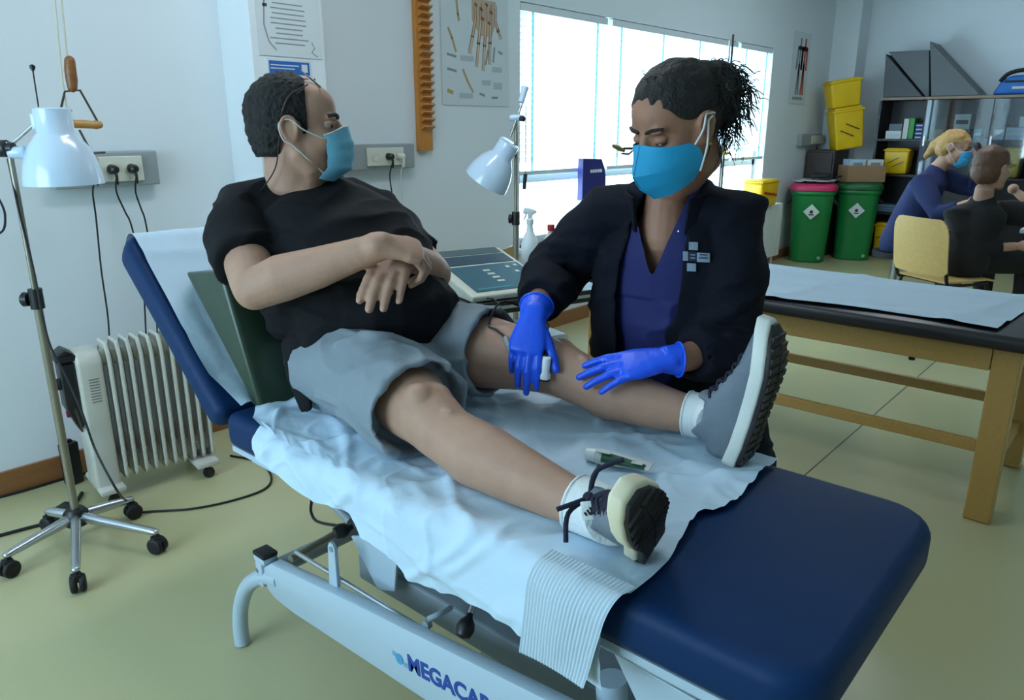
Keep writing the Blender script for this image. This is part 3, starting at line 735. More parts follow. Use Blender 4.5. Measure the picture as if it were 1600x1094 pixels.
MB().prism([b1+hx*a__+Z_*b__ + FWD*-0.005 for a__, b__ in ((-0.012, 0.25), (-0.020, 0.25), (-0.030, 0.222), (-0.026, 0.218), (-0.016, 0.235))], FWD*0.01).build('trigger', plas, sb, bevel=0.001)
b2 = cpnt(0.555, 0.34, ZC)
rb = thing('plastic_bottle', b2, 'clear plastic bottle with red screw cap and red label on the cart', 'bottle')
MB().lathe(b2, Z_, [(0.03, 0), (0.037, 0.004), (0.038, 0.11), (0.034, 0.135), (0.020, 0.165), (0.013, 0.175), (0.013, 0.185), (0.004, 0.186)], n=28).build('bottle_body', plas_y, rb)
MB().lathe(b2+Z_*0.183, Z_, [(0.016, 0), (0.0165, 0.024), (0.014, 0.027), (0.003, 0.0272)], n=24).build('cap', M('red_cap', (176, 34, 44), 0.4), rb)
MB().lathe(b2+Z_*0.03, Z_, [(0.0385, 0), (0.0388, 0.001), (0.0388, 0.045), (0.0385, 0.046)], n=28).build('label_band', M('label_red', (150, 40, 56), 0.5), rb)

# second examination lamp (column behind the cart, base hidden by the cart and the couch)
d2 = 3.75
p2 = ond(806, 372, d2); base2 = Vector((p2.x, p2.y, 0)); D2 = math.hypot(p2.x, p2.y)
def on2(x, y): d = ray(x, y); return (EYE + d*(D2/math.hypot(d.x, d.y)))
L2 = thing('floor_lamp', base2, 'white bell-shaped examination lamp tilted down behind the console cart', 'lamp', 'examination lamps')
star_base(L2, base2, [base2+Vector((math.cos(q), math.sin(q), 0))*0.27 for q in (0.3, 1.56, 2.82, 4.07, 5.33)])
MB().cyl(base2+Z_*0.09, Vector((base2.x, base2.y, on2(804, 342).z)), 0.0135).build('lower_pole', steel_pole, L2)
pt2 = Vector((base2.x, base2.y, on2(812, 184).z))
MB().cyl(Vector((base2.x, base2.y, on2(804, 345).z)), pt2, 0.0085).build('upper_pole', steel_pole, L2)
kk = Vector((base2.x, base2.y, on2(804, 342).z))
MB().cyl(kk-Z_*0.03, kk+Z_*0.035, 0.02, n=18).lathe(kk-RIGHT*0.005, -RIGHT, [(0.008, 0), (0.008, 0.014), (0.022, 0.016), (0.023, 0.03), (0.008, 0.034)], n=16).build('height_knob', black_p, L2)
dd2 = (pt2-EYE).dot(FWD)
MB().lathe(pt2-RIGHT*0.03, RIGHT, [(0.012, 0), (0.016, 0.01), (0.016, 0.05), (0.008, 0.055)], n=14).ell(pt2+RIGHT*0.028, (0.014, 0.014, 0.014)).build('arm_joint', lampw, L2)
MB().cyl(ond(797, 215, dd2), ond(819, 152, dd2), 0.006).build('arm', chrome, L2)
MB().cyl(ond(814, 160, dd2), ond(821, 136, dd2), 0.014, 0.017).build('arm_counterweight', lampw, L2)
MB().cyl(ond(813, 185, dd2-0.02), ond(819, 186, dd2-0.03), 0.012, n=14).build('tilt_knob', black_p, L2)
stp = ond(797, 222, dd2); sax = (ond(764, 276, dd2+0.075)-stp).normalized()
bell_shade(L2, stp, sax, 0.112, 0.225)
cd = ond(822, 182, dd2+0.15)
# hanging rod with black grip in front of the blind (blind wand)
wd = thing('blind_wand', ony(821, 180, y1-0.02), 'thin blind wand with black grip hanging beside the white lamp', 'wand')
MB().cyl(ony(822, 160, y1-0.02), ony(821, 275, y1-0.02), 0.003, n=8).build('rod', steel_pole, wd)
MB().cyl(ony(821, 272, y1-0.02), ony(819, 296, y1-0.02), 0.013, n=12).build('grip', black_p, wd)
# wooden chair back peeping over the console
wch = wood('beech_ply', (206, 170, 110), (186, 148, 88), (4, 24, 24))
cb = ond(770, 388, 4.1)
C1 = thing('wooden_chair', (cb.x, cb.y, 0), 'wooden chair standing behind the console cart', 'chair')
def simple_chair(root, c, face, top_z, wood_m, tube_m, w_=0.40, h_=0.30):
    """tube-frame stacking chair: c = floor point under the back, face = horizontal direction the sitter faces"""
    f = face.normalized(); l = Z_.cross(f)
    rows = []
    for i in range(9):
        v = i/8; z = top_z-h_+h_*v
        inset = 0.0
        rows.append([Vector((c.x, c.y, z)) + l*(w_/2)*u*(1-0.10*max(0, (v-0.7)/0.3)**2) - f*(0.03*(1-u*u)) + f*(-0.05*v) for u in [q/8-1 for q in range(17)]])
    # rounded corners
    for i in range(9):
        v = i/8
        for j in range(17):
            u = j/8-1
            if abs(u) > 0.8: rows[i][j].z += (-1 if v > 0.5 else 1)*0.03*((abs(u)-0.8)/0.2)**2*(abs(v-0.5)*2)**3
    MB().grid(rows).build('backrest', wood_m, root, solid=0.012, angle=60)
    rows = []
    for i in range(9):
        v = i/8
        rows.append([Vector((c.x, c.y, 0.45+0.012*v*v)) + f*(0.03+0.40*v) + l*(0.20*u) - Z_*(0.02*max(0, v-0.85)/0.15) for u in [q/6-1 for q in range(13)]])
    MB().grid(rows).build('seat', wood_m, root, solid=0.012, angle=60)
    for sg in (-1, 1):
        MB().tube([c+l*0.205*sg+Z_*(top_z-0.06)-f*0.03, c+l*0.205*sg+Z_*0.55, c+l*0.205*sg+Z_*0.44+f*0.03, c+l*0.205*sg+Z_*0.43+f*0.10], 0.0115, 10, 5).build('back_post', tube_m, root)
        MB().tube([c+l*0.20*sg+Z_*0.43+f*0.06, c+l*0.21*sg+Z_*0.012-f*0.06], 0.0115, 10).build('leg', tube_m, root)
        MB().tube([c+l*0.20*sg+Z_*0.43+f*0.10, c+l*0.20*sg+Z_*0.43+f*0.36, c+l*0.21*sg+Z_*0.012+f*0.44], 0.0115, 10).build('leg', tube_m, root)
    MB().tube([c+l*0.2+Z_*0.43+f*0.10, c-l*0.2+Z_*0.43+f*0.10], 0.010, 8).build('cross_bar', tube_m, root)
blk_tube = M('black_steel_tube', (24, 20, 20), 0.4, 0.2)
simple_chair(C1, Vector((cb.x, cb.y, 0)), Vector((-0.3, 1, 0)), cb.z+0.005, wch, blk_tube)

# dark blue document file standing on the sill
fm = M('indigo_plastic', (46, 48, 122), 0.35, var=0.03)
fa, fb = ony(905, 300, y1-0.03), ony(941, 300, y1-0.03)
F1 = thing('document_file', ((fa.x+fb.x)/2, y1-0.03, 0.95), 'dark indigo curved document holder hanging before the window', 'file holder')
zt_, zb_ = ony(905, 248, y1-0.03).z, 0.90
pr_ = [(0, 0), (0, 1), (0.15, 1.0), (0.8, 0.97), (0.93, 0.75), (1.0, 0.5), (1.0, 0)]
MB().prism([Vector((lerp(fa.x, fb.x, u), y1-0.06, lerp(zb_, zt_, v))) for u, v in pr_], Y_*0.05).build('holder', fm, F1, smooth=False, bevel=0.004)
zl = ony(925, 270, y1-0.06).z
for k_, (a__, b__) in enumerate(((0.30, 0.38), (0.40, 0.47), (0.49, 0.58), (0.60, 0.68), (0.70, 0.80))): MB().box2((lerp(fa.x, fb.x, a__), y1-0.0616, zl), (lerp(fa.x, fb.x, b__), y1-0.0601, zl+0.022)).build('printed_mark', M('white_print', (220, 224, 232), 0.5), F1, smooth=False)
MB().box2((lerp(fa.x, fb.x, .2), y1-0.02, zb_-0.02), (lerp(fa.x, fb.x, .8), y1+0.03, zb_)).build('clip', alu, F1, smooth=False)
# drip-stand like poles behind the nurse
PS = thing('pole_stand', ony(1128, 240, 2.9)*1.0, 'slim double-rod stand with yellow knob behind the nurse', 'stand')
q0 = ony(1127, 240, 2.9); PS.location = (q0.x, q0.y, 0); PS.matrix_world = Matrix.Translation((q0.x, q0.y, 0))
for dx_, tp in ((0, 60), (0.05, 50)):
    MB().cyl((q0.x+dx_, q0.y, 0.05), (q0.x+dx_, q0.y, ony(1127, tp, 2.9).z), 0.008, n=10).build('rod', chrome if dx_ == 0 else black_p, PS)
MB().lathe((q0.x+0.02, q0.y, ony(1120, 243, 2.9).z), Z_, [(0.02, 0), (0.05, 0.005), (0.055, 0.02), (0.02, 0.035)], n=18).build('knob', M('yellow_green_plastic', (196, 190, 60), 0.4), PS)
MB().cyl((q0.x-0.05, q0.y, ony(1115, 235, 2.9).z), (q0.x-0.05, q0.y, ony(1113, 205, 2.9).z), 0.022, n=14).build('vial', see_through('clear_plastic', (0.82, 0.88, 0.95), 0.12), PS)
for q in range(3):
    MB().tube([(q0.x, q0.y, 0.05), (q0.x+0.25*math.cos(q*2.1), q0.y+0.25*math.sin(q*2.1), 0.012)], 0.011, 8).build('foot', black_p, PS)
# small brass clamp near the nurse's face
kc = ony(966, 233, 2.6)
KC = thing('clamp', kc, 'small brass and black clamp seen against the window beside the nurse mask', 'clamp')
k1 = MB().loft([ony(958, 228, 2.6), ony(966, 231, 2.6), ony(975, 236, 2.6)], [(0.010, 0.008), (0.017, 0.010), (0.010, 0.008)], side=Z_, n=12).build('jaw', M('brass', (150, 132, 84), 0.35, 0.6), KC)
MB().tube([ony(975, 232, 2.6), ony(990, 232, 2.6), ony(1010, 234, 2.6), ony(1060, 240, 2.62), ony(1122, 242, 2.86)], 0.008, 8, 4).build('arm', black_p, KC)
MB().tube([ony(972, 240, 2.6), ony(982, 241, 2.6), ony(988, 236, 2.6)], 0.006, 8).build('lever', black_p, KC)

# wall radiator below the window, yellow container on it
hr = M('white_radiator', (212, 216, 212), 0.4, var=0.02)
HR = thing('wall_radiator', (6.6, 3.18, 0), 'white panel radiator under the window next to the green bins', 'radiator')
rx0, rx1, rzt = 5.6, ony(1222, 330, 3.12).x, 0.66
for i in range(int((rx1-rx0)/0.06)):
    MB().box2((rx0+i*0.06, 3.10, 0.12), (rx0+i*0.06+0.052, 3.20, rzt)).build('section', hr, HR, smooth=False, bevel=0.008)
MB().box2((rx0, 3.13, 0.16), (rx1, 3.17, 0.20)).box2((rx0, 3.13, 0.56), (rx1, 3.17, 0.60)).build('manifold', hr, HR, smooth=False)
MB().box2((rx0+0.1, 3.2, 0.3), (rx0+0.14, 3.299, 0.34)).box2((rx1-0.2, 3.2, 0.3), (rx1-0.16, 3.299, 0.34)).build('wall_bracket', hr, HR, smooth=False)
for xx in (rx0+0.08, rx1-0.1): MB().cyl((xx, 3.15, 0.001), (xx, 3.15, 0.13), 0.012, n=10).build('leg', hr, HR)
yel = M('yellow_plastic', (232, 188, 16), 0.35, var=0.05, vscale=8)
yel_d = M('dark_yellow_trim', (120, 90, 10), 0.5); redp = M('red_print', (176, 40, 30), 0.5); blackpr = M('black_print', (50, 44, 20), 0.6)
def sharps(name, c, u, v, wdt, dep, hgt, label, group=None, marks=True, up=Z_):
    """tapered yellow container; c = base centre, u = width dir, v = outward (front) dir"""
    r = thing(name, c, label, 'container', group)
    b_ = [c+u*(sx_*wdt*0.45)+v*(sy_*dep*0.45) for sx_, sy_ in ((-1, -1), (1, -1), (1, 1), (-1, 1))]
    t_ = [c+up*hgt+u*(sx_*wdt*0.5)+v*(sy_*dep*0.5) for sx_, sy_ in ((-1, -1), (1, -1), (1, 1), (-1, 1))]
    MB().add(b_+t_, [(3, 2, 1, 0), (4, 5, 6, 7), (0, 1, 5, 4), (1, 2, 6, 5), (2, 3, 7, 6), (3, 0, 4, 7)]).build('body', yel, r, bevel=0.02, seg=3)
    rm = Matrix((u, v, up)).transposed()
    MB().box(c+up*(hgt+0.004), (wdt*1.06, dep*1.06, hgt*0.07), rm).build('rim', yel, r, bevel=0.006)
    MB().box(c+up*(hgt+hgt*0.07), (wdt*0.92, dep*0.92, hgt*0.07), rm).build('lid', yel, r, bevel=0.01)
    if marks:
        fc = c+up*hgt*0.5+v*(dep*0.5)
        s_ = MB()
        for k_ in (-1, 1):
            s_.box(fc+u*wdt*0.10*k_+up*hgt*0.08*k_+v*0.004, (wdt*0.5, 0.002, hgt*0.025), rm @ Matrix.Rotation(0.5, 3, 'Y'))
        s_.build('printed_stripe', blackpr, r, smooth=False)
    return r
yb = Vector((ony(1198, 320, 3.15).x, 3.15, rzt+0.002))
yb.x = 7.28
y_ = sharps('sharps_container', yb, X_, -Y_, 0.40, 0.20, 0.23, 'yellow clinical waste container with red print on the wall radiator', 'yellow waste containers', False)
MB().box(yb+Z_*0.12-Y_*0.102, (0.30, 0.002, 0.022), Matrix.Rotation(0.12, 3, 'Y')).build('printed_mark', redp, y_, smooth=False)

# ---- green bins
grn = M('green_plastic', (20, 122, 58), 0.35, var=0.08, vscale=5)
grn_d = M('dark_green_plastic', (16, 92, 48), 0.4)
pink = M('crimson_lid', (196, 44, 92), 0.4)
def bin_(c, lid_m, label, wdt=0.44, hgt=0.76):
    r = thing('waste_bin', c, label, 'bin', 'green waste bins')
    toc = -Vector((c.x, c.y, 0)).normalized(); u = Z_.cross(toc)
    b = MB().loft([c+Z_*0.002, c+Z_*0.03, c+Z_*hgt*0.94, c+Z_*hgt*0.95, c+Z_*hgt], [(wdt*0.40, wdt*0.36), (wdt*0.41, wdt*0.37), (wdt*0.48, wdt*0.42), (wdt*0.52, wdt*0.46), (wdt*0.52, wdt*0.46)], side=u, n=32, cap='flat', k=3.2)
    b.build('bin_body', grn, r, bevel=0.008)
    MB().loft([c+Z_*(hgt+0.001), c+Z_*(hgt+0.05), c+Z_*(hgt+0.075)], [(wdt*0.55, wdt*0.49), (wdt*0.54, wdt*0.48), (wdt*0.47, wdt*0.41)], side=u, n=32, cap='flat', k=3.2).build('lid', lid_m, r, bevel=0.008)
    for sg in (-1, 1):
        h0 = c+Z_*hgt*0.86+u*sg*wdt*0.48
        MB().tube([h0+toc*0.06, h0+toc*0.05+u*sg*0.04-Z_*0.03, h0-toc*0.05+u*sg*0.04-Z_*0.03, h0-toc*0.06], 0.012, 8).build('handle', black_p, r)
    f0 = c+Z_*hgt*0.72+toc*wdt*0.432
    rm = Matrix((u, toc, Z_)).transposed()
    MB().box(f0+toc*0.012, (0.115, 0.002, 0.115), rm @ Matrix.Rotation(math.pi/4, 3, 'Y')).build('hazard_sticker', M('white_sticker', (206, 214, 210), 0.5), r, smooth=False)
    s2_ = MB().lathe(f0+toc*0.0135, toc, [(0.008, 0), (0.018, 0.0005), (0.018, 0.001), (0.008, 0.0012)], n=12).box(f0+toc*0.014-Z_*0.03, (0.05, 0.001, 0.012), rm)
    s2_.build('hazard_mark', blackpr, r, smooth=False)
    MB().cyl(c+toc*wdt*0.37+u*0.12+Z_*0.06, c+toc*(wdt*0.37+0.02)+u*0.12+Z_*0.06, 0.018, n=14).build('drain_plug', M('grey_plug', (150, 160, 150), 0.5), r)
    return r
cb1 = onz(1266, 409, 0); cb1 += Vector((0.06, 0.07, 0)); cb2 = onz(1331, 404, 0)+Vector((0.015, 0.02, 0))
bin_(cb1, pink, 'green waste bin with crimson lid and hazard sticker')
bin_(cb2, grn_d, 'green waste bin with dark green lid carrying a cardboard box')
bt = cb1+Z_*0.838
wp = thing('folded_papers', bt, 'white crumpled papers on the crimson bin lid', 'papers')
rows = []
rr = random.Random(5)
for i in range(9): rows.append([bt+Vector((-0.16+0.04*i, -0.18+0.045*j, 0.012+0.02*rr.random())) for j in range(9)])
MB().grid(rows).build('sheet', paper_w, wp, solid=0.004)
bk = thing('black_pouch', bt+Vector((0.05, -0.1, 0.05)), 'soft black pouch lying on the bin papers', 'pouch')
MB().ell(bt+Vector((0.02, -0.06, 0.072)), (0.12, 0.10, 0.035)).build('pouch_body', black_p, bk)
MB().tube([bt+Vector((0.02, -0.2, 0.06)), bt+Vector((0.08, -0.24, 0.075)), bt+Vector((0.18, -0.2, 0.06))], 0.008, 8, 4).build('strap', black_r, bk)
card = M('cardboard', (150, 116, 84), 0.7, var=0.08)
bt2 = cb2+Z_*0.84
kb_ = thing('cardboard_box', bt2, 'open cardboard box on the dark green bin lid', 'box')
cbm = MB()
rzz = Matrix.Rotation(_a-math.pi/2, 3, 'Z')
for c_, s_ in (((0, 0, 0.005), (0.40, 0.26, 0.008)), ((0, -0.13, 0.09), (0.40, 0.006, 0.17)), ((0, 0.13, 0.09), (0.40, 0.006, 0.17)), ((-0.2, 0, 0.09), (0.006, 0.26, 0.17)), ((0.2, 0, 0.09), (0.006, 0.26, 0.17))):
    cbm.box(bt2+rzz @ Vector(c_), s_, rzz)
cbm.build('carton', card, kb_, smooth=False)
for k_, dx_ in enumerate((-0.09, 0.10)):
    q = thing('tissue_box', bt2+rzz @ Vector((dx_, 0, 0.012)), ('pale blue glove box in the cardboard box', 'white glove box in the cardboard box')[k_], 'box')
    MB().box(bt2+rzz @ Vector((dx_, 0, 0.125)), (0.17, 0.18, 0.22), rzz).build('carton', M(('pale_blue_card', 'white_card')[k_], ((176, 196, 214), (206, 208, 206))[k_], 0.6), q, smooth=False, bevel=0.003)
    MB().box(bt2+rzz @ Vector((dx_, -0.091, 0.19)), (0.10, 0.002, 0.03), rzz).build('printed_band', ink, q, smooth=False)
    q.name = 'glove_box'
# cupboard in the corner carrying the leaning yellow containers
brown = M('dark_brown_laminate', (58, 48, 44), 0.45, var=0.05)
CK = thing('side_cupboard', (9.0, 3.12, 0), 'low dark cupboard in the corner behind the bins', 'cupboard')
MB().box2((8.72, 2.97, 0.002), (9.17, 3.28, 1.165)).build('carcass', brown, CK, smooth=False, bevel=0.004)
MB().box2((8.705, 2.99, 0.06), (8.719, 3.27, 1.14)).build('door', brown, CK, smooth=False, bevel=0.003)
tilt = Matrix.Rotation(math.radians(7), 3, RIGHT.cross(Z_))
upv = (Z_ + RIGHT*-0.16).normalized(); rt = RIGHT.copy(); fv = upv.cross(rt); rt = fv.cross(upv) if False else (rt - upv*rt.dot(upv)).normalized(); fv = rt.cross(upv)
if fv.dot(-FWD) < 0: fv = -fv
c1 = ond(1322, 232, 8.30); c1 = Vector((c1.x, c1.y, 1.182))
s_1 = sharps('sharps_container', c1, rt, fv, 0.32, 0.22, 0.40, 'tall yellow waste container carrying another in the corner', 'yellow waste containers', True, upv)
s_2 = sharps('sharps_container', c1+upv*0.446+rt*-0.02, rt, fv, 0.33, 0.23, 0.26, 'yellow waste container on top of another in the corner', 'yellow waste containers', False, upv)
tag(MB().tube([ony(1277, 222, 3.27), ony(1275, 250, 3.27), ony(1268, 270, 3.27), ony(1262, 292, 3.25)], 0.006, 8, 6).build('wall_cable', cable_m), 'black cable hanging from the socket above the bins', 'cable')
trunking(1253, 1284, 209, 227, (1263, 1282), (1268, 1276), 'short wall socket box above the green bins')

# ---- glass-door cabinet along the far wall
cab = M('black_brown_cabinet', (40, 36, 38), 0.4, var=0.05)
edge = wood('light_edge_band', (150, 128, 100), (130, 108, 84), (3, 3, 3))
XF, XB = 9.05, 9.48
yL, yR, zT = 2.665, -0.2, onx(1400, 152, 9.05).z
CB = thing('glass_cabinet', ((XF+XB)/2, (yL+yR)/2, 0), 'tall dark cabinet with glass doors holding medical supplies', 'cabinet')
MB().box2((XF, yR, zT-0.03), (XB, yL, zT)).build('top', cab, CB, smooth=False, bevel=0.003)
MB().box2((XF-0.004, yR, zT-0.028), (XF-0.0002, yL, zT-0.002)).build('edge_band', edge, CB, smooth=False)
MB().box2((XB-0.02, yR, 0.0), (XB, yL, zT-0.031)).build('back_panel', cab, CB, smooth=False)
div = [yL, onx(1441, 215, 9.05).y, onx(1545, 215, 9.05).y, 1.05, 0.4, yR]
for yd in div: MB().box2((XF, yd-0.012, 0.001), (XB-0.021, yd+0.012, zT-0.031)).build('upright', cab, CB, smooth=False)
zs = [0.06, onx(1400, 326, 9.05).z, onx(1400, 271, 9.05).z, onx(1400, 215, 9.05).z]
zs = [0.06, 0.50, 0.915, 1.285]
for z_ in zs:
    for i in range(len(div)-1):
        MB().box2((XF+0.01, div[i+1]+0.013, z_-0.02), (XB-0.021, div[i]-0.013, z_)).build('shelf', cab, CB, smooth=False)
gl = see_through('cabinet_glass', (0.80, 0.84, 0.86), 0.10)
for i in range(1, len(div)-1):
    g = MB().box2((XF-0.012, div[i+1]+0.006, 0.92), (XF-0.006, div[i]-0.006, zT-0.035)).build('glass_door', gl, CB, smooth=False)
    MB().box2((XF-0.022, div[i]-0.03, 1.22), (XF-0.0125, div[i]-0.016, 1.32)).build('door_handle', chrome, g, smooth=False)
# items in the cabinet: (pixel left, pixel right, height, shelf z, colour, kind, label)
green_i = M('green_spine', (60, 150, 70), 0.5); blue_b = M('blue_box_card', (52, 78, 140), 0.5); grey_c = M('grey_card', (104, 116, 128), 0.6); whc = M('white_card', (206, 208, 206), 0.6)
pbc = M('pale_blue_card', (176, 196, 214), 0.6); cyc = M('cyan_card', (110, 176, 204), 0.5)
def cab_item(name, xl, xr, h, z, mat, label, cat, dep=0.2, band=None, group=None, setb=0.04):
    a_, b_ = onx(xl, 215, XF+setb).y, onx(xr, 215, XF+setb).y
    r = thing(name, (XF+setb+dep/2, (a_+b_)/2, z+0.001), label, cat, group)
    MB().box2((XF+setb, b_, z+0.001), (XF+setb+dep, a_, z+h)).build('carton', mat, r, smooth=False, bevel=0.003)
    if band is not None: MB().box2((XF+setb-0.002, lerp(b_, a_, .12), z+h*0.35), (XF+setb-0.0002, lerp(b_, a_, .88), z+h*0.62)).build('printed_band', band, r, smooth=False)
    return r
zA = zs[3]
cab_item('carton', 1383, 1407, 0.085, zA, whc, 'white carton under the grey one at the left end of the top shelf', 'box', band=pbc)
g_ = cab_item('carton', 1387, 1407, 0.07, zA+0.087, grey_c, 'flat grey carton lying on a white carton', 'box')
cab_item('binder', 1409, 1417, 0.21, zA, whc, 'white upright binder beside the green one', 'binder')
cab_item('binder', 1418, 1426, 0.215, zA, green_i, 'green upright binder on the top shelf', 'binder')
for k_ in range(4): cab_item('pill_box', 1428, 1440, 0.038, zA+0.0405*k_, blue_b, ('small blue carton at the bottom of the pile of four', 'small blue carton second from the bottom of its pile', 'small blue carton second from the top of its pile', 'small blue carton on top of the pile of four')[k_], 'box', band=whc, group='pile of blue cartons')
cab_item('carton', 1451, 1472, 0.10, zA, M('kraft_card', (120, 112, 70), 0.6), 'olive brown carton behind the blonde woman', 'box')
cab_item('carton', 1487, 1512, 0.15, zA+0.10, whc, 'white carton with dark drawing above the blonde woman', 'box', band=ink_d)
cab_item('carton', 1484, 1514, 0.095, zA, grey_c, 'grey carton carrying the white one', 'box')
cab_item('carton', 1520, 1533, 0.11, zA, cyc, 'small light blue carton beside the cabinet upright', 'box', band=whc)
cab_item('carton', 1551, 1568, 0.10, zA, whc, 'white carton behind the dark-haired sitter', 'box', band=pbc)
cab_item('carton', 1570, 1606, 0.12, zA, pbc, 'wide pale blue carton at the right of the top shelf', 'box', band=whc)
cab_item('carton', 1588, 1606, 0.10, zA+0.122, whc, 'white carton standing on the wide pale blue one', 'box')
def cab_sharps(xl, xr, z, h, label):
    a_, b_ = onx(xl, 260, XF+0.15).y, onx(xr, 260, XF+0.15).y
    sharps('sharps_container', Vector((XF+0.15, (a_+b_)/2, z+0.002)), Y_, -X_, abs(a_-b_), 0.22, h*0.88, label, 'yellow waste containers', True)
cab_sharps(1383, 1422, zs[2], 0.28, 'yellow waste container on the middle cabinet shelf')
cab_sharps(1384, 1410, zs[0], 0.33, 'yellow waste container on the bottom cabinet shelf')
cab_sharps(1566, 1596, zs[2], 0.30, 'yellow waste container behind the dark-haired sitter')
bl_b = thing('folded_cloth', (XF+0.15, 2.45, zs[1]), 'folded pale blue cloth on the lower cabinet shelf', 'cloth')
for k_ in range(3): MB().box((XF+0.17, 2.42, zs[1]+0.014+0.026*k_), (0.22, 0.36-0.02*k_, 0.025)).build('fold', M('pale_blue_cloth', (108, 140, 168), 0.8), bl_b, bevel=0.01)
# grey foam wedges on top of the cabinet
foam = M('dark_grey_vinyl', (96, 100, 104), 0.5, var=0.06)
foam_d = M('charcoal_vinyl', (74, 78, 82), 0.5, var=0.06)
def wedge(name, pxs, dep, mat, label, Xf=XF+0.02):
    r = thing(name, onx(*pxs[0], Xf), label, 'foam wedge', 'foam wedges on the cabinet')
    pts = [onx(x, y, Xf) for x, y in pxs]
    zmin = min(p.z for p in pts); pts = [Vector((p.x, p.y, zT+0.001 if p.z < zmin+0.05 else p.z)) for p in pts]
    MB().prism(pts, X_*dep).build('foam_block', mat, r, smooth=False, bevel=0.006)
    return r
wedge('foam_wedge', ((1380, 148), (1384, 84), (1442, 148)), 0.38, foam_d, 'dark grey vinyl wedge resting at the end of the cabinet')
wedge('foam_wedge', ((1446, 148), (1388, 81), (1452, 78), (1452, 148)), 0.30, foam, 'grey vinyl wedge lying upside down between the other two', XF+0.06)
wedge('foam_wedge', ((1455, 148), (1453, 64), (1532, 148)), 0.40, foam, 'tall grey vinyl wedge with long sloping face on the cabinet', XF+0.0)
bagb = M('blue_bag_fabric', (38, 112, 190), 0.6, var=0.1, bump=0.2, bscale=20)
bg_ = thing('blue_bag', (XF+0.2, 1.45, zT), 'blue zipped bag with black handles on the cabinet top', 'bag')
ya, yb2 = onx(1550, 140, XF+0.05).y, onx(1640, 140, XF+0.05).y
hb = onx(1580, 118, XF+0.1).z-zT
MB().prism([Vector((XF+0.05, ya, zT+0.002)), Vector((XF+0.05, lerp(ya, yb2, .14), zT+hb*0.75)), Vector((XF+0.05, lerp(ya, yb2, .3), zT+hb)), Vector((XF+0.05, yb2, zT+hb)), Vector((XF+0.05, yb2, zT+0.002))], X_*0.28).build('bag_body', bagb, bg_, bevel=0.03, seg=3)
MB().tube([Vector((XF+0.06, lerp(ya, yb2, .12), zT+hb*0.7)), Vector((XF+0.05, lerp(ya, yb2, .25), zT+hb*1.08)), Vector((XF+0.06, lerp(ya, yb2, .5), zT+hb*1.25)), Vector((XF+0.06, lerp(ya, yb2, .9), zT+hb*1.2))], 0.02, 8, 6).build('handle', black_r, bg_)
MB().box2((XF+0.046, lerp(ya, yb2, .9), zT+hb*.62), (XF+0.052, lerp(ya, yb2, .2), zT+hb*.74)).build('zip_band', black_r, bg_, smooth=False)
MB().box2((XF+0.047, lerp(ya, yb2, .8), zT+hb*.3), (XF+0.0505, lerp(ya, yb2, .35), zT+hb*.42)).build('printed_band', whc, bg_, smooth=False)

# ---- wooden treatment table with black pad and paper
beech = wood('beech_wood', (198, 158, 92), (178, 136, 72), (2.5, 40, 40), 0.35)
pad_m = M('black_vinyl', (26, 25, 32), 0.4, var=0.06)
ZT2 = 0.72
f0 = onz(1600, 548, 0.70)
xF2 = onz(1525, 812, 0).x - 0.02; xB2 = xF2+0.70
yE = onz(1525, 812, 0).y - 0.045
yS = 2.15
TB = thing('treatment_table', ((xF2+xB2)/2, (yE+yS)/2, 0), 'beech treatment table with black vinyl pad behind the nurse', 'table')
MB().box2((xF2-0.05, yE-0.06, ZT2-0.055), (xB2+0.05, yS, ZT2)).build('pad', pad_m, TB, bevel=0.022, seg=4)
rb_ = 0.085
MB().box2((xF2-0.002, yE+0.09, ZT2-0.057-rb_), (xF2+0.028, yS-0.06, ZT2-0.0565)).build('side_rail', beech, TB, smooth=False, bevel=0.004)
MB().box2((xB2-0.028, yE+0.09, ZT2-0.057-rb_), (xB2+0.002, yS-0.06, ZT2-0.0565)).build('side_rail', beech, TB, smooth=False, bevel=0.004)
for yy in (yE+0.005, yS-0.05): MB().box2((xF2+0.03, yy, ZT2-0.057-rb_), (xB2-0.03, yy+0.03, ZT2-0.0565)).build('end_rail', beech, TB, smooth=False, bevel=0.004)
for xx in (xF2, xB2-0.07):
    for yy in (yE, yS-0.10):
        MB().box2((xx, yy, 0.001), (xx+0.07, yy+0.088, ZT2-0.0565)).build('leg', beech, TB, smooth=False, bevel=0.006)
for xx in (xF2+0.02, xB2-0.05): MB().box2((xx, yE+0.089, 0.26), (xx+0.028, yS-0.101, 0.305)).build('stretcher', beech, TB, smooth=False, bevel=0.004)
MB().box2((xF2+0.071, yE+0.03, 0.16), (xB2-0.071, yE+0.06, 0.21)).build('stretcher', beech, TB, smooth=False, bevel=0.004)
bt_ = MB()
bt_.cyl((xF2+0.05, yE+0.35, ZT2-0.142), (xF2+0.05, yE+0.35, ZT2-0.165), 0.012, n=10); bt_.build('bolt', black_p, TB)
# paper on the table
pap = M('couch_paper', (182, 200, 216), 0.7, var=0.03, vscale=12, bump=0.25, bscale=30)
rows = []
ny, nx2 = 70, 24
for i in range(ny+1):
    v = i/ny; r_ = []
    for j in range(nx2+1):
        u = j/nx2
        xx = lerp(xF2+0.005+0.03*math.sin(v*9), xB2+0.03, u); yy = lerp(yE+0.09-0.05*u, yS-0.02, v)
        z_ = ZT2+0.004 + 0.009*(noise.noise(Vector((xx*5, yy*2.5, 1.7)))+0.5) + 0.010*max(0, math.sin((u*3+0.4*math.sin(v*5))*math.pi))**8 + 0.006*max(0, math.sin(v*17+u))**20
        r_.append(Vector((xx, yy, z_)))
    rows.append(r_)
tag(MB().grid(rows).build('table_paper', pap, angle=180), 'long creased white paper sheet on the black-topped wooden table', 'paper sheet')
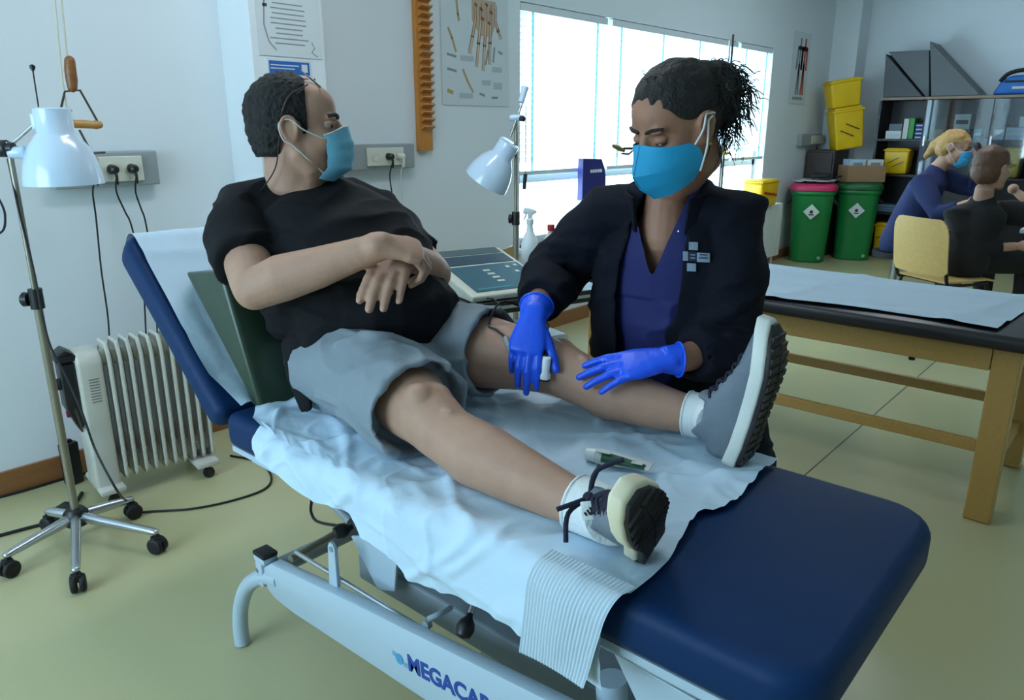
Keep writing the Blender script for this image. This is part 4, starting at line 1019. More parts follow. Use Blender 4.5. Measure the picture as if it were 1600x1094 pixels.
# ================================================================== treatment couch
vinyl = M('royal_blue_vinyl', (3, 43, 86), 0.55, var=0.06, vscale=3, bump=0.04, bscale=90, spec=0.22)
frame_w = M('white_powder_coat', (176, 194, 208), 0.35, var=0.02)
frame_g = M('grey_powder_coat', (134, 144, 152), 0.45, var=0.04)
ZB = 0.75
BX0, BX1, BF, BH = 0.80, 1.40, 0.215, 1.625
BED = thing('treatment_couch', (1.1, 1.0, 0), 'blue vinyl treatment couch on white metal frame with raised backrest', 'couch')
def rounded_rect(x0, x1, y0, y1, rs):
    """rs: radius at (x0y0, x1y0, x1y1, x0y1)"""
    out = []
    for (cx, cy, a0), r in zip(((x0, y0, math.pi), (x1, y0, 1.5*math.pi), (x1, y1, 0), (x0, y1, 0.5*math.pi)), rs):
        ox = cx + (r if cx == x0 else -r); oy = cy + (r if cy == y0 else -r)
        for k in range(7):
            q = a0 + 0.5*math.pi*k/6; out.append((ox+r*math.cos(q), oy+r*math.sin(q)))
    return out
o_ = rounded_rect(BX0, BX1, BF, BH, (0.07, 0.09, 0.03, 0.03))
MB().prism([Vector((x, y, ZB-0.085)) for x, y in o_], Z_*0.085).build('leg_cushion', vinyl, BED, bevel=0.024, seg=4, angle=60)
MB().prism([Vector((x, y, ZB-0.100)) for x, y in rounded_rect(BX0+0.012, BX1-0.012, BF+0.02, BH-0.0, (0.05, 0.05, 0.01, 0.01))], Z_*0.014).build('board', frame_w, BED, smooth=False)
# backrest
hinge = Vector((0, 1.645, ZB-0.005)); btop = Vector((0, 2.085, 1.135)); be = (btop-hinge).normalized(); bn = X_.cross(be)
BL = (btop-hinge).length
def bp(x, s, n): return Vector((x, 0, 0)) + hinge + be*s + bn*n
MB().prism([bp(x, s, -0.075) for x, s in rounded_rect(BX0, BX1, -0.01, BL, (0.03, 0.03, 0.06, 0.06))], bn*0.075).build('backrest_cushion', vinyl, BED, bevel=0.024, seg=4, angle=60)
MB().prism([bp(x, s, -0.092) for x, s in rounded_rect(BX0+0.03, BX1-0.03, 0.02, BL-0.03, (0.02,)*4)], bn*0.016).build('backrest_board', frame_w, BED, smooth=False)
MB().box2((BX0+0.05, BF+0.05, ZB-0.14), (BX0+0.08, BH-0.02, ZB-0.10)).build('side_rail', frame_w, BED, smooth=False, bevel=0.003)
MB().box2((BX1-0.08, BF+0.05, ZB-0.14), (BX1-0.05, BH-0.02, ZB-0.10)).build('side_rail', frame_w, BED, smooth=False, bevel=0.003)
for yy in (0.35, 0.9, 1.45): MB().box2((BX0+0.081, yy, ZB-0.135), (BX1-0.081, yy+0.04, ZB-0.101)).build('cross_rail', frame_w, BED, smooth=False)
MB().tube([bp(0.95, 0.35, -0.09), Vector((0.95, 1.5, 0.55)), Vector((0.95, 1.35, 0.5))], 0.012, 10).build('backrest_strut', frame_g, BED)
# lower frame: curved legs, tapered side beams
for X in (0.85, 1.345):
    MB().loft(spline([(X, 1.765, 0.004), (X, 1.765, 0.06), (X, 1.745, 0.14), (X, 1.69, 0.225), (X, 1.60, 0.29), (X, 1.52, 0.315)], 5), [0.021]*26, side=X_, n=16, cap='flat').build('curved_leg', frame_w, BED)
    MB().loft(spline([(X, 0.36, 0.004), (X, 0.36, 0.06), (X, 0.38, 0.14), (X, 0.43, 0.22), (X, 0.50, 0.30)], 5), [0.021]*21, side=X_, n=16, cap='flat').build('curved_leg', frame_w, BED)
    bm_ = MB().prism([Vector((X-0.017, y, z)) for y, z in ((1.565, 0.275), (1.575, 0.335), (1.535, 0.362), (1.20, 0.405), (0.63, 0.468), (0.52, 0.472), (0.46, 0.44), (0.46, 0.29), (0.96, 0.280), (1.45, 0.258), (1.53, 0.262))], X_*0.034)
    bm_.build('side_beam', frame_w, BED, bevel=0.007, seg=2)
    MB().box((X, 1.585, 0.352), (0.04, 0.05, 0.016)).box((X, 1.592, 0.31), (0.038, 0.03, 0.07)).build('end_cap', black_p if False else frame_w, BED, bevel=0.003)
    MB().box((X, 1.585, 0.366), (0.042, 0.052, 0.012)).build('rubber_cap', black_r, BED, bevel=0.003)
    MB().cyl((X-0.019, 1.60, 0.316), (X-0.016, 1.60, 0.316), 0.007, n=12).build('bolt', frame_g, BED)
for yy, zz in ((1.555, 0.33), (0.52, 0.33)):
    MB().cyl((0.87, yy, zz), (1.33, yy, zz), 0.022).build('cross_tube', frame_g, BED)
MB().cyl((0.87, 1.50, 0.372), (1.33, 1.56, 0.372), 0.010).build('cross_rod', steel_pole, BED)
# chrome release rod with brackets and pedals
MB().cyl((0.868, 1.47, 0.405), (0.868, 0.25, 0.425), 0.0055, n=10).build('release_rod', chrome, BED)
pb_ = onx(520, 855, 0.862); pe_ = onx(522, 918, 0.862)
MB().prism([Vector((0.856, pb_.y+0.012, pb_.z-0.0)), Vector((0.856, pb_.y+0.006, pb_.z+0.012)), Vector((0.856, pb_.y-0.006, pb_.z+0.012)), Vector((0.856, pb_.y-0.014, pb_.z)), Vector((0.856, pe_.y-0.022, pe_.z-0.02)), Vector((0.856, pe_.y+0.012, pe_.z-0.02))], X_*0.01).build('link_plate', frame_w, BED, bevel=0.002)
MB().cyl((0.854, pb_.y-0.002, pb_.z-0.002), (0.870, pb_.y-0.002, pb_.z-0.002), 0.007, n=12).build('bolt', frame_g, BED)
# grey lift channel, gussets
MB().prism([Vector((0.97, 1.36, 0.33)), Vector((0.97, 1.36, 0.40)), Vector((0.97, 0.35, 0.40)), Vector((0.97, 0.35, 0.33))], X_*0.24).build('lift_channel', frame_g, BED, smooth=False, bevel=0.006)
MB().prism([Vector((1.02, 1.25, 0.40)), Vector((1.02, 1.15, 0.40)), Vector((1.02, 0.72, 0.62)), Vector((1.02, 0.82, 0.62))], X_*0.14).build('lift_arm', frame_g, BED, smooth=False, bevel=0.006)
MB().box((1.09, 0.78, 0.28), (0.16, 0.42, 0.10)).build('motor_box', M('pale_grey_motor', (176, 184, 186), 0.5), BED, bevel=0.012)
def gusset(pxs, X, t=0.008):
    MB().prism([onx(x, y, X) for x, y in pxs], X_*t).build('gusset', frame_w, BED, smooth=False, bevel=0.002)
gusset(((548, 838), (622, 838), (616, 925), (590, 922)), 0.93)
gusset(((958, 1020), (1090, 1096), (1085, 1130), (1010, 1130)), 0.872)
MB().cyl(onx(955, 1060, 0.93), onx(955, 1060, 0.93)+Vector((0, -0.02, -0.20)), 0.028).build('lift_column', frame_w, BED)
def pedal(px, X, d):
    c = onx(*px, X)
    MB().lathe(c, d, [(0.003, -0.02), (0.014, -0.016), (0.019, 0.0), (0.016, 0.012), (0.008, 0.022), (0.006, 0.03)], n=20).build('release_knob', black_p, BED)
    MB().cyl(c+Vector(d).normalized()*0.02, c+Vector(d).normalized()*0.10, 0.006, n=10).build('release_lever', chrome, BED)
pedal((727, 982), 0.885, (0.3, 0.1, 0.25))
pedal((533, 830), 0.93, (0.6, -0.15, 0.05))
l0 = onx(668, 968, 0.87); MB().tube([l0, onx(690, 958, 0.90), onx(704, 950, 0.95)], 0.006, 10, 4).build('release_lever', frame_w, BED)
l1 = onx(664, 978, 0.866); MB().cyl(l1, l1+X_*0.012, 0.010, n=12).build('bolt', frame_g, BED)
MB().tube([onx(487, 782, 1.0), onx(486, 800, 1.0), onx(496, 815, 0.98), onx(530, 822, 0.94)], 0.004, 8, 6).build('hand_switch_cable', cable_m, BED)
# lettering and emblem on the near beam
lt = M('royal_blue_print', (24, 66, 150), 0.4); lt2 = M('light_blue_print', (70, 150, 196), 0.4)
Xs = 0.8323
o_ = onx(638, 1046, Xs); e_ = onx(728, 1096, Xs)
dr = (Vector((0, e_.y-o_.y, e_.z-o_.z))).normalized(); upd = Vector((0, 0.12, 1)); upd = (upd-dr*upd.dot(dr)).normalized()
text_mesh('lettering', 'MEGACAR', 0.051, (Xs, o_.y, o_.z), dr, upd, lt, BED, 0.0018, 0.0004)
em = onx(624, 1030, Xs)
MB().lathe(em, -X_, [(0.008, 0), (0.012, 0.0003), (0.012, 0.0008), (0.008, 0.001)], n=24).build('emblem', lt2, BED, smooth=False)
MB().lathe(em, -X_, [(0.001, 0), (0.006, 0.0003), (0.006, 0.0008), (0.001, 0.001)], n=18).build('emblem', lt, BED, smooth=False)
sw = MB()
for k_ in range(3):
    p_ = em + dr*-0.022 + upd*(0.010-0.004*k_)
    sw.add([p_, p_+dr*0.014, p_+dr*0.014+upd*0.002, p_+upd*0.002], [(0, 1, 2, 3)])
    p_ = em + dr*0.012 - upd*(0.012-0.004*k_)
    sw.add([p_, p_+dr*0.014, p_+dr*0.014+upd*0.002, p_+upd*0.002], [(0, 1, 2, 3)])
sw.build('emblem_stripes', lt2, BED, smooth=False)

# ---- green wedge cushion against the backrest
olive = M('dark_olive_vinyl', (44, 62, 46), 0.32, var=0.1, vscale=5, bump=0.05, bscale=40)
WG = thing('wedge_cushion', (1.1, 1.7, 0.8), 'dark green vinyl wedge cushion between the man and the backrest', 'cushion')
# the back of the wedge lies on the backrest; its two ends are drawn in
_end = ((1.568, 0.758), (1.845, 1.055), (1.68, 1.075), (1.66, 1.065), (1.545, 0.758))
_mid = ((1.652, 0.760), (1.955, 1.028), (1.69, 1.075), (1.66, 1.065), (1.545, 0.758))
_w = MB(); _vs = [Vector((x, y, z)) for x, pr in ((0.855, _end), (0.925, _mid), (1.285, _mid), (1.355, _end)) for y, z in pr]
_w.add(_vs, [tuple(range(5)), tuple(range(19, 14, -1))] + [(i*5+j, i*5+(j+1) % 5, i*5+5+(j+1) % 5, i*5+5+j) for i in range(3) for j in range(5)])
_w.build('cushion_cover', olive, WG, bevel=0.012, seg=3)
# ---- paper over the backrest
pap2 = M('couch_paper_white', (194, 216, 234), 0.75, var=0.03, vscale=10, bump=0.45, bscale=16, detail=5)
rows = []
for i in range(61):
    v = i/60; s_ = lerp(0.016, BL+0.14, v); r_ = []
    for j in range(41):
        u = j/40
        x = lerp(BX0+0.018+0.018*v, BX1-0.01, u)
        wz = 0.006*(noise.noise(Vector((x*9, s_*6, 0)))+0.6) + 0.004*max(0, math.sin(s_*23+x*3))**12 + 0.008*max(0, math.sin(x*16+1.0+s_*2.5))**14
        if x > 0.87 and 0.02 < s_ < 0.42: wz *= 0.25          # pressed flat by the wedge
        # over the rounded head end of the cushion, then hanging down behind it
        rad = 0.040; s0_ = BL-rad+0.006; n0_ = 0.005-rad
        if s_ <= s0_: p = bp(x, s_, 0.005+wz)
        else:
            q = s_-s0_; an = min(q/rad, math.pi/2)
            p = bp(x, s0_+(rad+wz)*math.sin(an), n0_+(rad+wz)*math.cos(an))
            if q > rad*math.pi/2:
                q2 = q-rad*math.pi/2; p -= bn*min(q2, 0.062); p -= Z_*max(0, q2-0.062)
        if v < 0.12:
            k_ = (0.12-v)/0.12; p += Vector((0, -0.080*k_, 0.008*(1+math.sin(u*30))*k_)); p.z = max(p.z, ZB+0.010)
        r_.append(p)
    rows.append(r_)
BPAPER = tag(MB().grid(rows).build('backrest_paper', pap2, angle=180), 'creased white paper sheet draped over the raised blue backrest', 'paper sheet')

# ---- paper over the seat, hanging down the near side
hang_px = [(392, 700), (430, 742), (500, 790), (555, 812), (575, 850), (625, 880), (650, 918), (690, 938), (745, 960), (800, 986), (850, 1025), (890, 1058), (938, 1088)]
hy = []; hz_ = []
for x, y in hang_px:
    p = onx(x, y, BX0-0.012); hy.append(p.y); hz_.append(p.z)
idx = sorted(range(len(hy)), key=lambda k: hy[k]); hy = [hy[k] for k in idx]; hz_ = [hz_[k] for k in idx]
end_px = [(992, 928), (1022, 902), (1045, 878), (1070, 838), (1090, 806), (1125, 798), (1152, 784), (1172, 762), (1196, 738)]
ex_ = []; ey_ = []
for x, y in end_px:
    p = onz(x, y, ZB+0.004); ex_.append(p.x); ey_.append(p.y)
idx = sorted(range(len(ex_)), key=lambda k: ex_[k]); ex_ = [ex_[k] for k in idx]; ey_ = [ey_[k] for k in idx]
def wrinkle(x, y):
    w = 0.006*(noise.noise(Vector((x*7, y*5, 3.1)))+0.5)
    w += 0.006*max(0, 1-abs(noise.noise(Vector((x*4+y*3, y*3-x*2, 7.7)))*8))          # sharp creases
    w += 0.0035*max(0, 1-abs(noise.noise(Vector((x*9, y*7, 1.2)))*10))
    w += 0.007*max(0, math.sin((x*0.8+y)*21+2*math.sin(x*5)))**18 + 0.006*max(0, math.sin((y*0.5-x)*24+1.5*math.sin(y*6)))**18
    w += 0.005*max(0, 1-abs(noise.noise(Vector((x*3-y*8, y*3+x*6, 5.4)))*7))
    return w
rows = []
NV, NT, NS = 150, 70, 34
Y1s = 1.585
for i in range(NV+1):
    v = i/NV; r_ = []
    for j in range(NT+NS+1):
        if j <= NT:
            x = lerp(BX1-0.004, BX0+0.012, j/NT)
            yend = interp(ex_, ey_, x)
            yst = Y1s - 0.03*math.sin(x*12) - 0.10*max(0, (0.9-x)/0.1)
            y = lerp(yend, yst, v)
            z = ZB + 0.003 + wrinkle(x, y)
            up_ = max(0, (y-1.42)/0.18)*max(0, min(1, (1.575-y)/0.04)); z += 0.035*up_*max(0, (1.0-x)/0.2)*(0.6+0.4*math.sin(x*60))
            lift = max(0, 1-abs(v)/0.04); z += 0.004*lift*abs(math.sin(x*14))
            r_.append(Vector((x, y, z)))
        else:
            q = (j-NT)/NS
            yend = ey_[0]+0.02; yst = Y1s-0.13
            y = lerp(yend, yst, v)
            zb = interp(hy, hz_, y)
            # over the rounded edge then straight down
            L = max(0.03, ZB - zb); d = q*L
            rad = 0.03
            if d < rad*1.57: an = d/rad; x = BX0+0.012-rad*math.sin(an); z = ZB+0.003-rad*(1-math.cos(an))
            else: x = BX0+0.012-rad; z = ZB+0.003-rad-(d-rad*1.57)
            x -= 0.002 + 0.9*wrinkle(z*1.0+2, y)+0.012*q*(0.5+0.5*math.sin(y*21))*(1 if L > .06 else .3)
            if z < ZB-0.10: x += 0.020*min(1, (ZB-0.10-z)/0.05)*(0.5+0.5*math.sin(y*9+1))
            # blend first rows to the top part
            r_.append(Vector((x, y, z+wrinkle(x, y)*max(0, 1-q*3))))
    rows.append(r_)
SHEET = tag(MB().grid(rows).build('couch_paper_sheet', pap2, angle=180), 'large crumpled white paper sheet under the man hanging down the couch side', 'paper sheet')
# ---- ribbed paper towel hanging at the end of the sheet
rows = []
tx = [(880, 900), (980, 928)]
ya_, yb_ = onx(872, 905, BX0-0.02).y, onx(978, 935, BX0-0.02).y
for i in range(121):
    v = i/120; r_ = []
    for j in range(40):
        q = j/39; d = q*0.19
        rad = 0.036
        y = lerp(onx(868, 900, BX0).y+0.02, onx(975, 925, BX0).y-0.01, v) 
        s_ = d-0.02
        if s_ < 0: x = BX0+0.016-s_; z = ZB+0.016
        elif s_ < rad*1.57: an = s_/rad; x = BX0+0.016-rad*math.sin(an); z = ZB+0.016-rad*(1-math.cos(an))
        else: x = BX0+0.016-rad; z = ZB+0.016-rad-(s_-rad*1.57)
        n_ = 0.0008*math.sin(v*2*math.pi*22+2*noise.noise(Vector((y*6, z*6, 4)))) + 0.010*noise.noise(Vector((y*9, z*9, 2)))
        x -= 0.024+n_+0.006*q; z += (n_ if s_ < 0 else 0)+0.010*max(0, 1-q*3)
        y += 0.03*q*(v-0.3)+0.02*q
        r_.append(Vector((x, y, z)))
    rows.append(r_)
rib = M('ribbed_tissue', (184, 202, 214), 0.85, var=0.02, bump=0.2, bscale=60)
tag(MB().grid(rows).build('ribbed_paper_towel', rib, angle=180), 'ribbed white paper towel hanging over the couch edge below the cream-soled shoe', 'paper towel')
# ---- ointment tube
t0, t1 = onz(922, 716, ZB+0.018), onz(1018, 738, ZB+0.014)
td = (t1-t0); td.z = 0; tl = td.length; td.normalize(); tw = Z_.cross(td)
TU = thing('ointment_tube', (t0+t1)/2, 'white and green ointment tube lying on the couch paper', 'tube')
zc_ = ZB+0.026
c_ = Vector((t0.x, t0.y, zc_))
MB().loft([c_+td*0.012, c_+td*0.03, c_+td*tl*0.6, c_+td*tl*0.9, c_+td*tl], [(0.016, 0.015), (0.017, 0.016), (0.019, 0.011), (0.021, 0.005), (0.022, 0.002)], side=tw, n=24, cap='flat').build('tube_body', whc, TU)
MB().lathe(c_-td*0.008, td, [(0.010, 0), (0.013, 0.001), (0.014, 0.02), (0.012, 0.021)], n=20).build('cap', plas, TU)
gb = MB()
rows = []
for i in range(13):
    s_ = lerp(0.028, tl*0.93, i/12); a0 = interp([0.03, tl*0.6, tl*0.9, tl], [0.017, 0.019, 0.021, 0.022], s_)+0.0005; b0 = interp([0.03, tl*0.6, tl*0.9, tl], [0.016, 0.011, 0.005, 0.002], s_)+0.0006
    rows.append([c_+td*s_+tw*(a0*math.cos(q))+Z_*(b0*math.sin(q)) for q in [math.radians(d) for d in range(112, 196, 8)]] if tw.dot(EYE-c_) < 0 else [c_+td*s_+tw*(a0*math.cos(q))+Z_*(b0*math.sin(q)) for q in [math.radians(d) for d in range(-16, 68, 8)]])
gb.grid(rows).build('green_print', M('bottle_green_print', (30, 82, 58), 0.45), TU)
sg = -1 if tw.dot(EYE-c_) < 0 else 1
xd = td if (td.dot(RIGHT) > 0) else -td
MB().box(c_+td*tl*0.25+tw*sg*0.012+Z_*0.0165, (0.03, 0.008, 0.002), Matrix((td, tw, Z_)).transposed()).build('printed_word', whc, TU, smooth=False)
MB().box(c_+td*tl*0.80+tw*sg*0.015+Z_*0.008, (0.022, 0.008, 0.002), Matrix((td, tw, Z_)).transposed()).build('printed_word', whc, TU, smooth=False)
# ================================================================== people
def skin(name, rgb, rough=0.55): return M(name, rgb, rough, var=0.16, vscale=22, bump=0.08, bscale=120, sub=0.12, spec=0.35)
skin_m = skin('skin_tan', (178, 139, 118)); skin_n = skin('skin_olive', (156, 112, 90)); skin_b = skin('skin_pale', (180, 140, 120))
hair_dk = M('dark_brown_hair', (15, 13, 13), 0.75, var=0.5, vscale=60, bump=0.5, bscale=140, detail=6)
hair_bk = M('black_brown_hair', (13, 9, 9), 0.65, var=0.4, vscale=50, bump=0.5, bscale=160, detail=6)
eye_w = M('eye_white', (150, 142, 136), 0.2); eye_d = M('dark_iris', (44, 30, 24), 0.2)
mask_s = M('surgical_mask_blue', (116, 186, 214), 0.7, var=0.04, vscale=20); mask_f = M('turquoise_mask', (22, 150, 196), 0.7, var=0.05, vscale=30)
loop_m = M('white_elastic', (214, 216, 216), 0.7)

class Head:
    def __init__(s, c, f, u, k=1.0, ear_in=0.0):
        s.c = Vector(c); s.f = Vector(f).normalized(); u = Vector(u); s.u = (u-s.f*u.dot(s.f)).normalized(); s.l = s.u.cross(s.f); s.k = k
    def p(s, f, l, u): return s.c + (s.f*f + s.l*l + s.u*u)*s.k
    def loc(s, q): q = (q-s.c)/s.k; return q.dot(s.f), q.dot(s.l), q.dot(s.u)
    def e(s, mb, c, r, tiltf=0.0):
        f, u = s.f, s.u
        if tiltf: f = s.f*math.cos(tiltf)+s.u*math.sin(tiltf); u = s.u*math.cos(tiltf)-s.f*math.sin(tiltf)
        mb.ell(s.p(*c), [q*s.k for q in r], f, s.l, u, 20, 14)
    def flesh(s, mb, jowl=0.0):
        e = s.e
        e(mb, (-0.012, 0, 0.035), (0.098, 0.076, 0.086))
        e(mb, (0.020, 0, 0.045), (0.076, 0.068, 0.066))
        e(mb, (0.034, 0, -0.025), (0.060, 0.062, 0.078))
        e(mb, (0.040, 0, -0.078), (0.050, 0.046+jowl, 0.036))
        e(mb, (0.062, 0, -0.098), (0.028, 0.028, 0.020))
        for sg in (-1, 1):
            e(mb, (0.058, 0.038*sg, -0.030), (0.028, 0.026, 0.030))
            mb.loft([s.p(-0.006, 0.058*sg, -0.015), s.p(0.004, (0.054+jowl*.6)*sg, -0.055), s.p(0.030, (0.043+jowl*.7)*sg, -0.088), s.p(0.060, 0.018*sg, -0.102)], [0.020*s.k, 0.021*s.k, 0.022*s.k, 0.018*s.k], n=14)
            e(mb, (0.028, 0.020*sg, -0.048), (0.052, 0.046+jowl*0.5, 0.056))
            e(mb, (0.083, 0.030*sg, 0.026), (0.013, 0.024, 0.009))
            # ear: rim + lobe + shell
            ey = 0.078*sg
            e(mb, (-0.010, ey, -0.004), (0.017, 0.006, 0.030), 0.15)
            ring = [(0.006, ey, -0.018), (0.010, ey+0.004*sg, 0.008), (0.0, ey+0.008*sg, 0.026), (-0.016, ey+0.011*sg, 0.027), (-0.026, ey+0.010*sg, 0.012), (-0.022, ey+0.007*sg, -0.012), (-0.010, ey+0.003*sg, -0.030), (0.002, ey, -0.032)]
            mb.tube(spline([s.p(*q) for q in ring], 4), 0.0048*s.k, 8)
        mb.loft([s.p(0.088, 0, 0.022), s.p(0.100, 0, 0.0), s.p(0.113, 0, -0.024), s.p(0.108, 0, -0.036)], [(0.008*s.k, 0.010*s.k), (0.011*s.k, 0.010*s.k), (0.016*s.k, 0.012*s.k), (0.014*s.k, 0.008*s.k)], side=s.l, n=14)
        e(mb, (0.090, 0, -0.062), (0.012, 0.024, 0.008)); e(mb, (0.087, 0, -0.074), (0.011, 0.020, 0.007))
    def eyes(s, parent, closed=False):
        for sg in (-1, 1):
            if not closed:
                w_ = MB(); s.e(w_, (0.0735, 0.031*sg, 0.008), (0.0125, 0.0135, 0.0095)); ew = w_.build('eye', eye_w, parent)
                w_ = MB(); s.e(w_, (0.0825, 0.033*sg, 0.008), (0.005, 0.0066, 0.0066)); w_.build('iris', eye_d, ew)
                w_ = MB(); s.e(w_, (0.0775, 0.031*sg, 0.0140), (0.0150, 0.017, 0.0075)); w_.build('eyelid', MATS[s.skin], ew)
            else:
                w_ = MB(); s.e(w_, (0.078, 0.031*sg, 0.006), (0.0145, 0.0155, 0.0105)); ew = w_.build('eyelid', MATS[s.skin], parent)
                pts = [s.p(0.0885-0.010*q*q, (0.031+0.015*q)*sg, -0.0015-0.001*(1-q*q)) for q in (-1, -.6, -.2, .2, .6, 1)]
                MB().tube(spline(pts, 3), 0.0016, 6).build('eyelashes', eye_d, ew)
    def brows(s, parent, mat, r=0.0042):
        for sg in (-1, 1):
            MB().tube(spline([s.p(0.096, 0.012*sg, 0.026), s.p(0.094, 0.030*sg, 0.032), s.p(0.080, 0.050*sg, 0.029)], 5), r*s.k, 8).build('eyebrow', mat, parent)

def hand(mb, wrist, kn, nrm, left, curls, thumb, k=1.0, r=1.0, spread=0.06):
    """wrist, kn = knuckle centre; nrm = back-of-hand normal; curls: 4 x (a1,a2,a3) degrees towards the palm; thumb: (side, fwd, down, bend)"""
    wrist = Vector(wrist); kn = Vector(kn); d = (kn-wrist).normalized(); L = (kn-wrist).length
    n = Vector(nrm); n = (n-d*n.dot(d)).normalized(); s_ = d.cross(n) if left else n.cross(d)
    mb.loft([wrist-d*0.02, wrist, wrist+d*L*0.35, wrist+d*L*0.75, kn+d*0.004], [(0.029*k, 0.021*k), (0.029*k, 0.020*k), (0.036*k, 0.018*k), (0.042*k, 0.0155*k), (0.041*k, 0.012*k)], side=s_, n=18, k=2.5)
    offs = (0.030, 0.010, -0.0105, -0.0295); back = (-0.004, 0.003, -0.001, -0.010)
    lens = ((0.044, 0.027, 0.023), (0.049, 0.031, 0.024), (0.045, 0.029, 0.024), (0.036, 0.022, 0.021))
    rad = (0.0095, 0.0098, 0.0092, 0.0082)
    out = []
    for i in range(4):
        p = kn + s_*offs[i]*k + d*back[i]*k; ang = 0.0
        dd = (d + s_*(offs[i]/0.03)*spread).normalized()
        pts = [p-dd*0.02, p]; rr_ = [rad[i]*k*r, rad[i]*k*r*1.06]
        for j in range(3):
            ang += math.radians(curls[i][j]); seg = dd*math.cos(ang)-n*math.sin(ang)
            q = p+seg*lens[i][j]*k
            pts += [lerp(p, q, 0.5), q]; rr_ += [rad[i]*k*r*(0.95-0.08*j), rad[i]*k*r*(0.98-0.10*j)]; p = q
        mb.loft(pts, rr_, side=s_, n=12); out.append((p, seg, n*math.cos(ang)+dd*math.sin(ang)))
    tb = wrist+d*0.024*k+s_*0.022*k-n*0.006*k
    td_ = (s_*thumb[0]+d*thumb[1]-n*thumb[2]).normalized(); t2 = (td_+d*thumb[3]-n*0.1).normalized(); t3 = (t2+d*thumb[3]*0.5).normalized()
    p1 = tb+td_*0.042*k; p2 = p1+t2*0.034*k; p3 = p2+t3*0.026*k
    mb.loft([tb, lerp(tb, p1, .5), p1, lerp(p1, p2, .5), p2, p3], [0.017*k, 0.0155*k, 0.0125*k*r, 0.0112*k*r, 0.0112*k*r, 0.0088*k*r], side=n, n=12)
    return out, (d, n, s_)

def shoe(parent, heel, T, D, L=0.30, mats=None, name='shoe', laces=True, k=1.0, bow=False):
    """worn shoe: heel = back of the sole on its underside; T toe direction; D dorsum direction"""
    T = T.normalized(); D = (D-T*D.dot(T)).normalized(); Wd = T.cross(D)
    P_ = lambda t, w, d: heel + T*t*k + Wd*w*k + D*d*k
    up_m, mid_m, out_m, lace_m = mats
    out = [(0.0, 0.02), (0.012, 0.032), (0.05, 0.036), (0.10, 0.033), (0.15, 0.037), (0.20, 0.046), (0.24, 0.046), (0.275, 0.034), (0.295, 0.014)]
    outline = [(t, w) for t, w in out] + [(t, -w) for t, w in reversed(out)]
    def spring(t): return 0.030*max(0, (t-0.19)/0.105)**1.7 + 0.008*max(0, (0.03-t)/0.03)
    u_ = MB()
    secs = [(0.022, 0.058, 0.029, 0.040), (0.05, 0.066, 0.034, 0.050), (0.09, 0.068, 0.036, 0.052), (0.125, 0.062, 0.037, 0.046), (0.16, 0.053, 0.040, 0.036), (0.20, 0.047, 0.043, 0.028), (0.24, 0.047, 0.041, 0.023), (0.27, 0.050, 0.031, 0.017)]
    u_.loft([P_(t, 0, d) for t, d, a, b in secs], [(a*k, b*k) for t, d, a, b in secs], side=Wd, n=22, k=2.3)
    u_.loft([P_(0.052, 0, 0.07), P_(0.055, 0, 0.095), P_(0.062, 0, 0.108)], [(0.040*k, 0.034*k), (0.043*k, 0.036*k), (0.046*k, 0.037*k)], side=T, n=18, cap='flat')
    u_.loft([P_(0.108, 0, 0.095), P_(0.108, 0, 0.112), P_(0.108, 0, 0.128)], [(0.026*k, 0.010*k), (0.028*k, 0.009*k), (0.026*k, 0.007*k)], side=Wd, n=12)
    root = fuse(u_, name, up_m, parent, 0.004, 3)
    def sole(d0, d1, grow):
        m = MB(); n = len(outline); vs = []
        c_ = 0.145
        for dz in (d0, d1):
            for t, w in outline:
                tt = c_+(t-c_)*(1+grow); ww = w*(1+grow*1.6)
                hh = dz + spring(t)
                vs.append(P_(tt, ww, hh))
        fs = [(i, (i+1) % n, (i+1) % n+n, i+n) for i in range(n)]
        h = len(out)
        for o_ in (0, n):
            for i in range(h-1): fs.append((o_+i, o_+i+1, o_+n-2-i, o_+n-1-i))
        return m.add(vs, fs)
    sole(0.012, 0.040, 0.05).build('midsole', mid_m, root, bevel=0.006, seg=3)
    os_ = sole(0.002, 0.0118, 0.0).build('outsole', out_m, root, bevel=0.002)
    tr = MB()
    for i in range(15):
        t = 0.02+0.018*i; w = interp([a for a, b in out], [b for a, b in out], t)*0.94
        for sg in (-1, 1):
            c = P_(t, sg*w*0.55, 0.0+spring(t)); tr.box(c+D*0.003*k, (0.012*k, w*0.95*k, 0.006*k), Matrix((T, Wd, D)).transposed())
    tr.build('tread', out_m, root, smooth=False)
    if laces:
        lm = MB()
        for i in range(5):
            t = 0.115+0.022*i; dsurf = interp([0.09, 0.125, 0.16, 0.20, 0.24], [0.122, 0.110, 0.090, 0.077, 0.071], t)
            for sg in (-1, 1):
                lm.tube(spline([P_(t, 0.024*sg, dsurf-0.008), P_(t+0.009, 0.0, dsurf+0.004), P_(t+0.020, -0.022*sg, dsurf-0.014)], 4), 0.0034*k, 6)
        if bow:
            b0 = P_(0.108, 0, 0.126)
            for a1 in ((0.02, 0.05, 0.03), (0.01, 0.085, -0.01), (-0.02, -0.06, 0.02), (0.01, -0.085, -0.015)):
                lm.tube(spline([b0, P_(0.108+a1[0]*0.6, a1[1]*0.5, 0.126+0.014), P_(0.108+a1[0], a1[1], 0.126+a1[2])], 5), 0.0044*k, 7)
            lm.ell(b0, (0.012*k, 0.012*k, 0.010*k))
        lm.build('laces', lace_m, root)
    return root

def frustum_cloth(mb, pts, radii, side, k=2.2): mb.loft(pts, radii, side=side, n=28, k=k)

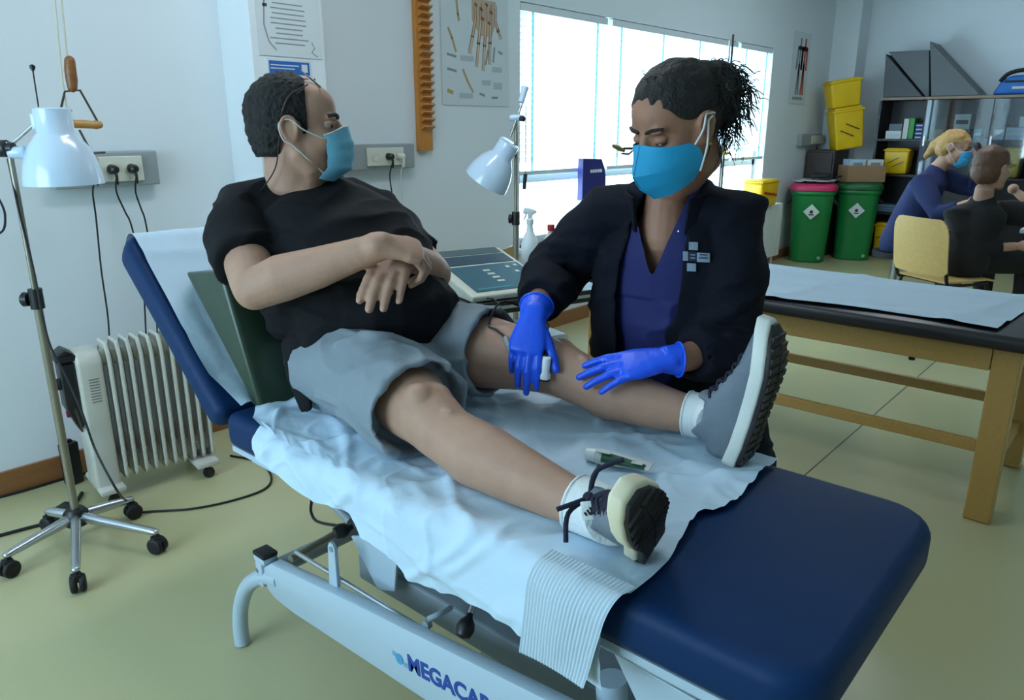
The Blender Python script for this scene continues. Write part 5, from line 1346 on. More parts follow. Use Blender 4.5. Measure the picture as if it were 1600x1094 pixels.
# ------------------------------------------------------------------ the patient
PM = thing('person', (1.1, 1.42, ZB), 'man in black t-shirt and grey shorts reclining on the couch, arms folded, blue mask', 'person')
Rsh, Lsh = onx(372, 345, 0.945), onx(592, 345, 1.285)
Rel, Rwr = onx(398, 452, 0.825), onx(600, 383, 0.985)
Lel, Lwr = onx(676, 428, 1.235), onx(640, 400, 1.105)
Rhip, Lhip = Vector((1.005, 1.42, 0.865)), Vector((1.205, 1.41, 0.87))
Rkn = onx(672, 660, 0.925); Rkn.z = 0.845; Rkn.y = 1.03
Rleg = [Rhip, Vector((0.970, 1.24, 0.872)), Vector((0.935, 1.10, 0.868)), Vector((0.922, 1.03, 0.858)), Vector((0.915, 0.965, 0.838)), Vector((0.914, 0.865, 0.822)), Vector((0.916, 0.765, 0.810)), Vector((0.920, 0.67, 0.800)), Vector((0.924, 0.60, 0.798))]
Rrad = [0.105, 0.094, 0.074, 0.064, 0.057, 0.061, 0.050, 0.039, 0.037]
Lleg = [Lhip, Vector((1.245, 1.22, 0.885)), Vector((1.268, 1.08, 0.885)), Vector((1.282, 1.00, 0.880)), Vector((1.297, 0.935, 0.860)), Vector((1.318, 0.85, 0.842)), Vector((1.337, 0.765, 0.829)), Vector((1.352, 0.70, 0.825)), Vector((1.360, 0.645, 0.826))]
Lrad = [0.105, 0.092, 0.072, 0.064, 0.057, 0.060, 0.050, 0.040, 0.038]
hc = onx(464, 203, 1.05)
fH = (RIGHT*0.96 + Vector((_F.x, _F.y, 0))*0.16 + Z_*0.02)
MH = Head(hc, fH, Z_*0.985 - RIGHT*0.08, 0.985); MH.skin = 'skin_tan'
body = MB()
MH.flesh(body, 0.010)
nb = Vector((1.125, 1.655, 1.225))
body.loft([MH.p(-0.02, 0, -0.05), MH.p(-0.028, 0, -0.10), nb+Z_*0.02, nb-Z_*0.06], [(0.062, 0.064), (0.062, 0.066), (0.078, 0.072), (0.12, 0.08)], side=RIGHT, n=20)
body.loft([MH.p(0.03, 0, -0.085), MH.p(0.0, 0, -0.12), nb+Vector((0, -0.05, -0.01))], [(0.045, 0.04), (0.06, 0.045), (0.06, 0.05)], side=RIGHT.cross(Z_), n=16)
body.loft([(1.11, 1.44, 0.86), (1.11, 1.46, 0.98), (1.115, 1.56, 1.12), (1.12, 1.63, 1.20)], [(0.165, 0.11), (0.165, 0.13), (0.165, 0.11), (0.14, 0.08)], side=X_, n=24)
body.loft([Rsh, lerp(Rsh, Rel, 0.5), lerp(Rsh, Rel, 0.9), Rel], [0.062, 0.056, 0.049, 0.046], n=18)
fa_ = (Rwr-Rel)
body.loft([Rel, lerp(Rel, Rwr, 0.22)+Z_*0.004, lerp(Rel, Rwr, 0.5), lerp(Rel, Rwr, 0.8), Rwr], [(0.045, 0.045), (0.051, 0.048), (0.044, 0.041), (0.034, 0.029), (0.032, 0.026)], side=Z_, n=18)
body.loft([Lsh, lerp(Lsh, Lel, 0.5), Lel], [0.060, 0.054, 0.046], n=18)
body.loft([Lel, lerp(Lel, Lwr, 0.3), lerp(Lel, Lwr, 0.7), Lwr], [(0.046, 0.046), (0.047, 0.044), (0.038, 0.034), (0.032, 0.027)], side=Z_, n=18)
# right hand closes over the left wrist
n_r = (UP*0.75 - FWD*0.65 + RIGHT*0.1)
hand(body, Rwr, onx(650, 392, 1.045), n_r, False, ((45, 55, 30), (45, 60, 30), (42, 60, 30), (40, 55, 30)), (0.6, 0.7, 0.4, 0.3), 1.06, 1.0)
# left hand hangs over the belly
kL = onx(612, 420, 1.012)
lh, lfr = hand(body, onx(634, 392, 1.088), kL, (-FWD*0.9 + UP*0.30 - RIGHT*0.12), True, ((8, 16, 10), (10, 18, 10), (12, 18, 10), (14, 20, 10)), (0.5, 0.7, 0.6, 0.3), 1.08, 1.22, 0.06)
for leg_, rad_ in ((Rleg, Rrad), (Lleg, Lrad)):
    pts = spline(leg_, 3); rs = []
    for i in range(len(pts)): rs.append(interp(list(range(len(rad_))), rad_, i/3))
    body.loft(pts, [(r*0.98, r*1.0) for r in rs], side=X_, n=20)
    kn = leg_[3]; body.ell(kn+Vector((-0.020, 0.004, 0.040)), (0.032, 0.036, 0.034)); body.ell(kn+Vector((0.022, -0.004, 0.036)), (0.024, 0.034, 0.028)); body.ell(leg_[4]+Vector((-0.010, -0.004, 0.034)), (0.020, 0.030, 0.028)); body.ell(leg_[2]+Vector((0.03, 0.0, 0.02)), (0.04, 0.06, 0.045))
    body.ell(leg_[5]+Vector((0.004, 0.03, -0.016)), (0.052, 0.085, 0.050))
    body.loft([leg_[-2], leg_[-1], leg_[-1]+Vector((0, -0.05, 0.0))], [0.04, 0.038, 0.032], n=14)
def face_calm(me):
    bm = bmesh.new(); bm.from_mesh(me)
    def in_face(p):
        f, l, u = MH.loc(p); return abs(l) < 0.072 and abs(f) < 0.2 and abs(u) < 0.2 and not (f > 0.085 and abs(l) < 0.03)
    calm(bm, in_face, 14); calm(bm, lambda p: (p-Rwr).length < 0.06, 24); calm(bm, lambda p: p.y < 1.3 and p.z < 0.96 and p.x < 1.45, 2)
    bm.to_mesh(me); bm.free()
BODY = fuse(body, 'body', skin_m, PM, 0.004, 4, post=face_calm)
# fingernails of the left hand
nail = M('fingernail', (186, 146, 126), 0.3)
for p, sd, nn in lh:
    MB().ell(p+nn*0.0062+sd*0.002, (0.0075, 0.0058, 0.0022), sd, sd.cross(nn), nn, 12, 8).build('fingernail', nail, BODY)
MH.eyes(BODY); MH.brows(BODY, hair_dk, 0.0050)
# hair: receding at the front, short at the sides
hb_ = MB()
MH.e(hb_, (-0.018, 0, 0.040), (0.103, 0.083, 0.092)); MH.e(hb_, (-0.030, 0, 0.0), (0.088, 0.079, 0.080)); MH.e(hb_, (-0.045, 0, -0.035), (0.062, 0.066, 0.050))
def cut_hair(me):
    bm = bmesh.new(); bm.from_mesh(me); kill = []
    for v in bm.verts:
        f, l, u = MH.loc(v.co)
        d = 0.002*noise.noise(v.co*30) + 0.0035*noise.noise(v.co*110)
        v.co += (v.co-MH.c).normalized()*d*1.2
        lim = 0.034 if abs(l) > 0.035 else 0.008+0.7*abs(l)
        if u < 0.0 and abs(l) > 0.05: lim = 0.030 if u > -0.018 else -0.022
        low = -0.040 if abs(l) > 0.055 and f > -0.03 else -0.062
        if f > lim or u < low or (abs(l) > 0.060 and -0.034 < f < 0.016 and u < 0.020): kill.append(v)
    bmesh.ops.delete(bm, geom=kill, context='VERTS'); smooth_rim(bm); bm.to_mesh(me); bm.free()
fuse(hb_, 'hair', hair_dk, PM, 0.004, 2, post=cut_hair)
# surgical mask with pleats
def surgical(Hd, parent, mat, top=-0.004, bot=-0.122):
    rows = []
    for i in range(25):
        v = i/24; r_ = []
        for j in range(33):
            q = (j/32*2-1); an = q*1.15
            bulge = math.sin(math.pi*min(1, v*0.9+0.12))**0.7
            fx = 0.020 + (0.083+0.018*bulge-0.030*max(0, v-0.75)/0.25)*math.cos(an)**0.8 if abs(an) < 1.57 else 0.0
            lx = (0.064-0.010*max(0, v-0.6)/0.4)*math.sin(an)
            u = lerp(top, bot, v) + 0.010*(q*q)*(0.5-v)*2*(-1) + (0.010*(1-q*q)**2 if v < 0.2 else 0)*(1-v/0.2)
            pl_ = 0.0035*(abs(((v*4.0) % 1)-0.5)*2) if 0.18 < v < 0.85 else 0
            n_ = math.cos(an)
            r_.append(Hd.p(fx+pl_*n_+0.008*max(0, 1-abs(q)*3)*(1 if v < .45 else .6), lx, u))
        rows.append(r_)
    m = MB().grid(rows).build('face_mask', mat, parent, solid=0.0016, angle=50)
    edge_ = MB().tube([Hd.p(*[q for q in Hd.loc(p)]) for p in rows[0]], 0.0022*Hd.k, 6); edge_.build('top_hem', loop_m, m)
    for sg, jj in ((-1, 0), (1, 32)):
        a0, a1 = rows[2][jj], rows[21][jj]
        MB().tube(spline([a0, lerp(a0, Hd.p(-0.004, 0.082*sg, 0.012), 0.6)+Hd.l*0.006*sg, Hd.p(-0.006, 0.088*sg, 0.022), Hd.p(-0.030, 0.088*sg, 0.012), Hd.p(-0.024, 0.086*sg, -0.022), Hd.p(-0.006, 0.082*sg, -0.034), lerp(a1, Hd.p(-0.004, 0.080*sg, -0.036), 0.5)+Hd.l*0.006*sg, a1], 5), 0.0016*Hd.k, 6).build('ear_loop', loop_m, m)
    return m
surgical(MH, PM, mask_s)
# glasses pushed up on the head, with cord
GL = MB()
for sg in (-1, 1):
    GL.tube(spline([MH.p(0.040, 0.060*sg, 0.098), MH.p(0.0, 0.080*sg, 0.075), MH.p(-0.02, 0.086*sg, 0.040)], 5), 0.0018, 6)
    GL.tube(spline([MH.p(0.046+0.020*math.cos(q), (0.034+0.022*math.sin(q))*sg, 0.112-0.018*math.cos(q)) for q in [k_*0.7 for k_ in range(9)]], 4, True)+[MH.p(0.046+0.020, 0.034*sg, 0.112-0.018)], 0.0018, 6)
GL.tube([MH.p(0.052, 0.012, 0.113), MH.p(0.052, -0.012, 0.113)], 0.0018, 6)
GL.build('glasses', M('bronze_frame', (92, 70, 66), 0.35, 0.4), PM)
MB().tube(spline([MH.p(-0.02, -0.087, 0.040), MH.p(-0.035, -0.080, -0.03), MH.p(-0.050, -0.070, -0.085), MH.p(-0.085, -0.045, -0.130), MH.p(-0.10, 0.0, -0.145)], 5), 0.0016, 6).build('glasses_cord', black_r, PM)

# t-shirt
shirt_m = M('black_cotton', (13, 14, 19), 0.85, var=0.2, vscale=8, bump=0.7, bscale=9, spec=0.25)
ts = MB()
ts.loft([(1.105, 1.425, 0.885), (1.105, 1.435, 0.94), (1.11, 1.445, 1.02), (1.112, 1.515, 1.11), (1.116, 1.60, 1.19), (1.12, 1.65, 1.245)], [(0.196, 0.145), (0.203, 0.165), (0.200, 0.175), (0.196, 0.150), (0.176, 0.105), (0.100, 0.068)], side=X_, n=32, k=2.3)
ts.ell((1.115, 1.385, 0.985), (0.185, 0.165, 0.125)); ts.ell((1.12, 1.42, 1.06), (0.16, 0.14, 0.10))
ts.loft([Rsh+Vector((0.02, -0.01, -0.015)), Vector((1.03, 1.60, 1.165)), Vector((1.12, 1.58, 1.165)), Lsh+Vector((-0.02, -0.01, -0.015))], [0.085, 0.092, 0.092, 0.08], n=20)
ts.ell((0.975, 1.545, 1.09), (0.085, 0.10, 0.105)); ts.ell((0.965, 1.53, 1.0), (0.08, 0.10, 0.10)); ts.ell((1.25, 1.50, 1.07), (0.08, 0.10, 0.10))
ts.ell((1.045, 1.52, 1.145), (0.10, 0.10, 0.08)); ts.ell((1.19, 1.50, 1.13), (0.10, 0.09, 0.08))
ts.loft([Vector((1.06, 1.65, 1.225)), Rsh+Vector((0.02, 0.0, 0.012)), lerp(Rsh, Rel, 0.30)+Z_*0.002, lerp(Rsh, Rel, 0.52), lerp(Rsh, Rel, 0.66)], [0.080, 0.088, 0.083, 0.078, 0.074], n=24, cap='flat')
ts.loft([Vector((1.18, 1.63, 1.215)), Lsh+Vector((-0.02, 0, 0.01)), lerp(Lsh, Lel, 0.3), lerp(Lsh, Lel, 0.72)], [0.078, 0.083, 0.076, 0.066], n=24, cap='flat')
def front_of_wedge(me):
    for v in me.vertices:
        lim = 1.547 + (v.co.z-0.775)*0.397
        if 0.77 < v.co.z < 1.075 and v.co.y > lim: v.co.y = lim+0.05*(v.co.y-lim)
        if v.co.z < ZB+0.010: v.co.z = ZB+0.010
SHIRT = fuse(ts, 't_shirt', shirt_m, PM, 0.006, 6, post=lambda me: (folds(me, 0.011, 5, 5, 15, 3.3), front_of_wedge(me))[1])
# neckline roll
nk = []
for q in range(16):
    an = 2*math.pi*q/16
    nk.append(nb + Vector((0.086*math.cos(an), 0.080*math.sin(an), 0.022+0.030*math.sin(an)+0.008*math.cos(an))))
MB().tube(spline(nk, 4, True)+[nk[0]], 0.009, 8).build('neckband', shirt_m, SHIRT)

# shorts
short_m = M('grey_blue_jersey', (126, 137, 146), 0.85, var=0.08, vscale=8, bump=0.55, bscale=11)
sh = MB()
sh.loft([(1.105, 1.50, 0.868), (1.105, 1.44, 0.875), (1.105, 1.36, 0.868)], [(0.200, 0.118), (0.205, 0.122), (0.190, 0.108)], side=X_, n=32, k=2.4)
sh.ell((1.105, 1.34, 0.885), (0.14, 0.13, 0.07)); sh.ell((1.105, 1.28, 0.86), (0.09, 0.10, 0.055))
Rh_ = [Vector((1.00, 1.44, 0.868)), Vector((0.985, 1.33, 0.872)), Vector((0.965, 1.22, 0.870)), Vector((0.932, 1.062, 0.862))]
sh.loft(Rh_, [(0.118, 0.112), (0.116, 0.112), (0.116, 0.110), (0.113, 0.105)], side=X_, n=30, cap='cuff')
Lh_ = [Vector((1.205, 1.43, 0.872)), Vector((1.222, 1.34, 0.880)), Vector((1.236, 1.27, 0.886)), Vector((1.252, 1.165, 0.890))]
sh.loft(Lh_, [(0.118, 0.112), (0.116, 0.112), (0.115, 0.110), (0.115, 0.108)], side=X_, n=30, cap='cuff')
for pts, rr_ in (([(1.02, 1.36, 0.97), (1.09, 1.30, 0.955), (1.16, 1.235, 0.93)], 0.013), ([(0.95, 1.40, 0.965), (1.04, 1.32, 0.955), (1.12, 1.25, 0.925)], 0.012), ([(1.26, 1.36, 0.985), (1.20, 1.29, 0.96), (1.15, 1.24, 0.92)], 0.012),
              ([(0.90, 1.30, 0.955), (0.95, 1.24, 0.978), (1.02, 1.18, 0.955)], 0.010), ([(0.91, 1.22, 0.95), (0.96, 1.17, 0.972), (1.02, 1.14, 0.93)], 0.008), ([(0.885, 1.36, 0.90), (0.90, 1.28, 0.93), (0.93, 1.2, 0.955)], 0.010), ([(0.87, 1.34, 0.84), (0.86, 1.26, 0.85), (0.855, 1.18, 0.86)], 0.009)):
    sh.tube(spline(pts, 5), rr_, 8)
def settle(me):
    front_of_wedge(me)
    for v in me.vertices:
        if v.co.z < ZB+0.008: v.co.z = ZB+0.008+0.1*(v.co.z-ZB)
        v.co += Vector((0, 0, 1))*0.004*noise.noise(v.co*16) + Vector((-1, 0, 0))*0.004*noise.noise(v.co*13+Vector((5, 1, 2)))
SHORTS = fuse(sh, 'shorts', short_m, PM, 0.0055, 4, post=lambda me: (folds(me, 0.010, 14, 7, 9, 1.7), settle(me))[1])
# MB().tube(spline([(0.93, 1.31, 1.00), (1.0, 1.27, 0.99), (1.1, 1.245, 0.985), (1.2, 1.25, 0.985), (1.27, 1.30, 0.99)], 6), 0.006, 8).build('waist_piping', M('white_piping', (176, 186, 194), 0.7), SHORTS)
# dark shirt tail beside the hip
tl_ = MB().loft([(0.915, 1.47, 0.93), (0.900, 1.445, 0.86), (0.895, 1.415, 0.785)], [(0.05, 0.02), (0.045, 0.014), (0.026, 0.008)], side=Y_, n=16)
fuse(tl_, 'shirt_tail', shirt_m, SHIRT, 0.006, 2)

# socks and shoes
sock_m = M('white_sock', (222, 226, 226), 0.9, bump=0.3, bscale=120); grey_s = M('grey_sock', (96, 108, 120), 0.9)
sh_up = M('grey_knit_upper', (112, 122, 132), 0.8, var=0.1, vscale=40, bump=0.25, bscale=260); sh_mid = M('white_foam_midsole', (220, 222, 214), 0.5, var=0.03)
sh_cream = M('cream_midsole', (226, 216, 186), 0.5, var=0.03)
sh_out = M('black_outsole', (26, 22, 22), 0.6); lace_m = M('navy_lace', (20, 24, 48), 0.8, bump=0.3, bscale=300)
Rheel = onz(1030, 878, ZB+0.010) + Vector((0.02, 0.02, 0.0))
RSHOE = shoe(PM, Rheel, Vector((-0.66, -0.36, 0.66)), Vector((-0.06, 0.97, 0.24)), mats=(sh_up, sh_cream, sh_out, lace_m), bow=True, k=0.90)
Lheel = onz(1168, 730, ZB+0.010)
shoe(PM, Lheel, Vector((0.03, -0.20, 0.98)), Vector((-0.05, 0.97, 0.2)), mats=(sh_up, sh_mid, sh_out, lace_m), k=0.99)
for leg_, heel_, Tt, Dd, kk_ in ((Rleg, Rheel, Vector((-0.66, -0.36, 0.66)), Vector((-0.06, 0.97, 0.24)), 0.90), (Lleg, Lheel, Vector((0.03, -0.20, 0.98)), Vector((-0.05, 0.97, 0.2)), 0.99)):
    Tt = Tt.normalized(); Dd = (Dd-Tt*Dd.dot(Tt)).normalized()
    ank = heel_+Tt*0.06*kk_+Dd*0.085*kk_
    st_ = lerp(leg_[-2], leg_[-1], 0.05)
    m_ = MB().loft(spline([st_, leg_[-1], lerp(leg_[-1], ank, 0.6)+Dd*0.005, ank], 4), [interp([0, 4, 8, 12], [0.0475, 0.047, 0.046, 0.043], i) for i in range(13)], side=X_, n=24, cap='flat')
    so = m_.build('sock', sock_m, PM)
    for i in range(1):
        _, a_, b_ = frame(leg_[-1]-st_, X_)
        MB().tube([st_+a_*math.cos(q)*0.0475+b_*math.sin(q)*0.0475 for q in [k_*0.3927 for k_ in range(17)]], 0.003, 6).build('cuff', sock_m, so)
# logo tag on the near sock



# stripe tag on the tongue of the near shoe
hit, nrm = cast(919, 797, RSHOE, so) if False else cast(919, 797, *[o for o in PM.children if o.name.startswith(('shoe', 'sock'))])
if hit is not None:
    n_ = -FWD; ux = (RIGHT*0.97+UP*0.1).normalized(); uy = n_.cross(ux); uy = uy if uy.dot(UP) > 0 else -uy; rm = Matrix((ux, uy, n_)).transposed()
    tg = MB().box(hit+n_*0.004, (0.022, 0.028, 0.006), rm).build('tongue_label', sock_m, RSHOE, bevel=0.002)
    for k_ in range(3):
        MB().box(hit+n_*0.0076+ux*(-0.005+0.005*k_)-uy*0.002*(2-k_), (0.0028, 0.006+0.003*k_, 0.0008), rm @ Matrix.Rotation(0.5, 3, 'Z')).build('label_stripe', black_p, RSHOE, smooth=False)
# ------------------------------------------------------------------ the nurse
NU = thing('person', (1.72, 0.92, 0.0), 'nurse in navy jacket, turquoise mask and blue gloves treating a knee', 'person')
jack_m = M('navy_fleece', (10, 13, 26), 0.9, var=0.25, vscale=10, bump=0.7, bscale=10, spec=0.25)
scrub_m = M('royal_navy_scrub', (23, 29, 88), 0.8, var=0.12, vscale=9, bump=0.55, bscale=9)
glove_m = M('cobalt_nitrile', (20, 84, 226), 0.4, var=0.06, vscale=20, bump=0.15, bscale=60, spec=0.5)
nRs, nLs = onx(950, 338, 1.47), onx(1148, 345, 1.555)
nRe, nRw = onx(872, 425, 1.45), onx(838, 480, 1.275)
nLe, nLw = onx(1130, 540, 1.50), onx(1062, 562, 1.365)
side = (nLs-nRs); side.z = 0; side.normalize(); face = Vector((side.y, -side.x, 0))
if face.dot(-_F) < 0: face = -face
mid = (nRs+nLs)/2
nhc = onx(1056, 196, 1.36)
fN = (-Vector((_F.x, _F.y, 0))*0.54 - RIGHT*0.84); fN.normalize(); fN = fN*math.cos(0.43) - Z_*math.sin(0.43)
NH = Head(nhc, fN, Z_ + RIGHT*0.06, 0.90); NH.skin = 'skin_olive'
nb_ = MB()
NH.flesh(nb_)
base_n = mid + Z_*0.045 + face*0.015
nb_.loft([NH.p(-0.03, 0, -0.04), NH.p(-0.05, 0, -0.09), base_n+Z_*0.02, base_n-Z_*0.09+face*0.015], [(0.050, 0.054), (0.048, 0.052), (0.052, 0.050), (0.058, 0.048)], side=side, n=18)
hipN = Vector((1.73, 0.90, 0.56))
tor = [hipN, lerp(hipN, mid, 0.35)+face*0.02, lerp(hipN, mid, 0.7)+face*0.02, mid-Z_*0.06, mid+Z_*0.01]
nb_.loft(tor, [(0.14, 0.10), (0.12, 0.085), (0.12, 0.08), (0.10, 0.065), (0.06, 0.045)], side=side, n=22)
nb_.loft([nRs, nRe], [0.048, 0.042], n=14); nb_.loft([nRe, lerp(nRe, nRw, 0.5), nRw], [0.042, 0.036, 0.027], n=14)
nb_.loft([nLs, nLe], [0.048, 0.042], n=14); nb_.loft([nLe, lerp(nLe, nLw, 0.5), nLw], [(0.042, 0.042), (0.036, 0.034), (0.029, 0.026)], side=Z_, n=14)
for sg in (-1, 1):
    h_ = hipN + side*0.09*sg; kn = Vector((1.66, 0.92, 0.53)) + side*0.16*sg + face*0.16; ft = kn + Vector((0.10, 0.0, 0)) ; ft.z = 0.09
    nb_.loft([h_, lerp(h_, kn, 0.5), kn], [0.085, 0.078, 0.058], n=14); nb_.loft([kn, lerp(kn, ft, 0.35), ft], [0.058, 0.056, 0.04], n=14)
    nb_.loft([ft, ft+Vector((0, 0, -0.05))+face*0.02, ft+Vector((0, 0, -0.062))+face*0.14], [0.038, 0.035, 0.026], n=12)
def face_calm_n(me):
    bm = bmesh.new(); bm.from_mesh(me)
    def in_face(p):
        f, l, u = NH.loc(p); return abs(l) < 0.072 and abs(f) < 0.2 and abs(u) < 0.2 and not (f > 0.085 and abs(l) < 0.03)
    calm(bm, in_face, 12); bm.to_mesh(me); bm.free()
NB = fuse(nb_, 'body', skin_n, NU, 0.0045, 4, post=face_calm_n)
NH.eyes(NB, True); NH.brows(NB, hair_bk, 0.0036)
# hair: combed back into a loose curly bun
hm = MB()
NH.e(hm, (-0.016, 0, 0.042), (0.106, 0.084, 0.092)); NH.e(hm, (-0.036, 0, 0.010), (0.090, 0.080, 0.080))
def cut_n(me):
    bm = bmesh.new(); bm.from_mesh(me); kill = []
    for v in bm.verts:
        f, l, u = NH.loc(v.co)
        v.co += (v.co-NH.c).normalized()*(0.003*noise.noise(Vector((f*12, l*60, u*12)))+0.002*noise.noise(v.co*60))
        hl = 0.052 + 0.10*max(0, f) if abs(l) < 0.055 else 0.052-(abs(l)-0.055)*1.9
        if f > 0.015 and u < hl + 0.006: kill.append(v)
        elif u < -0.045: kill.append(v)
        elif abs(l) > 0.062 and f > -0.030 and u < 0.022: kill.append(v)
    bmesh.ops.delete(bm, geom=kill, context='VERTS'); smooth_rim(bm); bm.to_mesh(me); bm.free()
NHAIR = fuse(hm, 'hair', hair_bk, NU, 0.004, 2, post=cut_n)
bc = onx(1116, 142, NH.p(-0.09, 0, 0.05).x + 0.02)
bm_ = MB(); rn = random.Random(11)
bm_.ell(bc, (0.055, 0.055, 0.058)); bm_.ell(lerp(bc, NH.p(-0.06, 0, 0.07), 0.5), (0.05, 0.05, 0.05)); bm_.ell(bc+RIGHT*0.015-UP*0.035, (0.035, 0.035, 0.04))
fuse(bm_, 'bun', hair_bk, NHAIR, 0.006, 2)
cm = MB()
def curl(p, d, ln, R, turns, r):
    d = d.normalized(); a = d.orthogonal().normalized(); b = d.cross(a); ph = rn.uniform(0, 6.28); pts = []
    n = max(8, int(turns*9))
    for i in range(n+1):
        t = i/n; q = ph+t*turns*6.283; rr_ = R*(0.4+0.6*math.sin(math.pi*min(1, t*1.1+0.05)))
        pts.append(p + d*ln*t + (a*math.cos(q)+b*math.sin(q))*rr_ - Z_*0.03*t*t)
    cm.tube(pts, [r, r*0.5], 5)
for i in range(520):
    v = Vector((rn.gauss(0, 1), rn.gauss(0, 1), rn.gauss(0, 1))).normalized()
    if v.dot(NH.c-bc) > 0.02: continue
    p = bc + v*0.046
    dd = (v*0.6 + Vector((rn.gauss(0, 1), rn.gauss(0, 1), rn.gauss(0, 1)))*0.55 + RIGHT*0.15 - Z_*0.20).normalized()
    curl(p, dd, rn.uniform(0.03, 0.062), rn.uniform(0.005, 0.010), rn.uniform(1.0, 2.4), rn.uniform(0.0010, 0.0019))
for i in range(40):
    p = bc + RIGHT*rn.uniform(0.0, 0.045) - UP*rn.uniform(0.03, 0.065) + FWD*rn.uniform(-0.03, 0.03)
    curl(p, -UP*0.8 + RIGHT*rn.uniform(-0.7, 0.7), rn.uniform(0.03, 0.07), rn.uniform(0.005, 0.010), rn.uniform(1.2, 2.5), 0.0012)
for i in range(30):
    q = rn.uniform(-1.0, 0.6); p = NH.p(0.05-0.05*abs(q), q*0.06, 0.115+rn.uniform(-0.01, 0.01)) if rn.random() < 0.4 else lerp(bc, NH.p(-0.02, 0, 0.125), rn.random())
    curl(p, UP+RIGHT*rn.uniform(-1, 1), rn.uniform(0.01, 0.025), rn.uniform(0.004, 0.008), rn.uniform(0.8, 1.6), 0.0009)
cu = cm.build('curls', hair_bk, NHAIR); cu['kind'] = 'stuff'
# turquoise folded respirator
V_ = {}
ridge = [(0.108, 0.0, 0.006), (0.124, 0.0, -0.016), (0.148, 0.0, -0.050), (0.136, 0.0, -0.084), (0.104, 0.0, -0.122)]
cheek = [(0.040, 0.072, -0.018), (0.022, 0.077, -0.036), (0.016, 0.076, -0.056), (0.020, 0.070, -0.078), (0.036, 0.055, -0.106)]
rows = []
for i in range(21):
    t = i/20*4; a = int(min(3, t)); q = t-a
    R_ = Vector(ridge[a]).lerp(Vector(ridge[a+1]), q); C_ = Vector(cheek[a]).lerp(Vector(cheek[a+1]), q)
    r_ = []
    for j in range(-12, 13):
        s_ = abs(j)/12; p = R_.lerp(C_, s_); p.x += 0.014*math.sin(math.pi*s_)**1.0; p.y = (p.y+0.012*math.sin(math.pi*s_))*(1 if j >= 0 else -1)
        r_.append(NH.p(*p))
    rows.append(r_)
NM = MB().grid(rows).build('face_mask', mask_f, NU, solid=0.002, angle=28)
MB().tube([r_[12]+NH.f*0.001 for r_ in rows], 0.0016, 6).build('centre_seam', mask_f, NM)
for sg in (-1, 1):
    a0, a1 = NH.p(0.030, 0.076*sg, -0.026), NH.p(0.026, 0.070*sg, -0.088)
    for st, en in ((a0, NH.p(-0.006, 0.088*sg, 0.026)), (a1, NH.p(-0.010, 0.087*sg, 0.010))):
        MB().tube(spline([st, lerp(st, en, 0.5)+NH.l*0.007*sg, en], 5), 0.0020, 6).build('ear_loop', loop_m, NM)
    MB().tube(spline([NH.p(-0.006, 0.088*sg, 0.026), NH.p(-0.028, 0.090*sg, 0.018), NH.p(-0.010, 0.087*sg, 0.010)], 4), 0.0020, 6).build('ear_loop', loop_m, NM)
    MB().ell(NH.p(-0.002, 0.086*sg, -0.038), (0.0035, 0.0035, 0.0035)).build('earring', M('gold', (206, 160, 70), 0.3, 0.9), NU)
# scrub top
sc_ = MB()
front = [hipN-Z_*0.02, lerp(hipN, mid, 0.2)+face*0.02, lerp(hipN, mid, 0.4)+face*0.03, lerp(hipN, mid, 0.7)+face*0.035, lerp(hipN, mid, 0.90)+face*0.02, mid+Z_*0.035]
sc_.loft(front, [(0.190, 0.135), (0.172, 0.135), (0.160, 0.130), (0.160, 0.125), (0.135, 0.10), (0.095, 0.080)], side=side, n=30, k=2.3)
def sit(me, z):
    for v in me.vertices:
        if v.co.z < z: v.co.z = z
def vneck(me):
    sit(me, 0.452)
    bm = bmesh.new(); bm.from_mesh(me); kill = []
    for v in bm.verts:
        d = v.co-mid; s_ = d.dot(side); f_ = d.dot(face)
        if f_ > 0.0 and d.z > -0.115 and abs(s_+0.01) < (d.z+0.115)*0.36: kill.append(v)
    bmesh.ops.delete(bm, geom=kill, context='VERTS'); smooth_rim(bm); bm.to_mesh(me); bm.free()
SCR = fuse(sc_, 'scrub_top', scrub_m, NU, 0.004, 6, post=lambda me: (folds(me, 0.012, 6, 6, 12, 8.1, skip=lambda c: c.z > mid.z-0.17), vneck(me))[1])
# jacket, open at the front
jk = MB()
jk.loft([hipN-Z_*0.03+face*0.01, lerp(hipN, mid, 0.2)+face*0.02, lerp(hipN, mid, 0.45)+face*0.03, lerp(hipN, mid, 0.72)+face*0.03, lerp(hipN, mid, 0.9)+face*0.012, mid+Z_*0.03-face*0.01], [(0.235, 0.160), (0.215, 0.155), (0.200, 0.150), (0.190, 0.146), (0.160, 0.118), (0.095, 0.082)], side=side, n=36, k=2.3)
jk.loft([lerp(mid, nRs, 0.5)+Z_*0.01, nRs+Z_*0.008, lerp(nRs, nRe, 0.45), nRe+Vector((0.0, 0.015, -0.005)), lerp(nRe, nRw, 0.5), lerp(nRe, nRw, 0.80)], [0.066, 0.066, 0.070, 0.072, 0.064, 0.050], n=24, cap='flat')
jk.loft([lerp(mid, nLs, 0.5)+Z_*0.01, nLs+Z_*0.008, lerp(nLs, nLe, 0.4), lerp(nLs, nLe, 0.8), nLe+RIGHT*0.015, lerp(nLe, nLw, 0.45), lerp(nLe, nLw, 0.72)], [0.066, 0.068, 0.074, 0.076, 0.074, 0.060, 0.050], n=24, cap='flat')
for q in range(4):
    p0 = lerp(nRs, nRe, 0.35+0.2*q); jk.tube(spline([p0-RIGHT*0.068-FWD*0.02, p0-FWD*0.078+UP*0.012, p0+RIGHT*0.06-FWD*0.045+UP*0.03], 5), 0.010, 8)
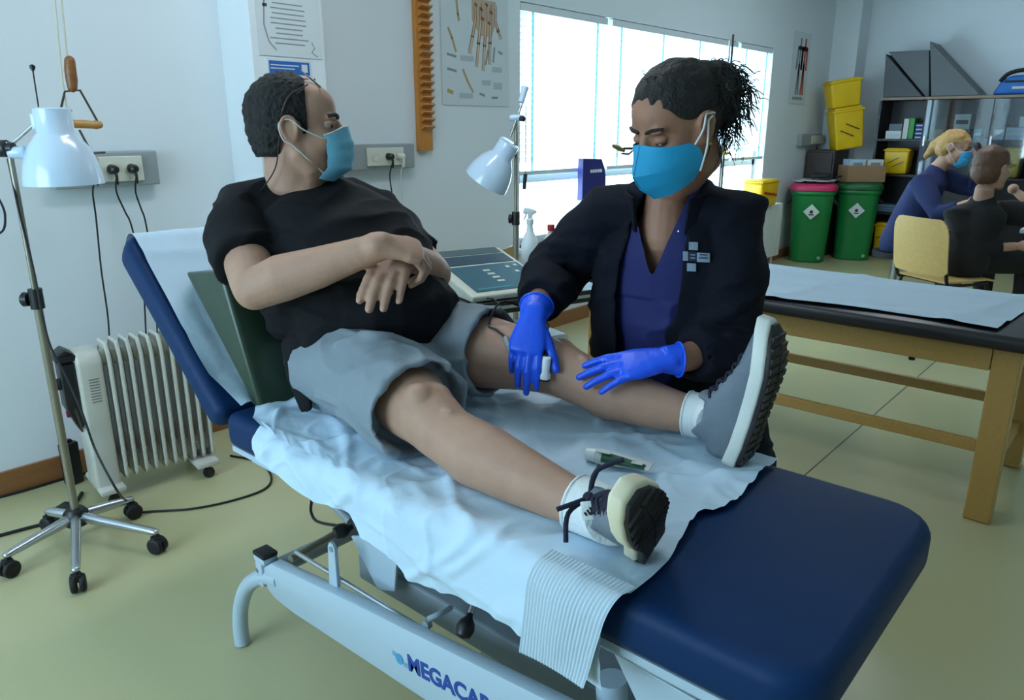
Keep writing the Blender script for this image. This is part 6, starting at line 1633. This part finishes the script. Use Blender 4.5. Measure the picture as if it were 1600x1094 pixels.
for q in range(3):
    p0 = lerp(nLs, nLe, 0.55+0.2*q); jk.tube(spline([p0+RIGHT*0.072-UP*0.01, p0-FWD*0.076+UP*0.01, p0-RIGHT*0.06-FWD*0.04-UP*0.01], 5), 0.009, 8)
def open_front(me):
    bm = bmesh.new(); bm.from_mesh(me); kill = []
    for v in bm.verts:
        d = v.co-mid; s_ = d.dot(side); f_ = d.dot(face); z = d.z
        ax_ = lerp(hipN, mid, (v.co.z-hipN.z)/(mid.z-hipN.z)); f2 = (v.co-ax_).dot(face)
        lo = interp([-0.72, -0.45, -0.30, -0.12, 0.0, 0.06], [-0.095, -0.088, -0.085, -0.085, -0.060, -0.045], z)
        hi = interp([-0.72, -0.45, -0.30, -0.12, 0.0, 0.06], [0.035, 0.035, 0.040, 0.055, 0.055, 0.045], z)
        if f2 > 0.03 and lo < s_ < hi and v.co.z < mid.z+0.10 and (v.co-nRw).length > 0.16 and (v.co-nLw).length > 0.10 and (v.co-nRe).length > 0.085: kill.append(v)
    bmesh.ops.delete(bm, geom=kill, context='VERTS'); smooth_rim(bm); bm.to_mesh(me); bm.free()
    folds(me, 0.011, 6, 6, 13, 5.2); sit(me, 0.458)
    return bake(me, [('SOLIDIFY', dict(thickness=0.005, offset=1))])
JK = fuse(jk, 'jacket', jack_m, NU, 0.006, 5, post=open_front)
# stand-up collar
rows = []
for i in range(7):
    v = i/6; r_ = []
    for j in range(41):
        an = lerp(-2.45, 2.45, j/40)      # 0 = back of the neck
        rx, ry = 0.082+0.012*v, 0.080+0.010*v
        p = mid + Z_*(0.020+0.075*v-0.050*(1-math.cos(an))*0.5) + side*(rx*math.sin(an)) - face*(ry*math.cos(an)-0.020)
        r_.append(p)
    rows.append(r_)
MB().grid(rows).build('collar', jack_m, JK, solid=0.006)
# embroidered cross emblem on the chest
lg = M('grey_blue_embroidery', (132, 150, 168), 0.8, bump=0.3, bscale=300); lgw = M('dark_navy_patch', (30, 36, 60), 0.8)
hit, nrm = cast(1082, 402, JK)
if hit is not None:
    ux = (RIGHT - nrm*RIGHT.dot(nrm)).normalized(); uy = nrm.cross(ux); uy = uy if uy.dot(UP) > 0 else -uy
    ux = (ux*0.99-uy*0.06).normalized(); rm = Matrix((ux, uy, nrm)).transposed(); s_ = 0.020
    for du, dv, sw_, sh_, mt in ((0.06, 1.05, 0.95, 0.85, lg), (-0.72, 0.05, 0.55, 1.0, lg), (1.05, 0.0, 1.35, 1.0, lg), (-0.12, -1.0, 0.95, 0.85, lg), (0.0, 0.05, 0.80, 1.0, lgw)):
        MB().box(hit+ux*du*s_*1.05+uy*dv*s_*1.1+nrm*0.004, (s_*sw_, s_*sh_, 0.002), rm).build('emblem_patch', mt, JK, bevel=0.0006)
    for k_, (du, dv, sw_) in enumerate(((1.05, 0.25, 0.8), (1.05, -0.05, 0.9), (0.0, 0.2, 0.5), (0.0, -0.1, 0.5))):
        MB().box(hit+ux*du*s_*1.05+uy*dv*s_*1.1+nrm*0.0054, (s_*sw_, s_*0.12, 0.001), rm).build('emblem_text', lgw if k_ < 2 else lg, JK, smooth=False)
MB().box(cast(1075, 385, JK)[0] if False else hit+UP*0.055-RIGHT*0.03-FWD*0.002, (0.003, 0.003, 0.003)).build('zip_pull', chrome, JK, smooth=False)
# gloves
g1 = MB()
def leg_depth(x, y, off):
    h = cast(x, y, BODY)[0]
    return ond(x, y, (h-EYE).dot(FWD)-off)
rk = leg_depth(822, 545, 0.0445); rw = ond(833, 496, (rk-EYE).dot(FWD)+0.030); nRw_g = nRw
rn_ = (-FWD*0.8 + UP*0.35 - RIGHT*0.1)
hand(g1, rw, rk, rn_, False, ((20, 22, 12), (23, 24, 12), (26, 26, 14), (32, 28, 16)), (0.70, 0.95, 0.20, 0.30), 0.96, 1.06, 0.05)
g1.loft([rw, lerp(rw, nRw, 0.6), lerp(rw, nRw, 1.15)], [(0.031, 0.024), (0.034, 0.030), (0.038, 0.034)], side=RIGHT, n=18, cap='flat')
G1 = fuse(g1, 'glove', glove_m, NU, 0.0032, 3)
cd_ = (nRw-rw).normalized(); c0 = lerp(rw, nRw, 1.1)
_, a_, b_ = frame(cd_, RIGHT)
MB().tube([c0+a_*0.0385*math.cos(q)+b_*0.0345*math.sin(q) for q in [k_*0.3927 for k_ in range(17)]], 0.0026, 6).build('cuff_roll', glove_m, G1)
g2 = MB()
lk = onx(980, 571, 1.286); lw = onx(1036, 562, 1.335)
ln_ = (UP*0.72 - FWD*0.68)
hand(g2, lw, lk, ln_, True, ((8, 10, 6), (8, 12, 6), (9, 12, 8), (10, 14, 8)), (0.6, 0.8, 0.4, 0.3), 1.0, 1.06, 0.14)
g2.loft([lw, lerp(lw, nLw, 0.7), lerp(lw, nLw, 0.95)], [(0.029, 0.024), (0.033, 0.029), (0.036, 0.032)], side=UP, n=18, cap='flat')
G2 = fuse(g2, 'glove', glove_m, NU, 0.0032, 3)
cd_ = (nLw-lw).normalized(); c0 = lerp(lw, nLw, 0.93); _, a_, b_ = frame(cd_, UP)
MB().tube([c0+a_*0.0365*math.cos(q)+b_*0.0325*math.sin(q) for q in [k_*0.3927 for k_ in range(17)]], 0.0026, 6).build('cuff_roll', glove_m, G2)
# trousers and clogs (mostly hidden by the couch)
tr = MB()
for sg in (-1, 1):
    h_ = hipN + side*0.09*sg; kn = Vector((1.66, 0.92, 0.53)) + side*0.16*sg + face*0.16; ft = kn + Vector((0.10, 0.0, 0)); ft.z = 0.09
    tr.loft([h_, lerp(h_, kn, 0.5), kn], [0.105, 0.096, 0.080], n=18); tr.loft([kn, lerp(kn, ft, 0.4), lerp(kn, ft, 0.95)], [0.080, 0.075, 0.065], n=18)
def sit_edge(me):
    for v in me.vertices:
        if (v.co.xy-Vector((1.78, 0.93))).length < 0.185 and 0.38 < v.co.z < 0.452: v.co.z = 0.452
fuse(tr, 'trousers', scrub_m, NU, 0.008, 3, post=sit_edge)
# stool
ST = thing('stool', (1.78, 0.93, 0), 'round black rolling stool under the nurse', 'stool')
MB().lathe((1.78, 0.93, 0.40), Z_, [(0.02, 0), (0.17, 0.002), (0.18, 0.02), (0.175, 0.05), (0.02, 0.055)], n=32).build('seat', pad_m, ST)
MB().cyl((1.78, 0.93, 0.09), (1.78, 0.93, 0.40), 0.022).build('gas_column', chrome, ST)
star_base(ST, Vector((1.78, 0.93, 0)), [Vector((1.78+0.24*math.cos(q), 0.93+0.24*math.sin(q), 0)) for q in (0.855, 2.112, 3.368, 4.625, 5.882)])
# ultrasound applicator in the gloved hand
us = thing('ultrasound_applicator', onx(846, 588, 1.21), 'small white ultrasound applicator held in the gloved hand on the knee', 'applicator')
hp_ = leg_depth(852, 577, 0.022); axu = (UP*0.5-FWD*0.3+X_*0.1).normalized()
MB().lathe(hp_-axu*0.022, axu, [(0.004, 0), (0.014, 0.001), (0.014, 0.010), (0.010, 0.016), (0.009, 0.05), (0.004, 0.052)], n=20).build('applicator_head', plas, us)
MB().lathe(hp_-axu*0.024, axu, [(0.006, 0), (0.0145, 0.0005), (0.0145, 0.004), (0.006, 0.005)], n=20).build('contact_ring', black_p, us)
MB().tube(spline([hp_+axu*0.03, leg_depth(815, 555, 0.022), leg_depth(796, 545, 0.012), leg_depth(790, 528, 0.007), leg_depth(776, 515, 0.006), leg_depth(764, 506, 0.006), leg_depth(764, 506, 0.0)+Vector((0.05, -0.005, 0.045)), Vector((1.42, 1.13, 0.93)), Vector((1.65, 1.40, 0.80)), cpnt(0.06, -0.07, ZC+0.012), cpnt(0.06, -0.03, ZC+0.014), cpnt(0.06, -0.003, ZC+0.012)], 6), 0.0028, 8).build('applicator_cable', cable_m, us)
MB().loft([leg_depth(790, 528, 0.007), leg_depth(793, 538, 0.009), leg_depth(798, 547, 0.012)], [0.005, 0.007, 0.006], n=10).build('cable_boot', grey_box, us)
gel = M('clear_gel', (214, 200, 186), 0.08, spec=0.8)

# ------------------------------------------------------------------ staff seated in the background
def sitter(root, hips, neck, fdir, Rarm, Larm, knees, head, top_m, skin_mat, seat_z, voxel=0.012):
    b = MB(); head.flesh(b)
    sd = Z_.cross(fdir).normalized()
    b.loft([head.p(-0.02, 0, -0.05), head.p(-0.03, 0, -0.1), neck], [0.055, 0.055, 0.062], n=14)
    for arm in (Rarm, Larm): b.loft(arm[:2], [0.032, 0.034], n=12); b.loft(arm[1:], [0.034, 0.028], n=12); b.ell(arm[2]+(arm[2]-arm[1]).normalized()*0.05, (0.05, 0.035, 0.035))
    b.loft([hips, lerp(hips, neck, .5), neck-Z_*0.06], [(0.12, 0.08), (0.12, 0.08), (0.09, 0.06)], side=sd, n=18)
    B = fuse(b, 'body', skin_mat, root, 0.008, 3)
    t = MB()
    t.loft([hips-Z_*0.04, lerp(hips, neck, .35), lerp(hips, neck, .75), neck-Z_*0.05, neck-Z_*0.005], [(0.19, 0.14), (0.175, 0.135), (0.195, 0.13), (0.175, 0.10), (0.09, 0.07)], side=sd, n=24, k=2.3)
    for arm in (Rarm, Larm):
        t.loft([lerp(neck, arm[0], .5)-Z_*0.03, arm[0], lerp(arm[0], arm[1], .5), arm[1], lerp(arm[1], arm[2], .75)], [0.075, 0.085, 0.075, 0.066, 0.048], n=16, cap='flat')
    T_ = fuse(t, 'top', top_m, root, voxel, 3, post=lambda me: sit(me, seat_z))
    q = MB()
    for kn, ft in knees:
        h_ = hips+(kn-hips).dot(sd)*sd*0.6
        q.loft([h_, lerp(h_, kn, .5), kn], [0.10, 0.09, 0.07], n=14); q.loft([kn, ft], [0.07, 0.05], n=14); q.loft([ft, ft-Z_*0.03+fdir*0.14], [0.045, 0.035], n=10)
    fuse(q, 'trousers', top_m, root, voxel, 3)
    return B
blk = M('black_fabric', (20, 19, 22), 0.85, var=0.15, vscale=6, bump=0.4, bscale=8)
navy2 = M('navy_uniform', (22, 36, 82), 0.85, var=0.15, vscale=6, bump=0.4, bscale=8)
# person in black on the wooden chair
cA = onz(1449, 344, 0.83); chF = (RIGHT*0.62 + Vector((_F.x, _F.y, 0))*0.45).normalized()
CH = thing('wooden_chair', (cA.x, cA.y, 0), 'light wooden chair with black frame in front of the sitter in black', 'chair')
chF2 = Vector((0.85, -0.52, 0)).normalized()
simple_chair(CH, Vector((cA.x, cA.y, 0)), chF2, 0.85, wood('pale_ply', (226, 190, 124), (206, 168, 100), (4, 24, 24)), blk_tube, 0.44, 0.36)
P2 = thing('person', (cA.x+0.3, cA.y-0.15, 0.46), 'person in black seated by the desk seen from behind, short brown hair', 'person')
h2c = onx(1550, 264, 5.80)
H2 = Head(h2c, RIGHT*0.93+Vector((_F.x, _F.y, 0))*0.35, Z_, 1.14); H2.skin = 'skin_pale'
n2 = onx(1535, 316, 5.82); hp2 = Vector((n2.x-0.10, n2.y+0.06, 0.58))
rs2, ls2 = onx(1497, 332, 5.95), onx(1592, 330, 6.1)
B2 = sitter(P2, hp2, n2, chF2, (onx(1494, 336, 5.68), onx(1515, 390, 5.66), onx(1585, 385, 5.72)), (onx(1580, 332, 5.95), onx(1640, 345, 6.1), onx(1592, 303, 6.15)), ((hp2+chF2*0.42+Z_*-0.06+Vector((0, .12, 0)), Vector((hp2.x, hp2.y+.12, 0.07))+chF2*0.45), (hp2+chF2*0.42-Z_*0.06-Vector((0, .12, 0)), Vector((hp2.x, hp2.y-.12, 0.07))+chF2*0.45)), H2, blk, skin_b, 0.461)
H2.brows(B2, hair_dk)
hm = MB(); H2.e(hm, (-0.020, 0, 0.042), (0.104, 0.086, 0.092)); H2.e(hm, (-0.045, 0, -0.010), (0.078, 0.080, 0.080)); 
def cut2(me):
    bm = bmesh.new(); bm.from_mesh(me); kill = []
    for v in bm.verts:
        f, l, u = H2.loc(v.co); v.co += (v.co-H2.c).normalized()*0.006*noise.noise(v.co*25)
        if (f > 0.045 and u < 0.07) or u < -0.085 or (f > -0.005 and u < 0.0): kill.append(v)
    bmesh.ops.delete(bm, geom=kill, context='VERTS'); smooth_rim(bm); bm.to_mesh(me); bm.free()
fuse(hm, 'hair', M('chestnut_hair', (92, 62, 44), 0.55, var=0.4, vscale=40, bump=0.4, bscale=90), P2, 0.006, 2, post=cut2)
# blonde colleague leaning over the desk
P3 = thing('person', onx(1405, 380, 6.6), 'blonde woman in navy uniform and blue mask leaning towards the desk', 'person')
P3.location.z = 0.48; P3.matrix_world = Matrix.Translation(P3.location)
h3c = onx(1492, 232, 6.55)
f3 = (RIGHT*0.62 - Vector((_F.x, _F.y, 0))*0.62 - Z_*0.22)
H3 = Head(h3c, f3, Z_+RIGHT*0.18, 1.02); H3.skin = 'skin_pale'
n3 = onx(1461, 268, 6.55); hp3 = onx(1404, 372, 6.60)
fd3 = Vector((0.2, -1, 0)).normalized()
B3 = sitter(P3, hp3, n3, fd3, (onx(1440, 285, 6.42), onx(1465, 335, 6.30), onx(1510, 318, 6.25)), (onx(1480, 280, 6.7), onx(1530, 300, 6.7), onx(1528, 252, 6.6)), ((hp3+fd3*0.42-Z_*0.02+Vector((-.1, 0, 0)), Vector((hp3.x-.1, hp3.y, 0.07))+fd3*0.4), (hp3+fd3*0.42-Z_*0.02+Vector((.15, 0, 0)), Vector((hp3.x+.15, hp3.y, 0.07))+fd3*0.4)), H3, navy2, skin_b, 0.456)
H3.eyes(B3); H3.brows(B3, M('blonde_brow', (140, 110, 70), 0.6))
surgical(H3, P3, M('sky_blue_mask', (60, 168, 224), 0.7))
hm = MB(); H3.e(hm, (-0.022, 0, 0.042), (0.108, 0.090, 0.094)); H3.e(hm, (-0.05, 0, -0.01), (0.08, 0.085, 0.08))
hm.loft([H3.p(-0.10, 0, 0.03), H3.p(-0.14, 0.02, -0.02), H3.p(-0.17, 0.03, -0.10)], [0.045, 0.045, 0.022], n=14)
def cut3(me):
    bm = bmesh.new(); bm.from_mesh(me); kill = []
    for v in bm.verts:
        f, l, u = H3.loc(v.co); v.co += (v.co-H3.c).normalized()*0.008*noise.noise(v.co*28)
        if f > -0.02 and u < 0.055-0.6*max(0, abs(l)-0.05): kill.append(v)
    bmesh.ops.delete(bm, geom=kill, context='VERTS'); smooth_rim(bm); bm.to_mesh(me); bm.free()
fuse(hm, 'hair', M('blonde_hair', (172, 134, 78), 0.6, var=0.5, vscale=40, bump=0.5, bscale=80), P3, 0.006, 2, post=cut3)
# phone at her ear
ph = thing('telephone', onx(1531, 240, 6.55), 'black telephone handset held against the face of the blonde woman', 'telephone')
MB().loft([onx(1526, 226, 6.52), onx(1531, 238, 6.50), onx(1530, 254, 6.50)], [(0.03, 0.018), (0.022, 0.016), (0.03, 0.018)], side=RIGHT, n=12).build('handset', black_p, ph)
MB().tube([onx(1530, 254, 6.5), onx(1534, 275, 6.5), onx(1540, 300, 6.5)], 0.006, 6).build('cord', black_r, ph)
# their seats and desk
S3 = thing('stool', (hp3.x, hp3.y, 0), 'black stool under the blonde woman', 'stool')
MB().lathe((hp3.x, hp3.y, 0.40), Z_, [(0.02, 0), (0.18, 0.002), (0.18, 0.05), (0.02, 0.055)], n=24).build('seat', pad_m, S3)
MB().cyl((hp3.x, hp3.y, 0.02), (hp3.x, hp3.y, 0.40), 0.03).lathe((hp3.x, hp3.y, 0.001), Z_, [(0.02, 0), (0.2, 0.001), (0.2, 0.015), (0.03, 0.03)], n=24).build('pedestal', chrome, S3)
dk0 = onx(1590, 345, 6.35)
DK = thing('desk', (6.7, 0.55, 0), 'white desk where the seated staff work', 'desk')
MB().box2((6.25, -0.6, 0.70), (7.0, 0.82, 0.73)).build('desk_top', whc, DK, smooth=False, bevel=0.004)
for xx in (6.29, 6.95):
    for yy in (-0.55, 0.76): MB().box2((xx, yy, 0.001), (xx+0.04, yy+0.04, 0.699)).build('leg', blk_tube, DK, smooth=False)
PP = thing('paper_pile', (6.45, 0.6, 0.73), 'white sheets of paper lying on the desk', 'papers')
for k_ in range(3): MB().box((6.42+0.02*k_, 0.58-0.015*k_, 0.7325+0.002*k_), (0.21, 0.297, 0.0018), Matrix.Rotation(0.2*k_, 3, 'Z')).build('page', paper_w, PP, smooth=False)

# ------------------------------------------------------------------ the couch paper gives way under what lies on it
_dn = []
for o in [c for c in PM.children if c.type == 'MESH'] + [g for c in PM.children for g in c.children] + list(WG.children) + list(TU.children):
    if o.type == 'MESH' and o.name.split('.')[0] in ('body', 'shorts', 't_shirt', 'sock', 'cuff', 'shoe', 'midsole', 'outsole', 'tread', 'cushion_cover', 'tube_body', 'cap', 'shirt_tail'):
        _dn.append(BVHTree.FromPolygons([o.matrix_world @ v.co for v in o.data.vertices], [tuple(p.vertices) for p in o.data.polygons]))
for v in SHEET.data.vertices:
    if v.co.x > BX0+0.006 and v.co.z > ZB:
        low = v.co.z
        for t in _dn:
            h = t.ray_cast(Vector((v.co.x, v.co.y, ZB-0.03)), Z_, 0.12)
            if h[0] is not None and h[0].z-0.0006 < low: low = h[0].z-0.0006
        v.co.z = max(ZB+0.0012, low)
SHEET.data.update()
_wt = [BVHTree.FromPolygons([o.matrix_world @ v.co for v in o.data.vertices], [tuple(p.vertices) for p in o.data.polygons]) for o in WG.children]
for v in BPAPER.data.vertices:
    if v.co.z < ZB+0.06 and v.co.y < 1.66:
        h = _wt[0].ray_cast(Vector((v.co.x, v.co.y, ZB-0.03)), Z_, 0.12)
        if h[0] is not None: v.co.z = min(v.co.z, max(ZB+0.002, h[0].z-0.0006))
BPAPER.data.update()
